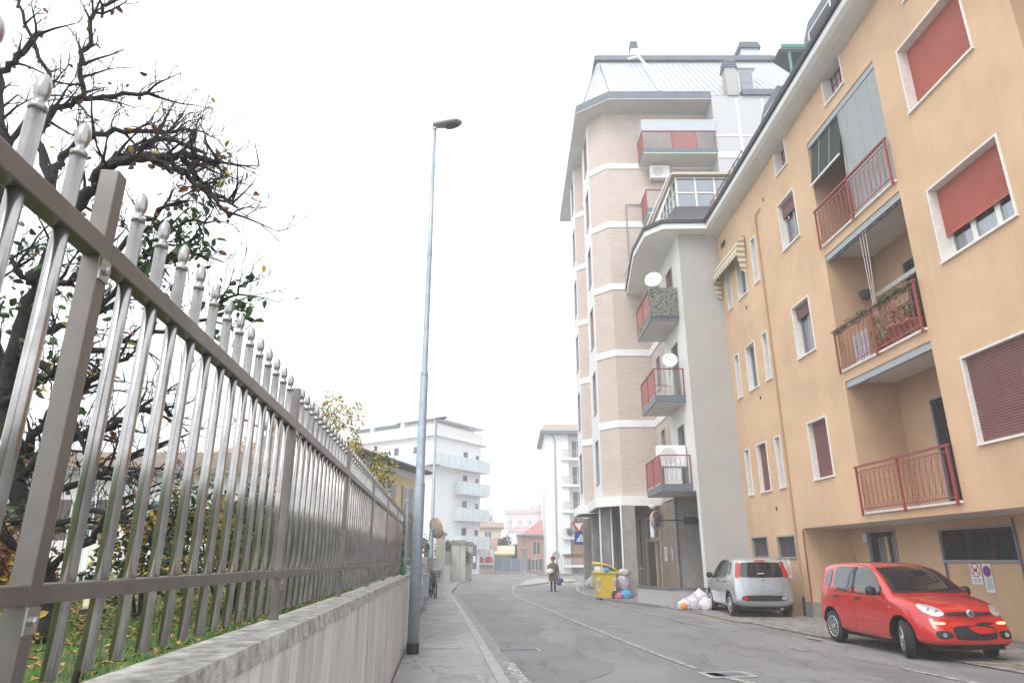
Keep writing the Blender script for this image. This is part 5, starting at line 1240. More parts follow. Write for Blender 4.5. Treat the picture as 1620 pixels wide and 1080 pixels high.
for k, z in enumerate((13.9, 10.6, 7.43, 4.27, 1.02)):
    b = MB(XT); b.box(6.25, 20, -.35 - (.0 if k < 3 else .3), 1.2, z - .28, z); sl = b.build('balcony_slab', PL['white'], rb)
    b = MB(XT); y0 = -.3 - (0 if k < 3 else .3); b.box(6.3, 20, y0, y0 + .04, z + .95, z + 1.0)
    for i in range(80): u = 6.32 + i * .17; b.box(u, u + .035, y0 + .01, y0 + .03, z, z + .95)
    b.build('railing', PL['fframe'], sl)
    simple_win(lambda u, w, z: (u, 86.2 + w, z), rb, 7.7, 9.1, z + .05, z + 2.4, 'white', 'winglass', 'balcony_door'); simple_win(lambda u, w, z: (u, 86.2 + w, z), rb, 10.4, 11.8, z + .05, z + 2.4, 'white', 'winglass', 'balcony_door')
b = MB(XT); b.box(8.2, 19, .2, .3, -1.1 + 1.0, 1.0); b.build('basement_shade', PL['bluegrey'], rb)
b = MB(XT); b.box(7.4, 12.5, 1.05, 1.18, 1.1, 3.9); b.build('timber_screen', mat('timber_screen', (.50, .30, .14), .7, var=.15), rb)
t = thing('window_box', 'long green flower box along the first-floor balcony of the white block', 'plant', (10, 84.3, 1.9)); b = MB(XT); b.box(6.3, 16, -.75, -.62, 1.75, 1.98); b.build('trough', PL['terra'], t)
foliage('foliage', PL['leafg'], [(6.4 + .4 * i, 84.3, 2.12, .3, .15, .16) for i in range(24)], 1500, .16, t)
shrub('potted green shrub on the second-floor balcony of the white block', 7.1, 84.5, .45, 1.0, PL['leafg'], 260, .18, 3, 'plant', 'potted_plant', z0=4.3)
# --- low orange house with red roof
oh = thing('orange_house', 'low orange-red house with pink-red tiled roof beside the white block', 'house', (2, 92, 0))
HT = lambda u, w, z: (u, 92 + w, z)
b = MB(HT); b.box(1.75, 6, 0, 8, -.1, 4.6); b.box(.75, 1.75, .6, 8, -.1, 4.7); b.build('wall', PL['orangewall'], oh)
b = MB(HT); b.add([(1.4, -.5, 4.85), (6, -.5, 4.85), (6, 3.4, 6.9), (3.9, 3.4, 6.9), (1.4, 8, 4.85)], [(0, 1, 2, 3), (0, 3, 4)]); b.build('roof', PL['pinktiles'], oh)
b = MB(HT); b.box(1.4, 6, -.5, 8, 4.6, 4.84); b.box(.6, 1.75, .4, 8, 4.7, 4.85); b.build('eaves', PL['fframe'], oh)
simple_win(HT, oh, 2.7, 3.8, 2.3, 3.9, 'creamwall', 'winglass'); simple_win(HT, oh, 2.55, 3.5, .35, 1.7, 'white', 'winglass', shut='bluegrey')
# --- column pier, metal gate and street fence across the junction
t = thing('gate_pier', 'round-topped grey masonry pier in front of the orange house', 'pillar', (1.55, 88, 0)); b = MB()
b.lathe([(.55, 0), (.38, .25), (.32, .5), (.32, 2.7), (.42, 2.85), (.42, 3.0), (.1, 3.2)], (1.55, 88, 0), 12); b.build('shaft', PL['dconcrete'], t)
fg = thing('sheet_gate', 'blue-grey sheet metal gate across the junction', 'gate', (-.5, 88, 0)); b = MB()
for i in range(3): b.box(-2.3 + i * 1.15, -1.2 + i * 1.15, 88, 88.05, .35, 1.75)
b.build('panel', mat('blue_sheet', (.15, .20, .27), .5, var=.1), fg); b = MB()
for i in range(4): b.box(-2.37 + i * 1.15, -2.3 + i * 1.15, 87.97, 88.08, 0, 1.85)
b.build('post', PL['zinc'], fg)
bw = thing('brick_base_wall', 'low brown plinth wall under the metal fence left of the gate', 'wall', (-3.6, 87, 0)); b = MB(); b.box(-8, 1.2, 88.2, 88.4, -.1, .55); b.build('wall_face', PL['ochre'], bw)
b = MB(); b.box(-8, -2.4, 88.25, 88.3, .55, 1.5); b.build('screen', bpy.data.materials['blue_sheet'], bw)
sf = thing('street_railing', 'thin galvanised street railing across the end of the road', 'railing', (-1, 78, 0)); b = MB()
for z in (.35, .75): b.box(-4.3, 1.6, 80, 80.03, z, z + .035)
for i in range(5): b.box(-4.3 + i * 1.45, -4.26 + i * 1.45, 79.98, 80.04, 0, .8)
b.build('rails', PL['galv'], sf)
sf2 = thing('mesh_fence', 'fine grey mesh fence in front of the white block on the right', 'fence', (9, 74, 0)); b = MB()
for z in (.5, 1.1, 1.75): b.box(4.0, 15, 74, 74.03, z, z + .03)
for i in range(10): b.box(4.0 + i * 1.2, 4.04 + i * 1.2, 73.97, 74.04, 0, 1.8)
for i in range(70): b.box(4.0 + i * .157, 4.012 + i * .157, 74.01, 74.02, .1, 1.75)
b.build('rails', PL['fframe'], sf2)
b = MB(); b.box(2.6, 16, 74.6, 74.8, 0, .22); tag(b.build('kerb', PL['dconcrete']), kind='structure')
# poster hoarding: two plain red and white posters
ph = thing('poster_board', 'hoarding with two red and white posters across the junction', 'billboard', (-3.3, 84, 0)); b = MB()
b.box(-4.5, -4.42, 84, 84.08, 0, 3.0); b.box(-2.2, -2.12, 84, 84.08, 0, 3.1); b.box(-4.42, -2.2, 84.02, 84.06, 1.0, 2.95); b.build('frame', PL['galv'], ph)
for k, x in enumerate((-4.38, -3.27)):
    b = MB(); b.box(x, x + 1.05, 83.98, 84.01, 1.05, 2.85); p = b.build('poster', PL['paper'], ph)
    b = MB(); b.add([(x + .05, 83.975, 1.25), (x + 1.0, 83.975, 1.25), (x + .98, 83.975, 1.75), (x + .7, 83.975, 1.98), (x + .3, 83.975, 1.98), (x + .05, 83.975, 1.8)], [(0, 1, 2, 3, 4, 5)]); b.build('red_field', PL['redsign'], p)
    b = MB(); b.add([(x + .5 + .2 * math.cos(q * .6283), 83.972, 2.35 + .28 * math.sin(q * .6283)) for q in range(10)], [tuple(range(10))]); b.build('pale_field', mat('poster_pale_%d' % k, (.55, .58, .60), .7, var=.2, scale=8), p)
    b = MB(); b.add([(x + .62, 83.97, 1.35), (x + .92, 83.97, 1.5), (x + .8, 83.97, 1.85), (x + .6, 83.97, 1.6)], [(0, 1, 2, 3)]); b.build('dark_field', PL['terra'], p)
t = thing('notice_board', 'narrow blue-grey notice board at the right-hand pillar of the bend', 'sign', (-3.05, 60, .8)); b = MB(); b.box(-3.6, -3.15, 62, 62.06, .8, 2.9); b.build('panel', PL['bluegrey'], t)
b = MB(); b.box(-3.48, -3.25, 61.98, 62.0, 1.4, 1.9); b.build('paper', PL['paper'], t)
# --- small houses beyond the hoarding
def house(name, label, x0, x1, y0, y1, zw, zr, wm, rm, wins=(), ridge='x', ov=.5):
    t = thing(name, label, 'house', ((x0 + x1) / 2, y0, 0)); b = MB()
    b.box(x0, x1, y0, y1, -.1, zw)
    if ridge == 'x':
        b.build('wall', PL[wm], t); b = MB(); ym = (y0 + y1) / 2
        b.add([(x0 - ov, y0 - ov, zw - .02), (x1 + ov, y0 - ov, zw - .02), (x1 + ov, ym, zr), (x0 - ov, ym, zr), (x0 - ov, y1 + ov, zw - .02), (x1 + ov, y1 + ov, zw - .02), (x0 - ov, y0 - ov, zw - .2), (x1 + ov, y0 - ov, zw - .2)], [(0, 1, 2, 3), (3, 2, 5, 4), (6, 7, 1, 0), (0, 3, 4), (1, 5, 2)])
    else:
        xm = (x0 + x1) / 2; b.quad((x0, y0, zw), (x1, y0, zw), (xm, y0, zr - .1)); b.build('wall', PL[wm], t); b = MB()
        for s_ in (1, -1):
            xe = x0 - ov if s_ > 0 else x1 + ov
            b.add([(xe, y0 - ov, zw - .25), (xm, y0 - ov, zr), (xm, y1, zr), (xe, y1, zw - .25), (xe, y0 - ov, zw - .4), (xm, y0 - ov, zr - .15)], [(0, 1, 2, 3), (4, 5, 1, 0)])
    b.build('roof', PL[rm], t)
    for (u0, u1, z0, z1, sh) in wins: simple_win(lambda u, w, z: (u, y0 + w, z), t, u0, u1, z0, z1, 'white', 'winglass', shut=sh)
    return t
house('cream_house', 'cream yellow two-storey house behind the poster hoarding', -5.8, -1.9, 112, 120, 6.7, 7.6, 'creamwall', 'redtiles', [(-4.5, -3.3, 4.0, 6.0, None)])
house('pink_roof_house', 'low house with salmon tiled roof directly behind the posters', -6.2, -2.6, 97, 103, 2.9, 4.6, 'creamwall', 'redtiles')
house('timber_shed', 'small tan shed with pale pitched roof right of the posters', -2.3, -.1, 96, 101, 2.4, 3.5, 'ochre', 'creamwall')
hz = [(-2.4, 12.8, 268, 19.0, 'pinkpale', 'pale pink apartment block faint in the fog'), (8.6, 22, 300, 23, 'white', 'farthest white apartment block, barely visible in the fog'), (-.8, 5.6, 240, 11.0, 'white', 'low pale building faint in front of the pink block')]
for x0, x1, y0, h_, m, lab in hz:
    t = house('foggy_building', lab, x0, x1, y0, y0 + 14, h_, h_ + 2.0, m, 'redtiles')
    for q in range(int(h_ / 3.4)):
        for k in range(4): simple_win(lambda u, w, z: (u, y0 + w, z), t, x0 + (x1 - x0) * (k + .35) / 4, x0 + (x1 - x0) * (k + .6) / 4, q * 3.4 + 1, q * 3.4 + 2.8, 'white', 'winglass')
    b = MB(); b.box(x0 + 1, x0 + 1.8, y0 + 5, y0 + 6, h_, h_ + 3.2); b.build('chimney', PL[m], t)
# antenna and background trees
t = thing('roof_antenna', 'thin mast antenna rising behind the red-roofed house', 'antenna', (4.0, 100, 5)); b = MB(); b.tube([(4.0, 100, 5), (4.0, 100, 10.2)], .05, 5); b.build('mast', PL['fframe'], t)
b = MB()
for z, w in ((10.0, .5), (9.4, .7), (8.2, .9)): b.box(4 - w, 4 + w, 99.98, 100.02, z, z + .05)
b.build('rods', PL['fframe'], t)
def blur_tree(label, x, y, h, r, m, n, sz, bare=False, name='tree'):
    t = thing(name, label, 'tree', (x, y, 0)); b = MB(); rr = random.Random(int(x * 10)); b.tube([(x, y, 0), (x, y, h * .5), (x + .1, y, h * .9)], [.22, .15, .04], 7)
    for i in range(60 if bare else 14):
        z = h * rr.uniform(.3, .85); a = rr.uniform(0, 6.28); q = r * rr.uniform(.5, 1); b.tube([(x, y, z), (x + q * .5 * math.cos(a), y + q * .5 * math.sin(a), z + h * .1), (x + q * math.cos(a), y + q * math.sin(a), z + h * rr.uniform(.15, .3))], [.06, .035, .012], 4)
    b.build('trunk', PL['twig'], t)
    if n: foliage('crown', m, [(x + rr.gauss(0, r * .4), y + rr.gauss(0, r * .4), h * rr.uniform(.3, .85), r * .45, r * .45, h * .14) for i in range(14)], n, sz, t)
blur_tree('bare grey tree behind the cream house, nearest the glass-balcony block', -5.2, 135, 10.5, 3.0, None, 0, .3, True); blur_tree('second bare grey tree, right of the first', -3.0, 140, 10, 3.0, None, 0, .3, True)
blur_tree('dark evergreen tree between the cream house and the orange house', -1.2, 106, 5.3, 1.6, PL['leafd'], 2600, .3); blur_tree('smaller evergreen beside the taller one', .4, 108, 4.0, 1.2, PL['leafd'], 1600, .3)
# --- yellow house behind the brown fence
e = Vector((2, 7.8, 0)).normalized(); n_ = Vector((-e.y, e.x, 0))
YT = frame_T((-8.3, 35.6), (e.x, e.y), (n_.x, n_.y))
yh = thing('yellow_house', 'yellow house with red tiled roof and grey shutters behind the brown fence', 'house', (-8.3, 35.6, 0))
b = MB(YT); b.box(0, 8.3, 0, 9, 0, 6.5); b.build('wall', PL['yellowwall'], yh)
b = MB(YT); b.box(-.02, 8.32, -.02, 9, 6.5, 6.9); b.build('upper_band', PL['paleface'], yh)
b = MB(YT); b.box(-.7, 9.0, -.75, 9.7, 6.9, 7.06); b.build('eaves', PL['wood'], yh)
b = MB(YT); b.add([(-.75, -.8, 7.07), (9.05, -.8, 7.07), (6.2, 4.5, 9.0), (2.6, 4.5, 9.0), (-.75, 9.8, 7.07), (9.05, 9.8, 7.07)], [(0, 1, 2, 3), (4, 0, 3), (1, 5, 2), (5, 4, 3, 2)])
b.build('roof', PL['redtiles'], yh)
b = MB(YT); b.tube([(-.75, -.86, 7.0), (9.05, -.86, 7.0)], .09, 6); b.build('gutter', PL['darkmetal'], yh)
for u in (1.2, 3.9, 6.6): simple_win(YT, yh, u, u + .9, 4.0, 5.9, 'stone', 'winglass', shut='fframe')
# --- pale tiled house at far left
phs = thing('pale_house', 'low white house with weathered tiled roof seen through the steel fence', 'house', (-15, 31, 1.1)); b = MB(); b.box(-26, -9.6, 31, 40, 1.0, 5.4); b.build('wall', PL['white'], phs)
b = MB(); b.add([(-27, 30.2, 5.42), (-8.9, 30.2, 5.42), (-12.5, 35.5, 7.0), (-24, 35.5, 7.0), (-8.9, 40.8, 5.42), (-27, 40.8, 5.42)], [(0, 1, 2, 3), (1, 4, 2), (4, 5, 3, 2), (5, 0, 3)]); rf = b.build('roof', PL['tiles'], phs)
b = MB()
for i in range(60):
    x = -26.8 + i * .3
    zz = min(1, max(0, (x + 27) / 3)) if x < -24 else (1 if x < -12.5 else (-8.9 - x) / 3.6); b.tube([(x, 30.15, 5.46), (x, 30.2 + 5.3 * zz, 5.46 + 1.58 * zz)], .06, 5, False)
b.build('tile_ribs', PL['tiles'], rf)
b = MB(); b.box(-27, -8.9, 30.1, 30.25, 5.28, 5.42); b.build('gutter', PL['bluegrey'], phs)
b = MB(); b.box(-12.2, -11.3, 31.9, 32.8, 5.7, 7.3); c_ = b.build('chimney', PL['concrete'], phs); b = MB(); b.add([(-12.5, 31.6, 7.75), (-11.0, 31.6, 7.75), (-11.0, 33.1, 7.75), (-12.5, 33.1, 7.75), (-11.75, 32.35, 8.2)], [(0, 1, 4), (1, 2, 4), (2, 3, 4), (3, 0, 4), (3, 2, 1, 0)])
for x in (-12.15, -11.45):
    for y in (31.95, 32.65): b.box(x, x + .1, y, y + .1, 7.3, 7.75)
b.build('chimney_cap', PL['tiles'], c_)
for u in (-24, -20, -16.5, -13): simple_win(lambda u, w, z: (u, 31 + w, z), phs, u, u + 1.1, 2.4, 4.2, 'white', 'winglass', shut='wood')
lowf = thing('garden_railing', 'low white railing at the back of the garden behind the apple tree', 'railing', (-12, 17, 1.1)); b = MB()
for i in range(60): b.box(-15 + i * .15, -14.98 + i * .15, 17, 17.02, 1.1, 2.05)
b.box(-15, -6, 16.99, 17.03, 2.0, 2.05); b.build('rails', PL['white'], lowf)
# ================================================================== street lamps, mirrors, signs
def lamp_head(t, x, y, z, m2='fframe'):
    hd = MB(); hd.smooth = True; n = 16; vs = []
    L_ = .62
    for i in range(9):
        s = i / 8; cx = x - .04 + L_ * s; w = (.075 + .07 * math.sin(min(1, s * 1.25) * math.pi / 2)) * (1 if s < .8 else math.sqrt(max(.02, 1 - ((s - .8) / .2) ** 2)) * .96 + .04); hh = .055 * (1 if s < .85 else .6)
        for k in range(n):
            a = 6.2832 * k / n; vs.append((cx, y + w * math.cos(a), z + .08 * s + hh * math.sin(a) * (1.4 if math.sin(a) > 0 else .8)))
    fs = [(i * n + k, i * n + (k + 1) % n, (i + 1) * n + (k + 1) % n, (i + 1) * n + k) for i in range(8) for k in range(n)] + [tuple(range(n - 1, -1, -1)), tuple(8 * n + k for k in range(n))]
    hd.add(vs, fs); h_ = hd.build('lamp_head', PL['fframe'], t)
    b = MB(); b.add([(x + .22 + .3 * (.5 + .5 * math.cos(a * .3927)), y + .10 * math.sin(a * .3927), z + .032 - .046 + .04 * math.cos(a * .3927) + .0) for a in range(16)], [tuple(range(16))]); b.build('lens', PL['bluegrey'], h_)
    b = MB(); b.lathe([(.03, 0), (.03, .08), (.01, .10)], (x + .03, y, z + .06), 8); b.build('sensor', PL['paper'], h_)
def street_lamp(label, x, y, z0, h, prof, group):
    t = thing('street_lamp', label, 'street lamp', (x, y, z0), group=group)
    b = MB(); b.smooth = True; b.lathe([(r, z) for r, z in prof], (x, y, 0), 18); b.build('pole', PL['galv'], t)
    b = MB(); b.lathe([(prof[0][0] + .008, z0), (prof[0][0] + .008, z0 + .16)], (x, y, 0), 18); b.build('base_sleeve', PL['black'], t)
    b = MB()
    for r, z in prof[1:-1:2]: b.lathe([(r + .006, z - .012), (r + .006, z + .012)], (x, y, 0), 16)
    b.lathe([(prof[-1][0] + .012, h - .10), (prof[-1][0] + .012, h - .04)], (x, y, 0), 10); b.build('joint_ring', PL['galv'], t)
    lamp_head(t, x, y, h); return t
street_lamp('tall near street lamp with thick blue-grey pole standing on the left pavement', -1.655, 12.1, .12, 10.45, [(.098, .12), (.096, 2.88), (.080, 2.96), (.074, 4.92), (.056, 5.02), (.050, 7.4), (.034, 10.4)], 'street lamps')
street_lamp('farther thin street lamp standing behind the bicycle', -3.83, 33.0, .12, 8.35, [(.13, .12), (.11, 2.0), (.09, 2.1), (.06, 8.3)], 'street lamps')
# back of a traffic mirror clamped on the far lamp
p = at(689, 835, 32.6); t = thing('traffic_mirror', 'round traffic mirror seen from behind, tilted on the far lamp pole', 'mirror', p, R(-52), local=True)
b = MB(); b.smooth = True; b.lathe([(.001, -.06), (.25, -.05), (.42, -.01), (.46, .06), (.44, .07), (.2, .03), (.001, .02)], (0, 0, 0), 24, 'y', False); d = b.build('mirror_back', mat('weathered_back', (.34, .30, .27), .8, var=.25, scale=5, streak=.5), t, keep=2); d.rotation_euler.x = R(14)
b = MB(); b.smooth = True; b.lathe([(.44, -.03), (.48, -.03), (.48, .10), (.44, .10)], (0, 0, 0), 24, 'y', False); d = b.build('rim', mat('rust_rim', (.40, .26, .18), .8, var=.3), t, keep=2); d.rotation_euler.x = R(14)
b = MB(); b.tube([(0, -.05, 0), (-.25, -.15, -.1), (-.3, -.15, -.6)], .03, 6); b.build('bracket', PL['galv'], t, keep=2)
# convex mirror on an arm in front of the porch
t = thing('traffic_mirror', 'convex traffic mirror with red rim on a dark arm from the porch wall', 'mirror', (5.83, 27.6, 3.12), R(38), local=True)
b = MB(); b.smooth = True; b.lathe([(.001, -.09), (.15, -.075), (.27, -.03), (.33, .02)], (0, 0, 0), 28, 'y', False); b.build('mirror_face', mat('mirror_face', (.75, .78, .8), .06, .95, var=0), t, keep=2)
b = MB(); b.smooth = True; b.lathe([(.325, .0), (.35, -.06), (.375, -.02), (.37, .06), (.2, .10), (.001, .11)], (0, 0, 0), 28, 'y', False); b.build('rim', mat('faded_red_rim', (.50, .16, .10), .6, var=.4, scale=5, tint=(.55, .50, .48)), t, keep=2)
b = MB(); b.tube([(5.9, 27.7, 3.12), (7.15, 27.95, 3.12)], .025, 8); tag(b.build('arm', PL['darkmetal'], None), 'dark arm holding the convex mirror off the porch wall', 'bracket').name = 'mirror_arm'
t2 = thing('wall_bracket', 'black clamp box bolted to the concrete porch wall', 'bracket', (7.15, 28, 3.0)); b = MB(); b.box(7.0, 7.5, 27.88, 28.02, 3.0, 3.26); b.box(7.3, 7.7, 28.02, 28.49, 3.05, 3.2); b.build('clamp', PL['black'], t2, bevel=.01)
b = MB(); b.box(7.02, 7.48, 27.86, 27.88, 3.11, 3.15); b.build('bolt_bar', PL['darkmetal'], t2)
# yield and crossing signs
t = thing('road_sign', 'yield triangle above blue crossing sign on one bent pole at the corner', 'road sign', (4.75, 42, 0))
y = 42.0; P1 = [at(935, 918, y), at(934, 890, y), at(930, 870, y), at(922, 858, y), at(915, 846, y), at(912, 828, y)]
P1[0].z = 0; b = MB(); b.smooth = True; b.tube(smooth_pts([tuple(q) for q in P1], 5), .035, 8); b.build('pole', PL['galv'] if 0 else PL['fframe'], t)
def tri(c, r, yy, down=True, rot=0): return [(c.x + r * math.cos(R(90 + 120 * k + (180 if down else 0)) + rot), yy, c.z + r * math.sin(R(90 + 120 * k + (180 if down else 0)) + rot)) for k in range(3)]
c = at(915.5, 831, y); rt = R(6)
b = MB(); q = tri(c, .50, y - .05, True, rt); b.add(q + [(a, bb + .02, cc) for a, bb, cc in q], [(0, 1, 2), (5, 4, 3), (0, 3, 4, 1), (1, 4, 5, 2), (2, 5, 3, 0)]); yp = b.build('yield_plate', PL['redsign'], t)
b = MB(); b.add(tri(c, .31, y - .055, True, rt), [(0, 1, 2)]); b.build('white_field', PL['whitesign'], yp)
c = at(918.5, 851, y); s_ = .38; sq = lambda s_, yy, rr=R(-5): [(c.x + s_ * 1.414 * math.cos(R(45 + 90 * k) + rr), yy, c.z + s_ * 1.414 * math.sin(R(45 + 90 * k) + rr)) for k in range(4)]
b = MB(); q = sq(.38, y - .05); b.add(q + [(a, bb + .02, cc) for a, bb, cc in q], [(0, 1, 2, 3), (7, 6, 5, 4), (0, 4, 5, 1), (1, 5, 6, 2), (2, 6, 7, 3), (3, 7, 4, 0)]); cp = b.build('crossing_plate', PL['bluesign'], t)
b = MB(); b.add(tri(c - Vector((0, 0, .05)), .33, y - .055, False, R(-5)), [(0, 1, 2)]); b.build('white_triangle', PL['whitesign'], cp)
b = MB(); cc = c - Vector((0, 0, .06)); yy = y - .06
b.add([(cc.x + .028 * math.cos(k * .785), yy, cc.z + .13 + .028 * math.sin(k * .785)) for k in range(8)], [tuple(range(8))])
b.bar((cc.x, yy, cc.z + .10), (cc.x - .01, yy, cc.z), .004, .045); b.bar((cc.x - .01, yy, cc.z), (cc.x - .07, yy, cc.z - .11), .004, .022); b.bar((cc.x - .01, yy, cc.z), (cc.x + .06, yy, cc.z - .11), .004, .022); b.bar((cc.x, yy, cc.z + .08), (cc.x + .07, yy, cc.z + .02), .004, .016)
for k in range(3): b.bar((cc.x - .15 + k * .12, yy, cc.z - .15), (cc.x - .08 + k * .12, yy, cc.z - .15), .004, .025)
b.build('walking_figure', PL['blacksign'], cp)
# small round sign behind the walker
t = thing('round_sign', 'small round road sign seen from behind, above the walker', 'road sign', (3.9, 74, 0)); b = MB(); b.tube([(4.55, 72, 0), (4.55, 72, 2.4)], .04, 6); b.build('pole', PL['fframe'], t); b = MB(); b.lathe([(.42, 0), (.42, .03)], (4.55, 71.95, 2.0), 20, 'y'); b.build('plate', PL['fframe'], t)
# utility cabinet on the wall
t = thing('utility_cabinet', 'pale grey metal utility cabinet mounted low by the wall behind the near lamp', 'cabinet', (-2.68, 21.9, .52))
b = MB(); b.box(-2.92, -2.60, 21.7, 22.1, .50, 1.16); b.build('casing', PL['galv'] if 0 else mat('cabinet_grey', (.42, .46, .50), .5, .2, var=.06), t, bevel=.01)
b = MB(); b.box(-2.94, -2.58, 21.68, 22.12, 1.162, 1.20); b.build('lid', PL['zinc'], t); b = MB(); b.box(-2.80, -2.74, 21.69, 21.70, .85, 1.1); b.build('label_strip', PL['paper'], t)
b = MB(); b.box(-2.88, -2.82, 21.8, 22.0, .121, .5); b.build('leg', PL['galv'], t); b = MB(); b.box(-2.70, -2.64, 21.8, 22.0, .121, .5); b.build('leg', PL['galv'], t)
# ================================================================== bicycle
t = thing('bicycle', 'dark city bicycle with front basket leaning by the garden wall', 'bicycle', (-3.24, 29.2, .12), R(14), local=True); t.scale = (1.12,) * 3
WR = .34
def wheel(yc):
    b = MB(); b.smooth = True; n = 32; k = 8; vs = []; fs = []
    for i in range(n):
        a = 6.2832 * i / n
        for j in range(k): q = 6.2832 * j / k; rr_ = WR - .02 + .02 * math.cos(q); vs.append((.02 * math.sin(q), yc + rr_ * math.cos(a), WR + rr_ * math.sin(a)))
    for i in range(n):
        for j in range(k): fs.append((i * k + j, ((i + 1) % n) * k + j, ((i + 1) % n) * k + (j + 1) % k, i * k + (j + 1) % k))
    b.add(vs, fs); w = b.build('wheel', PL['rubber'], t, keep=2)
    b = MB()
    for i in range(18): a = 6.2832 * i / 18; b.tube([(.02 * (-1) ** i, yc, WR), (0, yc + (WR - .03) * math.cos(a), WR + (WR - .03) * math.sin(a))], .002, 3, False)
    b.lathe([(.025, -.04), (.025, .04)], (0, yc, WR), 8, 'x'); b.build('spokes', PL['rim'], w, keep=2)
    b = MB(); b.smooth = True
    b.tube([(0, yc + (WR + .03) * math.cos(a_ * .26), WR + (WR + .03) * math.sin(a_ * .26)) for a_ in range(1, 11)], .022, 5); b.build('mudguard', PL['fframe'], w, keep=2)
wheel(-.52); wheel(.52)
b = MB(); b.smooth = True
b.tube([(0, -.52, WR), (0, -.42, .62), (0, -.36, .88)], .018, 8); b.tube([(0, -.38, .80), (0, -.1, .35), (0, .05, .30)], .02, 8); b.tube([(0, .05, .30), (0, .2, .80)], .018, 8); b.tube([(0, .05, .30), (0, .52, WR)], .012, 6); b.tube([(0, .2, .72), (0, .52, WR)], .012, 6)
b.tube([(0, -.38, .70), (0, .12, .50)], .014, 6); b.build('frame', PL['darkmetal'], t, keep=2)
b = MB(); b.smooth = True; b.tube([(-.3, -.2, 1.02), (-.25, -.3, 1.06), (-.08, -.38, 1.02), (0, -.37, .97), (.08, -.38, 1.02), (.25, -.3, 1.06), (.3, -.2, 1.02)], .013, 8); b.tube([(0, -.36, .86), (0, -.37, .98)], .014, 6); hb_ = b.build('handlebar', PL['rim'], t, keep=2)
b = MB()
for s in (-1, 1): b.tube([(s * .27, -.25, 1.05), (s * .31, -.15, 1.01)], .018, 8)
b.build('grip', PL['black'], hb_, keep=2)
b = MB(); b.smooth = True; b.add([(-.02, -.1 + .2, .84), (.02, .1, .84), (.10, .32, .86), (-.10, .32, .86), (-.02, .1, .80), (.02, .1, .80), (.08, .32, .80), (-.08, .32, .80)], [(0, 1, 2, 3), (7, 6, 5, 4), (0, 4, 5, 1), (1, 5, 6, 2), (2, 6, 7, 3), (3, 7, 4, 0)]); b.build('saddle', PL['black'], t, keep=2)
b = MB()
for z in (.70, .76, .82, .88, .94):
    q = .10 + (z - .7) * .25; b.tube([(-q - .03, -.70, z), (q + .03, -.70, z), (q + .03, -.42, z), (-q - .03, -.42, z), (-q - .03, -.70, z)], .006, 4)
for k in range(7): b.tube([(-.12 + k * .04, -.69, .70), (-.17 + k * .057, -.70, .94)], .005, 4); b.tube([(-.12 + k * .04, -.43, .70), (-.17 + k * .057, -.42, .94)], .005, 4)
b.box(-.13, .13, -.69, -.43, .695, .70); b.build('basket', PL['darkmetal'], t, keep=2)
b = MB(); b.lathe([(.08, -.015), (.08, -.01)], (.04, .05, .30), 14, 'x'); b.tube([(.05, .05, .30), (.09, .0, .16)], .01, 5); b.tube([(-.05, .05, .30), (-.09, .1, .44)], .01, 5); b.box(.07, .15, -.04, .04, .15, .165); b.build('crank', PL['rim'], t, keep=2)
b = MB(); b.box(-.08, .08, .34, .74, .76, .775); b.tube([(.07, .7, .76), (.03, .55, .36)], .007, 4); b.build('rack', PL['darkmetal'], t, keep=2)
# a fallen glass bottle on the wall corner
t = thing('bottle', 'green plastic bottle jammed at the far foot of the steel fence', 'bottle', (WL(13.1) - .1, 13.1, 1.33)); b = MB(); b.smooth = True; b.lathe([(.03, 1.33), (.033, 1.34), (.033, 1.50), (.012, 1.56), (.012, 1.59)], (WL(13.1) - .1, 13.1, 0), 12); b.build('body', PL['greenpaint'], t)
# ================================================================== bin and rubbish bags
bn = thing('wheeled_bin', 'overfull yellow wheeled bin with its lid half open', 'bin', (3.98, 30.2, 0), R(4), local=True); bn.scale = (.94, .94, .97)
b = MB(); lo = [(-.34, -.34), (.34, -.34), (.36, .36), (-.36, .36)]; hi = [(-.47, -.42), (.47, -.42), (.49, .44), (-.49, .44)]; vs = []
for z, t_ in ((.06, 0), (.35, .3), (.8, .7), (1.12, 1)): vs += [(a[0] + (c[0] - a[0]) * t_, a[1] + (c[1] - a[1]) * t_, z) for a, c in zip(lo, hi)]
b.add(vs, [(i * 4 + k, i * 4 + (k + 1) % 4, (i + 1) * 4 + (k + 1) % 4, (i + 1) * 4 + k) for i in range(3) for k in range(4)] + [(3, 2, 1, 0)]); b.build('body', PL['yellowp'], bn, keep=2, bevel=.03)
b = MB(); b.box(-.52, .52, -.47, -.42, 1.08, 1.17); b.box(-.52, .52, .44, .49, 1.08, 1.17); b.box(-.52, -.47, -.42, .44, 1.08, 1.17); b.box(.47, .52, -.42, .44, 1.08, 1.17); b.build('rim', PL['yellowp'], bn, keep=2, bevel=.015)
b = MB(); V = []
for i in range(9):
    x = -.50 + 1.0 * i / 8; zz = 1.20 + (.30 * (1 - ((i) / 8) ** 1.3)); arch = .07 * math.sin(math.pi * i / 8)
    V += [(x, -.46, zz + arch - .03), (x, -.40, zz + arch + .03), (x, .40, zz + arch + .06), (x, .48, zz + arch), (x, .46, zz + arch - .03), (x, -.42, zz + arch - .035)]
b.smooth = False; b.add(V, [(i * 6 + k, i * 6 + (k + 1) % 6, (i + 1) * 6 + (k + 1) % 6, (i + 1) * 6 + k) for i in range(8) for k in range(6)] + [(5, 4, 3, 2, 1, 0), tuple(48 + k for k in range(6))]); b.build('lid', PL['yellowp'], bn, keep=2, bevel=.01)
for x, y in ((-.3, .3), (.3, .3), (-.3, -.28), (.3, -.28)): b = MB(); b.lathe([(.07, -.025), (.07, .025)], (x, y, .07), 12, 'x'); b.build('wheel', PL['rubber'], bn, keep=2)
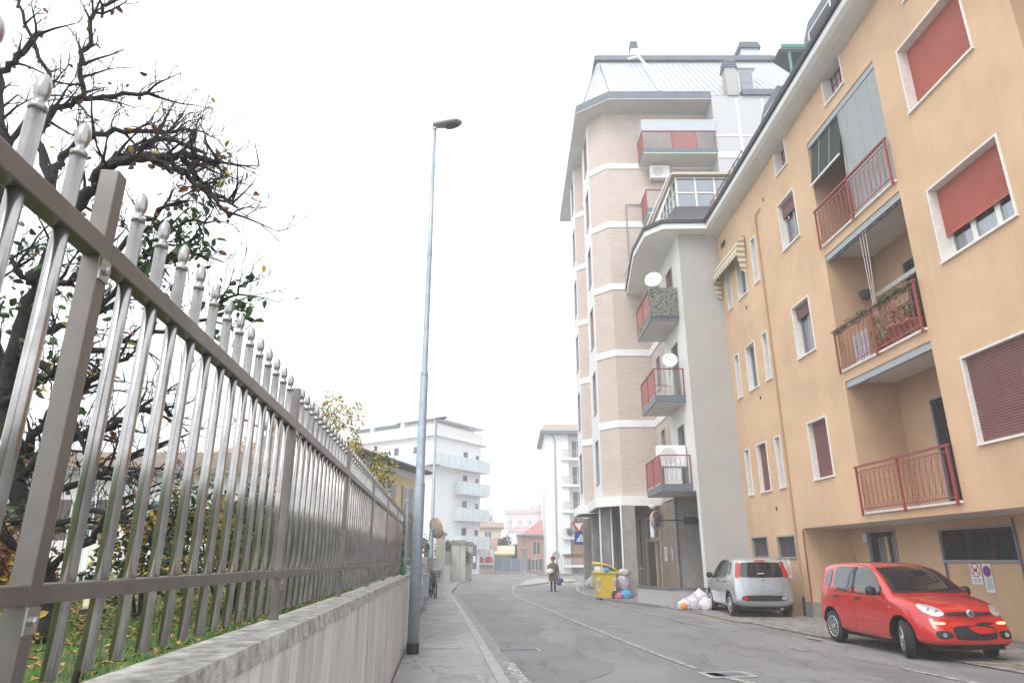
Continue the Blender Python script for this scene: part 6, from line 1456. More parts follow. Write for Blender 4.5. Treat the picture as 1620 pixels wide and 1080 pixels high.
for x in (-.36, .34):
    b = MB()
    for k in range(5): b.add([(x - .05, -.392 + .0 - .0155 * k, .42 + k * .08), (x + .05, -.392 - .0155 * k, .46 + k * .08), (x + .05, -.400 - .0155 * k, .50 + k * .08), (x - .05, -.400 - .0155 * k, .46 + k * .08)], [(0, 1, 2, 3)])
    b.build('reflective_strip', PL['redsign'], bn, keep=2)
    b = MB(); b.add([(x - .06, -.382, .38), (x + .06, -.382, .38), (x + .06, -.458, .88), (x - .06, -.458, .88)], [(0, 1, 2, 3)]); b.build('reflective_strip', PL['whitesign'], bn, keep=2)
def bag(label, m, x, y, z, rx, ry, rz, seed, name='rubbish_bag', tie=True, cat='rubbish bag', lump=.22):
    rr = random.Random(seed); me = bmesh.new(); bmesh.ops.create_icosphere(me, subdivisions=4, radius=1)
    ph = [(Vector((rr.gauss(0, 1), rr.gauss(0, 1), rr.gauss(0, 1))).normalized(), rr.uniform(1.5, 11), rr.uniform(0, 6)) for _ in range(30)]
    for v in me.verts:
        d = v.co.normalized(); k = 1.
        for a, f, p in ph: k += lump * .16 * abs(math.sin(f * d.dot(a) * 2 + p)) - lump * .06
        co = d * k
        if co.z < -.55: co.z = -.55 + (co.z + .55) * .15
        if tie and co.z > .62: q = max(.45, 1 - (co.z - .62) * 1.1); co.x *= q; co.y *= q
        v.co = Vector((co.x * rx, co.y * ry, (co.z + .6) * rz))
    mm = bpy.data.meshes.new(name); me.to_mesh(mm); me.free(); mm.materials.append(m); mm.polygons.foreach_set('use_smooth', [True] * len(mm.polygons))
    o = bpy.data.objects.new(name, mm); C.link(o); o.location = (x, y, z); FR[o] = Vector((x, y, z)); tag(o, label, cat, 'rubbish bags put out by the road')
    if tie:
        b = MB()
        for k in range(5): a = rr.uniform(0, 6.28); q = rr.uniform(.04, .1); b.add([(x, y, z + 1.5 * rz), (x + q * math.cos(a), y + q * math.sin(a), z + 1.5 * rz + .09), (x + q * math.cos(a + .7), y + q * math.sin(a + .7), z + 1.5 * rz + .07)], [(0, 1, 2)])
        b.build('tied_neck', m, o)
    return o
bag('white bag poking out under the left of the yellow bin lid', PL['plasticw'], 3.70, 29.98, 1.08, .15, .2, .17, 1, tie=False); bag('bright blue bag under the yellow bin lid', PL['plasticb'], 4.0, 29.98, 1.08, .17, .2, .13, 2, tie=False)
bag('pale orange bag inside the yellow bin beside the white one', PL['orangep'] if 0 else mat('pale_orange_bag', (.72, .45, .30), .4, var=.15), 3.84, 29.92, 1.08, .10, .12, .13, 3, tie=False)
bag('tall lilac see-through sack stacked beside the yellow bin', PL['plasticl'], 4.80, 30.6, .40, .22, .2, .36, 4); bag('crumpled grey-white sack topmost of the stack beside the bin', PL['plasticg'], 4.88, 30.65, .95, .20, .18, .18, 5)
bag('bright blue sack on the ground between bin and concrete pillar', PL['plasticb'], 4.83, 30.0, .06, .24, .2, .2, 6); bag('small pink sack on the ground at the foot of the yellow bin', PL['plasticp'], 4.5, 29.85, .06, .15, .14, .14, 7)
bag('small black sack just beside the pink one', PL['black'], 4.32, 29.95, .06, .10, .12, .2, 8)
bag('heap of crumpled silvery sacks by the bent sign pole', PL['plasticg'], 4.62, 40.6, .07, .27, .25, .33, 9, lump=.4); bag('smaller white sack leaning on the silvery heap', PL['plasticw'], 4.92, 40.2, .07, .2, .2, .22, 10, lump=.4)
bag('large lilac sack in front of the concrete porch wall', PL['plasticl'], 6.20, 24.3, .0, .27, .25, .27, 12); bag('pinkish sack touching the silver car front wheel', mat('pinkish_bag', (.70, .62, .66), .3, var=.2, scale=10, tint=(.80, .74, .78)), 6.60, 24.15, .0, .27, .25, .22, 13)
bag('white sack behind the pinkish one', PL['plasticw'], 6.5, 24.6, .1, .22, .2, .30, 14); bag('white sack with the orange box, leftmost by the ramp wall', PL['plasticw'], 5.85, 24.2, .0, .18, .18, .19, 15)
b = MB(); b.smooth = True; b.lathe([(.02, -.12), (.10, -.11), (.115, 0), (.10, .02), (.02, .03)], (5.78, 24.0, .13), 16, 'y'); tag(b.build('paint_tub', PL['orangep']), 'orange round tub lying against the white sack by the ramp wall', 'tub')
# ================================================================== cars
ST = 12
#           nose   bumper  fore    arch    cowl   wsmid  wstop  roofB  roofC  roofR  edge   tail
rowS = {
 7: ([.08, .15, .34, .66, .98, 1.28, 1.66, 2.15, 2.70, 3.22, 3.42, 3.50], [0] * 12, [.715, .795, .885, .955, 1.005, 1.225, 1.47, 1.535, 1.545, 1.525, 1.485, 1.41]),
 6: ([.10, .18, .37, .68, .99, 1.29, 1.67, 2.15, 2.70, 3.22, 3.41, 3.49], [.33, .42, .52, .58, .61, .60, .54, .53, .53, .53, .52, .47], [.705, .785, .875, .945, .99, 1.215, 1.455, 1.52, 1.53, 1.51, 1.47, 1.40]),
 5: ([.14, .24, .42, .70, 1.00, 1.30, 1.68, 2.15, 2.70, 3.24, 3.42, 3.50], [.49, .59, .68, .735, .74, .695, .635, .635, .64, .64, .63, .56], [.68, .75, .835, .91, .96, 1.165, 1.405, 1.475, 1.485, 1.465, 1.43, 1.35]),
 4: ([.13, .24, .44, .72, 1.02, 1.32, 1.70, 2.15, 2.70, 3.28, 3.50, 3.57], [.53, .65, .75, .79, .80, .80, .80, .80, .80, .785, .745, .64], [.60, .655, .74, .83, .895, .93, .95, .96, .975, .99, 1.0, 1.0]),
 3: ([.03, .14, .42, .72, 1.02, 1.32, 1.70, 2.15, 2.70, 3.32, 3.57, 3.64], [.55, .69, .79, .83, .82, .815, .815, .815, .825, .815, .77, .66], [.47, .48, .56, .62, .64, .64, .64, .64, .66, .68, .68, .68]),
 2: ([.03, .12, .42, .72, 1.02, 1.32, 1.70, 2.15, 2.70, 3.32, 3.60, 3.67], [.54, .68, .79, .82, .80, .79, .79, .79, .815, .81, .77, .66], [.30, .31, .33, .32, .30, .29, .29, .29, .31, .36, .40, .42]),
 1: ([.12, .20, .42, .72, 1.02, 1.32, 1.70, 2.15, 2.70, 3.30, 3.56, 3.60], [.50, .62, .70, .70, .70, .70, .70, .70, .70, .70, .66, .54], [.22, .22, .21, .20, .20, .20, .20, .20, .20, .22, .26, .28]),
 0: ([.16, .24, .42, .72, 1.02, 1.32, 1.70, 2.15, 2.70, 3.28, 3.50, 3.54], [0] * 12, [.22, .21, .20, .20, .20, .20, .20, .20, .20, .22, .26, .28]),
}
def car_body_mesh():
    vs = []; idx = {}
    for r in range(8):
        for j in range(ST):
            s, h, z = rowS[r][0][j], rowS[r][1][j], rowS[r][2][j]
            for sd in ((0,) if r in (0, 7) else (1, -1)):
                idx[r, j, sd] = len(vs); vs.append((sd * h, s - 1.83, z))
    g = lambda r, j, sd: idx[r, j, 0] if r in (0, 7) else idx[r, j, sd]
    fs = []
    for sd in (1, -1):
        for r in range(7):
            for j in range(ST - 1):
                q = (g(r, j, sd), g(r, j + 1, sd), g(r + 1, j + 1, sd), g(r + 1, j, sd)); fs.append(q if sd > 0 else q[::-1])
    for j, rev in ((0, False), (ST - 1, True)):
        for r in range(1, 6):
            q = (g(r, j, 1), g(r + 1, j, 1), g(r + 1, j, -1), g(r, j, -1)); fs.append(q[::-1] if rev else q)
        for r, rr in ((7, 6), (0, 1)):
            q = (g(r, j, 1), g(rr, j, -1), g(rr, j, 1)); q = q if (r == 7) == (not rev) else q[::-1]; fs.append(q)
    me = bpy.data.meshes.new('car_body'); me.from_pydata(vs, [], fs); me.update()
    bm = bmesh.new(); bm.from_mesh(me); bmesh.ops.recalc_face_normals(bm, faces=bm.faces); 
    cl = bm.edges.layers.float.new('crease_edge'); bm.verts.ensure_lookup_table(); inv = {v: k for k, v in idx.items()}
    for e_ in bm.edges:
        (r1, j1, _), (r2, j2, _) = inv[e_.verts[0].index], inv[e_.verts[1].index]
        if r1 == r2 and abs(j1 - j2) == 1: e_[cl] = {4: .45, 5: .35, 2: .45, 6: .1}.get(r1, 0)
        if j1 == j2 and j1 == 4 and min(r1, r2) >= 4: e_[cl] = .5
        if j1 == j2 and j1 == 10 and min(r1, r2) >= 2: e_[cl] = .35
        if j1 == j2 and j1 == 1 and min(r1, r2) >= 4: e_[cl] = .25
    bm.to_mesh(me); bm.free(); return me
AX = (-1.83 + .77, -1.83 + 3.07); WHR = .295
def mesh_eval(me, mods):
    o = bpy.data.objects.new('tmp', me); C.link(o)
    for f in mods: f(o)
    dg_ = bpy.context.evaluated_depsgraph_get(); m2 = bpy.data.meshes.new_from_object(o.evaluated_get(dg_)); bpy.data.objects.remove(o); return m2
base_me = car_body_mesh()
def _sub(o): m = o.modifiers.new('s', 'SUBSURF'); m.levels = 3; m.render_levels = 3
smooth_me = mesh_eval(base_me, [_sub])
BV = BVHTree.FromPolygons([v.co.copy() for v in smooth_me.vertices], [tuple(p.vertices) for p in smooth_me.polygons])
cutters = []
for y in AX:
    for sd in (1, -1):
        bm = bmesh.new(); bmesh.ops.create_cone(bm, cap_ends=True, segments=40, radius1=.355, radius2=.355, depth=.46, matrix=Matrix.Translation((sd * .78, y, .315)) @ Matrix.Rotation(R(90), 4, 'Y'))
        cm = bpy.data.meshes.new('cut'); bm.to_mesh(cm); bm.free(); cm.materials.append(PL['black']); co = bpy.data.objects.new('cut', cm); C.link(co); cutters.append(co)
def body_with_arches(paint):
    me = smooth_me.copy(); me.materials.clear(); me.materials.append(paint); me.materials.append(PL['black'])
    def _b(o):
        for c in cutters: m = o.modifiers.new('b', 'BOOLEAN'); m.object = c; m.operation = 'DIFFERENCE'; m.solver = 'EXACT'; m.material_mode = 'TRANSFER'
    m2 = mesh_eval(me, [_b]); m2.polygons.foreach_set('use_smooth', [True] * len(m2.polygons)); m2.set_sharp_from_angle(angle=R(35)); return m2
def hit(o, d):
    p, n, i, _ = BV.ray_cast(Vector(o), Vector(d)); return p, n
def chaikin(pts, k=2, keep=.22):
    for _ in range(k):
        o = []; n = len(pts)
        for i in range(n):
            a, c = Vector(pts[i]), Vector(pts[(i + 1) % n]); o += [a.lerp(c, keep), a.lerp(c, 1 - keep)]
        pts = o
    return pts
def decal(name, poly, axis, m, parent, off=.006, thick=.012, rings=7, round_=2, sub=6):
    # poly: 2D points; axis 'r','l' (s,z seen from the side), 'f','b' (x,z seen from front or back), 't' (x,s from above)
    P2 = chaikin([Vector((p[0], p[1])) for p in poly], round_) if round_ else [Vector((p[0], p[1])) for p in poly]
    Q = []
    for i in range(len(P2)):
        a, c = P2[i], P2[(i + 1) % len(P2)]; k = max(1, int((c - a).length / .05))
        for j in range(k): Q.append(a.lerp(c, j / k))
    cen = sum(Q, Vector((0, 0))) / len(Q); n = len(Q); vs = []; ok = True
    def cast(p):
        if axis in 'rl': sd = -1 if axis == 'r' else 1; o = (sd * 3, p.x - 1.83, p.y); d = (-sd, 0, 0)
        elif axis == 'f': o = (p.x, -4, p.y); d = (0, 1, 0)
        elif axis == 'b': o = (p.x, 4, p.y); d = (0, -1, 0)
        else: o = (p.x, p.y - 1.83, 4); d = (0, 0, -1)
        return hit(o, d)
    for k in range(rings + 1):
        for q in Q:
            p = cen.lerp(q, 1 - k / (rings + 1)); h_, nn = cast(p)
            if h_ is None: h_ = last[0]; nn = last[1]
            last = (h_, nn); e = off if k else off - thick
            vs.append(h_ + nn * e)
            if k == 0: pass
    # outer lip ring: top edge at full outline
    top = []
    for q in Q:
        h_, nn = cast(q)
        if h_ is None: h_, nn = last
        last = (h_, nn); top.append(h_ + nn * off)
    h_, nn = cast(cen); 
    if h_ is None: h_, nn = last
    lip = vs[:n]; inner = vs[n:]; V = lip + top + inner + [h_ + nn * off]; fs = []
    R_ = [list(range(0, n)), list(range(n, 2 * n))] + [list(range(2 * n + k * n, 3 * n + k * n)) for k in range(rings)]
    for a, c in zip(R_, R_[1:]):
        for i in range(n): fs.append((a[i], a[(i + 1) % n], c[(i + 1) % n], c[i]))
    L_ = R_[-1]; ce = len(V) - 1
    for i in range(n): fs.append((L_[i], L_[(i + 1) % n], ce))
    b = MB(); b.smooth = True; b.add(V, fs); o = b.build(name, m, parent, keep=2)
    bm = bmesh.new(); bm.from_mesh(o.data); bmesh.ops.recalc_face_normals(bm, faces=bm.faces); bm.to_mesh(o.data); bm.free(); o.data.set_sharp_from_angle(angle=R(50))
    return o
def seam(b, pts, axis, r=.0035, off=-.0008):
    o = []
    for (a, c), (e, f) in zip(pts, pts[1:]):
        k = max(1, int(math.hypot(e - a, f - c) / .04))
        for j in range(k + 1):
            p = (a + (e - a) * j / k, c + (f - c) * j / k)
            if axis in 'rl': sd = -1 if axis == 'r' else 1; h_, nn = hit((sd * 3, p[0] - 1.83, p[1]), (-sd, 0, 0))
            elif axis == 'f': h_, nn = hit((p[0], -4, p[1]), (0, 1, 0))
            elif axis == 'b': h_, nn = hit((p[0], 4, p[1]), (0, -1, 0))
            else: h_, nn = hit((p[0], p[1] - 1.83, 4), (0, 0, -1))
            if h_ is not None and (not o or (o[-1] - h_).length > .004): o.append(h_ + nn * off)
    if len(o) > 1: b.tube(o, r, 5)
PL['carglass'] = mat('car_glass', (.012, .014, .016), .03, 0, var=0, coat=.6, spec=.8)
PL['lampglass'] = mat('headlamp', (.62, .66, .70), .12, .5, var=.2, scale=30, coat=1.)
PL['redlens'] = mat('red_lens', (.50, .015, .012), .15, 0, var=.15, scale=30, coat=1.)
PL['amber'] = mat('lit_indicator', (.9, .55, .25), .3, var=0, emis=(1, .6, .3, .55))
def build_car(label, paint, loc, rz, scale, steer, rev=1.):
    t = thing('parked_car', label, 'car', loc, rz, local=True, group='small hatchbacks parked by the ochre building'); t.scale = (scale,) * 3
    me = body_with_arches(paint); body = bpy.data.objects.new('body', me); C.link(body); body.parent = t; FR[body] = Vector()
    G = PL['carglass']; K = PL['black']
    decal('windscreen', [(-.665, 1.02), (-.61, 1.20), (-.535, 1.425), (0, 1.458), (.535, 1.425), (.61, 1.20), (.665, 1.02), (0, 1.035)], 'f', G, body, .004, .01, 8, 0)
    w = decal('cowl', [(-.68, 1.0), (-.64, 1.04), (0, 1.055), (.64, 1.04), (.68, 1.0), (0, 1.02)], 'f', K, body, .007, .01, 3, 1)
    b = MB()
    for x0, x1 in ((-.42, .02), (.06, .50)):
        pts = []
        for k in range(7):
            h_, nn = hit((x0 + (x1 - x0) * k / 6, -4, 1.045 + .035 * k / 6), (0, 1, 0)); pts.append(h_ + nn * .018)
        b.tube(pts, .007, 5)
    b.build('wiper', K, body, keep=2)
    for ax in 'rl':
        decal('front_window', [(1.27, .97), (1.30, 1.05), (1.46, 1.24), (1.62, 1.36), (1.80, 1.425), (2.13, 1.44), (2.13, .985)], ax, G, body, .010, .01, 6, 1)
        decal('rear_window', [(2.20, .985), (2.20, 1.44), (2.60, 1.445), (2.90, 1.43), (2.93, 1.02)], ax, G, body, .010, .01, 6, 1)
        decal('quarter_window', [(3.03, 1.04), (3.01, 1.40), (3.17, 1.38), (3.22, 1.28), (3.24, 1.07)], ax, G, body, .010, .01, 4, 1)
        decal('window_trim', [(2.125, .985), (2.125, 1.44), (2.21, 1.44), (2.21, .985)], ax, K, body, .012, .01, 2, 0)
        decal('mirror_base', [(1.25, .97), (1.28, 1.10), (1.40, 1.14), (1.40, .97)], ax, K, body, .006, .01, 3, 1)
        b = MB()
        seam(b, [(1.24, .93), (1.10, .80), (1.12, .45), (1.16, .31), (2.1, .30), (2.16, .42), (2.165, .96)], ax); seam(b, [(2.165, .42), (2.2, .31), (2.62, .31), (2.72, .50), (2.90, .62), (2.97, .98)], ax)
        seam(b, [(1.16, .52), (2.14, .50)], ax, .003); seam(b, [(2.19, .50), (2.66, .50)], ax, .003)
        seam(b, [(1.25, .955), (2.9, .985)], ax, .007, .002); b.build('door_seam', K, body, keep=2)
        for s_ in (1.98, 2.78):
            decal('door_handle', [(s_ - .085, .865), (s_ - .085, .90), (s_ + .085, .90), (s_ + .085, .865)], ax, K, body, .022, .03, 3, 2)
        decal('side_repeater', [(.98, .77), (.98, .79), (1.04, .79), (1.04, .77)], ax, PL['lampglass'], body, .006, .01, 2, 1)
        decal('sill_trim', [(1.14, .225), (1.14, .285), (2.66, .285), (2.66, .225)], ax, paint, body, .012, .02, 2, 1)
        sd = -1 if ax == 'r' else 1
        b = MB(); b.smooth = True; vs = []
        for i, (dx, w_, hh) in enumerate(((0, .02, .03), (.03, .055, .07), (.10, .07, .085), (.16, .06, .075), (.19, .02, .03))):
            for k in range(10): a = 6.2832 * k / 10; vs.append((sd * (.80 + dx), 1.36 - 1.83 + w_ * math.cos(a), 1.03 + hh * math.sin(a)))
        b.add(vs, [(i * 10 + k, i * 10 + (k + 1) % 10, (i + 1) * 10 + (k + 1) % 10, (i + 1) * 10 + k) for i in range(4) for k in range(10)] + [tuple(range(10)), tuple(range(40, 50))]); b.bar((sd * .76, -.49, .97), (sd * .85, -.47, 1.0), .05, .04)
        mi_ = b.build('wing_mirror', K, body, keep=2)
        # headlamp wraps the wing
        hs = -1 if ax == 'r' else 1
        decal('headlight', [(hs * .40, .71), (hs * .44, .80), (hs * .54, .85), (hs * .645, .865), (hs * .68, .81), (hs * .65, .73), (hs * .53, .675)], 'f', PL['lampglass'], body, .010, .02, 5, 2)
        b = MB()
        for cx, cz, r in ((.50, .755, .042), (.59, .775, .034)):
            h_, nn = hit((hs * cx, -4, cz), (0, 1, 0)); nn = Vector((0, -1, 0))
            b.lathe([(r, 0), (r, -.004), (r * .5, -.006), (.001, -.007)], h_ + Vector((0, -.012, 0)), 14, 'y', False)
        b.build('reflector', PL['rim'], body, keep=2)
        decal('indicator', [(hs * .44, .565), (hs * .43, .598), (hs * .60, .605), (hs * .625, .585), (hs * .60, .562)], 'f', PL['amber'] if rev > 0 else PL['lampglass'], body, .008, .015, 3, 1)
        decal('fog_lamp_recess', [(hs * .40, .36), (hs * .38, .43), (hs * .43, .475), (hs * .62, .475), (hs * .64, .40), (hs * .60, .35)], 'f', K, body, .004, .012, 4, 2)
        b = MB(); h_, nn = hit((hs * .52, -4, .415), (0, 1, 0)); b.lathe([(.035, 0), (.035, -.01), (.028, -.012), (.02, -.006), (.001, -.008)], h_ + Vector((0, -.006, 0)), 14, 'y', False); b.build('fog_lamp', PL['fframe'], body, keep=2)
        # tail lamp column
        decal('tail_light', [(hs * .715, .99), (hs * .575, 1.0), (hs * .545, 1.20), (hs * .525, 1.40), (hs * .60, 1.42), (hs * .635, 1.36), (hs * .68, 1.15)], 'b', PL['redlens'], body, .012, .02, 5, 1)
        decal('rear_fog_lamp', [(hs * .44, .45), (hs * .44, .53), (hs * .58, .53), (hs * .58, .45)], 'b', PL['redlens'] if hs > 0 else PL['lampglass'], body, .016, .02, 3, 1)
    decal('grille_bar', [(-.40, .705), (-.40, .742), (0, .762), (.40, .742), (.40, .705), (0, .714)], 'f', K, body, .008, .015, 3, 1)
    decal('lower_grille', [(-.34, .345), (-.37, .45), (-.34, .545), (0, .555), (.34, .545), (.37, .45), (.34, .345), (0, .335)], 'f', K, body, .003, .012, 5, 1)
    decal('number_plate_smear', [(.02, .425), (-.12, .515), (.0, .535), (.2, .525), (.34, .48), (.30, .44)], 'f', paint, body, .02, .03, 4, 2)  # added body-coloured smear where the number plate is blurred out
    decal('upper_scoop', [(.06, .55), (.10, .595), (.36, .60), (.36, .56)], 'f', K, body, .010, .02, 3, 1)
    decal('bumper_lip', [(-.55, .245), (-.57, .275), (0, .265), (.57, .275), (.55, .245), (0, .235)], 'f', K, body, .008, .02, 2, 1)
    h_, nn = hit((0, -4, .735), (0, 1, 0)); b = MB(); b.smooth = True; b.lathe([(.060, 0), (.060, -.02), (.045, -.026), (.001, -.022)], h_ + Vector((0, -.004, 0)), 22, 'y', False); e_ = b.build('badge', PL['rim'], body, keep=2)
    b = MB(); b.lathe([(.044, -.0), (.042, -.0285), (.001, -.0285)], h_ + Vector((0, -.003, 0)), 20, 'y', False)
    b.build('badge_field', mat('badge_dark', (.18, .19, .21), .3, .6, var=0), e_, keep=2)
    decal('rear_screen', [(-.57, 1.01), (-.545, 1.20), (-.515, 1.38), (0, 1.40), (.515, 1.38), (.545, 1.2), (.57, 1.01), (0, 1.0)], 'b', G, body, .005, .012, 6, 0)
    decal('brake_lamp', [(-.16, 1.415), (-.14, 1.445), (.14, 1.445), (.16, 1.415)], 'b', PL['redlens'], body, .012, .02, 2, 1)
    decal('rear_bumper_trim', [(-.60, .42), (-.60, .55), (0, .565), (.60, .55), (.60, .42), (0, .41)], 'b', K, body, .008, .015, 4, 1)
    decal('rear_plate', [(-.30, .66), (-.30, .80), (.30, .80), (.30, .66)], 'b', PL['galv'] if rev < 0 else PL['paper'], body, .006, .01, 3, 1)
    b = MB(); seam(b, [(-.52, 1.0), (-.55, .80), (-.50, .62), (0, .60), (.50, .62), (.55, .80), (.52, 1.0)], 'b'); b.build('hatch_seam', K, body, keep=2)
    h_, nn = hit((0, 4, .95), (0, -1, 0)); b = MB(); b.lathe([(.001, .018), (.045, .016), (.048, 0)], h_, 18, 'y', False); b.build('badge', PL['rim'], body, keep=2)
    b = MB(); seam(b, [(-.47, .22), (-.56, .5), (-.58, .98)], 't'); seam(b, [(.47, .22), (.56, .5), (.58, .98)], 't'); b.build('bonnet_seam', K, body, keep=2)
    b = MB(); b.tube([(0, 1.40, 1.50), (0, 1.50, 1.66)], .005, 5); b.build('aerial', K, body, keep=2)
    b = MB(); b.tube([(-.42, 1.5, .22), (-.42, 1.80, .22)], .03, 10); b.build('exhaust', PL['rim'], body, keep=2)
    b = MB(); b.box(-.62, .62, -1.55, 1.55, .17, .26); b.build('underbody', K, body, keep=2)
    if rev < 0:
        b = MB(); rr = random.Random(2)
        for k in range(6): h_, nn = hit((-.06 + k * .028, 4, 1.09), (0, -1, 0)); b.add([h_ + nn * .008 + Vector((dx, 0, dz)) for dx, dz in ((0, 0), (.02, 0), (.02, .028), (0, .028))], [(0, 1, 2, 3)])
        b.build('sticker', PL['whitesign'], body, keep=2)
    for i, y in enumerate(AX):
        for sd in (-1, 1):
            wt = bpy.data.objects.new('wheel', None); C.link(wt); wt.parent = t; wt.location = (sd * .715, y, WHR); FR[wt] = Vector(); wt.rotation_euler.z = (steer if i == 0 else 0)
            b = MB(); b.smooth = True; b.lathe([(.19, -.08), (.25, -.088), (.285, -.075), (.295, -.05), (.297, 0), (.295, .05), (.285, .075), (.25, .088), (.19, .08)], (0, 0, 0), 40, 'x', True); ty = b.build('tyre', PL['rubber'], wt, keep=2)
            b = MB(); 
            for k in range(48):
                a = 6.2832 * k / 48; b.bar((-.06, .297 * math.cos(a), .297 * math.sin(a)), (.06, .297 * math.cos(a + .06), .297 * math.sin(a + .06)), .010, .004)
            b.build('tread', PL['rubber'], ty, keep=2)
            b = MB(); b.smooth = True; o_ = sd; b.lathe([(.20, o_ * .07), (.195, o_ * .092), (.180, o_ * .088), (.178, o_ * .05)], (0, 0, 0), 40, 'x', False); b.smooth = False
            for k in range(14):
                a = 6.2832 * k / 14; da = .085 if k % 2 else .06
                b.add([(o_ * .078, .05 * math.cos(a - .25), .05 * math.sin(a - .25)), (o_ * .088, .185 * math.cos(a - da), .185 * math.sin(a - da)), (o_ * .088, .185 * math.cos(a + da), .185 * math.sin(a + da)), (o_ * .078, .05 * math.cos(a + .25), .05 * math.sin(a + .25))], [(0, 1, 2, 3)])
            b.lathe([(.06, o_ * .07), (.055, o_ * .092), (.001, o_ * .094)], (0, 0, 0), 20, 'x', False); b.build('rim', PL['rim'], wt, keep=2)
            b = MB(); b.lathe([(.18, o_ * .055), (.001, o_ * .055)], (0, 0, 0), 24, 'x', False); b.build('brake_shade', PL['darkmetal'], wt, keep=2)
    return t
PL['redcar'] = mat('car_paint_red', (.50, .016, .012), .22, .0, var=.03, coat=1., spec=.6)
PL['silvercar'] = mat('car_paint_silver', (.46, .49, .52), .32, .55, var=.03, coat=1.)
build_car('bright red small hatchback parked nose towards the camera, front wheel turned', PL['redcar'], (7.56, 13.72, 0), R(3.2), 1.02, R(-24))
build_car('silver small hatchback seen from behind, parked beyond the red car', PL['silvercar'], (7.50, 22.75, 0), R(180 - 3), 1.10, 0, -1.)
for c in cutters: bpy.data.objects.remove(c)
# ================================================================== person walking
def skin_mesh(verts, edges, lvl=1):
    me = bpy.data.meshes.new('sk'); me.from_pydata([v[:3] for v in verts], edges, []); o = bpy.data.objects.new('sk', me); C.link(o)
    m = o.modifiers.new('skin', 'SKIN'); s_ = o.modifiers.new('s', 'SUBSURF'); s_.levels = lvl; s_.render_levels = lvl
    for i, v in enumerate(verts): me.skin_vertices[0].data[i].radius = (v[3], v[4] if len(v) > 4 else v[3])
    me.skin_vertices[0].data[0].use_root = True
    dg_ = bpy.context.evaluated_depsgraph_get(); m2 = bpy.data.meshes.new_from_object(o.evaluated_get(dg_)); bpy.data.objects.remove(o)
    m2.polygons.foreach_set('use_smooth', [True] * len(m2.polygons)); return m2
pr = thing('person', 'woman in maroon hat and olive-brown coat walking with white bundle and purple bag', 'person', (2.2, 37.6, 0), R(6), local=True)
pr.scale = (1.03,) * 3
V_ = []; E_ = []
def jn(p, x, y, z, r, r2=None): V_.append((x, y, z, r, r2 or r)); i = len(V_) - 1; E_.append((p, i)) if p is not None else 0; return i
pel = jn(None, 0, 0, .88, .135, .11); wa = jn(pel, 0, 0, 1.05, .12, .10); ch = jn(wa, 0, -.01, 1.25, .15, .11); nk = jn(ch, 0, -.01, 1.40, .055); hd = jn(nk, 0, -.03, 1.47, .065); h2 = jn(hd, 0, -.035, 1.55, .078, .09); h3 = jn(h2, 0, -.03, 1.62, .06)
for s_ in (-1, 1):
    hp = jn(pel, s_ * .09, 0, .80, .085); kn = jn(hp, s_ * .10, -.05 if s_ < 0 else .04, .46, .055); an = jn(kn, s_ * .10, .0 if s_ < 0 else .10, .10, .038); ft = jn(an, s_ * .11, -.10 if s_ < 0 else .0, .045, .04, .03); jn(ft, s_ * .115, -.16 if s_ < 0 else -.06, .035, .028, .02)
def hand(w, d, side):
    p = V_[w]; x, y, z = p[:3]; d = Vector(d).normalized(); sv = d.cross(Vector((0, 1, 0))).normalized() if abs(d.y) < .8 else Vector((1, 0, 0)); m = jn(w, *(Vector((x, y, z)) + d * .05), .030, .016)
    for k, ln in enumerate((.055, .065, .06, .048)):
        b0 = Vector(V_[m][:3]) + sv * (k - 1.5) * .019 + d * .03; a = jn(m, *b0, .009); q = jn(a, *(b0 + d * ln * .6 + Vector((0, -.012, 0))), .008); jn(q, *(b0 + d * ln + Vector((0, -.03, 0))), .007)
    b0 = Vector((x, y, z)) + d * .03 + sv * .035; a = jn(w, *b0, .010); jn(a, *(b0 + d * .04 + sv * .012 + Vector((0, -.015, 0))), .008)
sh = jn(ch, -.17, 0, 1.33, .06); el = jn(sh, -.24, -.02, 1.08, .045); wr = jn(el, -.17, -.20, 1.02, .03); hand(wr, (.4, -.8, .0), -1)
sh = jn(ch, .17, 0, 1.33, .06); el = jn(sh, .25, .02, 1.08, .045); wr = jn(el, .27, -.04, .84, .03); hand(wr, (.05, -.05, -1), 1)
me = skin_mesh(V_, E_, 1)
skinm = mat('skin', (.45, .27, .20), .6, var=.05); legm = mat('black_trousers', (.012, .012, .015), .8, var=.2)
me.materials.clear(); me.materials.append(skinm); me.materials.append(legm)
for p in me.polygons: p.material_index = 1 if p.center.z < .95 and abs(p.center.x) < .19 else 0
bo = bpy.data.objects.new('body', me); C.link(bo); bo.parent = pr; FR[bo] = Vector()
coatm = mat('olive_coat', (.15, .12, .085), .9, var=.25, scale=25)
def ringmesh(name, rings, m, parent, n=20, ph=None):
    b = MB(); b.smooth = True; vs = []
    for (cx, cy, z, rx, ry) in rings:
        for k in range(n): a = 6.2832 * k / n; w = 1 + (.03 * math.sin(5 * a + z * 9)); vs.append((cx + rx * w * math.cos(a), cy + ry * w * math.sin(a), z))
    b.add(vs, [(i * n + k, i * n + (k + 1) % n, (i + 1) * n + (k + 1) % n, (i + 1) * n + k) for i in range(len(rings) - 1) for k in range(n)] + [tuple(range(n - 1, -1, -1)), tuple((len(rings) - 1) * n + k for k in range(n))])
    return b.build(name, m, parent, keep=2)
ct = ringmesh('coat', [(0, 0, .52, .245, .20), (0, 0, .56, .25, .20), (0, 0, .75, .225, .18), (0, 0, .95, .195, .155), (0, 0, 1.15, .195, .15), (0, 0, 1.28, .21, .145), (0, 0, 1.35, .185, .12), (0, -.01, 1.39, .11, .09), (0, -.01, 1.43, .085, .08)], coatm, pr)
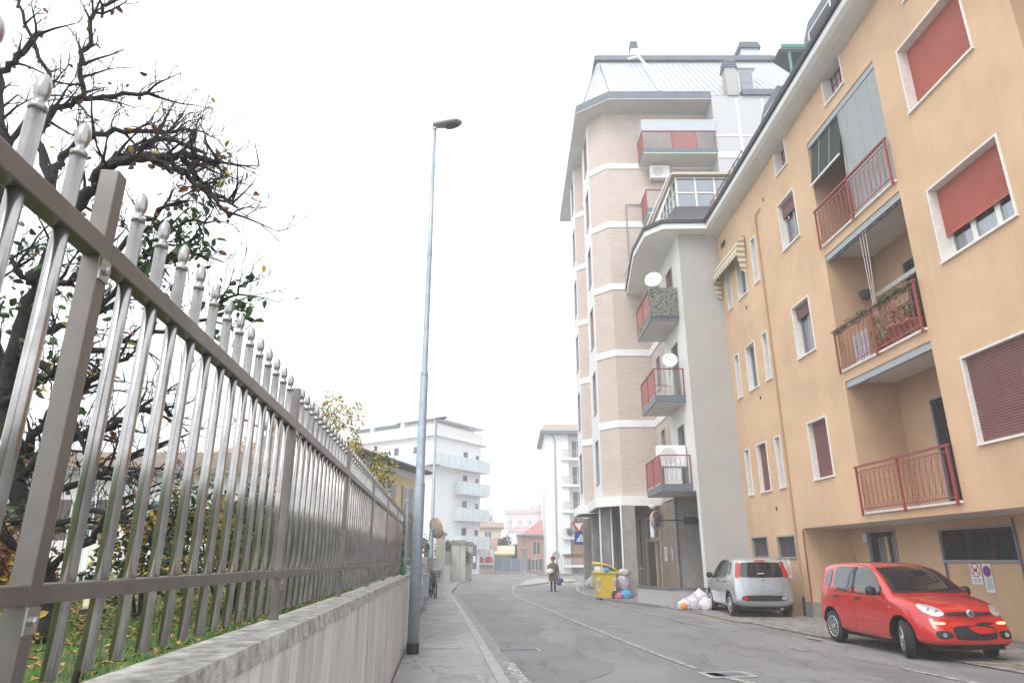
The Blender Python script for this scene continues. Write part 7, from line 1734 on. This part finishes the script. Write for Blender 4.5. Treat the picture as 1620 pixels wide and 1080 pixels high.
b = MB(); b.smooth = True; b.tube([(-.15, 0, 1.33), (-.23, .0, 1.22), (-.255, -.02, 1.08), (-.22, -.12, 1.04), (-.175, -.19, 1.02)], [.075, .075, .065, .06, .05], 12); b.tube([(.15, 0, 1.33), (.235, .01, 1.2), (.265, .02, 1.06), (.28, -.02, .93), (.275, -.04, .86)], [.075, .075, .065, .058, .05], 12); b.build('sleeve', coatm, ct, keep=2)
b = MB(); b.smooth = True
for s_ in (-1, 1): y0 = 0 if s_ < 0 else .10; b.tube([(s_ * .10, y0 - .01, .32), (s_ * .10, y0, .12), (s_ * .105, y0 - .03, .07)], [.055, .048, .05], 12); b.tube([(s_ * .105, y0 + .05, .045), (s_ * .11, y0 - .06, .05), (s_ * .115, y0 - .18, .035)], [.045, .05, .03], 12)
b.build('boots', PL['black'], pr, keep=2)
b = MB(); b.smooth = True; b.lathe([(.095, 1.585), (.115, 1.60), (.118, 1.64), (.10, 1.70), (.05, 1.735), (.001, 1.74)], (0, -.02, 0), 18); b.lathe([(.118, 1.60), (.135, 1.595), (.118, 1.608)], (0, -.03, 0), 18, cap=False); b.build('hat', mat('maroon_wool', (.22, .02, .04), .9, var=.2, scale=30), pr, keep=2)
b = MB(); b.smooth = True
b.lathe([(.001, 1.455), (.07, 1.48), (.098, 1.55), (.10, 1.60), (.06, 1.64)], (0, .012, 0), 16); b.build('hair', mat('dark_hair', (.05, .03, .02), .7, var=.3), pr, keep=2)
b = MB(); b.smooth = True
for x in (-.03, .03): b.lathe([(.001, -.009), (.009, 0), (.001, .009)], (x, -.122, 1.56), 8, 'y', False)
b.build('eyes', PL['blacksign'], bo, keep=2); b = MB(); b.add([(-.012, -.118, 1.525), (.012, -.118, 1.525), (0, -.145, 1.53), (0, -.12, 1.565)], [(0, 1, 2), (0, 2, 3), (1, 3, 2)]); b.build('nose', skinm, bo, keep=2)
b = MB(); b.box(-.022, .022, -.118, -.112, 1.497, 1.504); b.build('mouth', PL['redsign'], bo, keep=2)
o = bag('white bundle held against the coat by the walking woman', PL['plasticw'], 2.03, 37.33, .92, .14, .12, .13, 21, name='carried_bundle', tie=False, cat='bundle')
del o['group']
t = thing('carrier_bag', 'purple carrier bag hanging from the walking woman\'s hand', 'bag', (2.5, 37.55, .34)); b = MB(); b.smooth = True
pm = mat('purple_bag', (.12, .05, .32), .5, var=.2, scale=20); b.lathe([(.001, .30), (.08, .31), (.125, .36), (.13, .5), (.105, .64), (.07, .70), (.03, .71)], (2.50, 37.55, 0), 14); b.build('sack', pm, t); b = MB(); b.tube([(2.44, 37.55, .69), (2.47, 37.54, .82), (2.52, 37.54, .82), (2.56, 37.55, .69)], .008, 5); b.build('handle', pm, t)
b = MB(); b.smooth = True; b.lathe([(.001, .46), (.06, .48), (.09, .56), (.07, .64), (.001, .66)], (2.66, 37.6, 0), 10); tag(b.build('handbag', PL['black']), 'small black handbag dangling beside the purple bag', 'bag')
# ================================================================== mist
b = MB(); b.box(-162, 192, -26, 332, -1.1, 46)
hz_ = b.build('haze', mat('haze_air', (1, 1, 1), var=0)); tag(hz_, kind='stuff'); nt = bpy.data.materials['haze_air'].node_tree; nt.nodes.clear()
ou = nt.nodes.new('ShaderNodeOutputMaterial'); pv_ = nt.nodes.new('ShaderNodeVolumePrincipled'); pv_.inputs['Color'].default_value = (.97, .98, 1, 1); pv_.inputs['Density'].default_value = .0029; pv_.inputs['Anisotropy'].default_value = .2
nt.links.new(pv_.outputs[0], ou.inputs['Volume'])
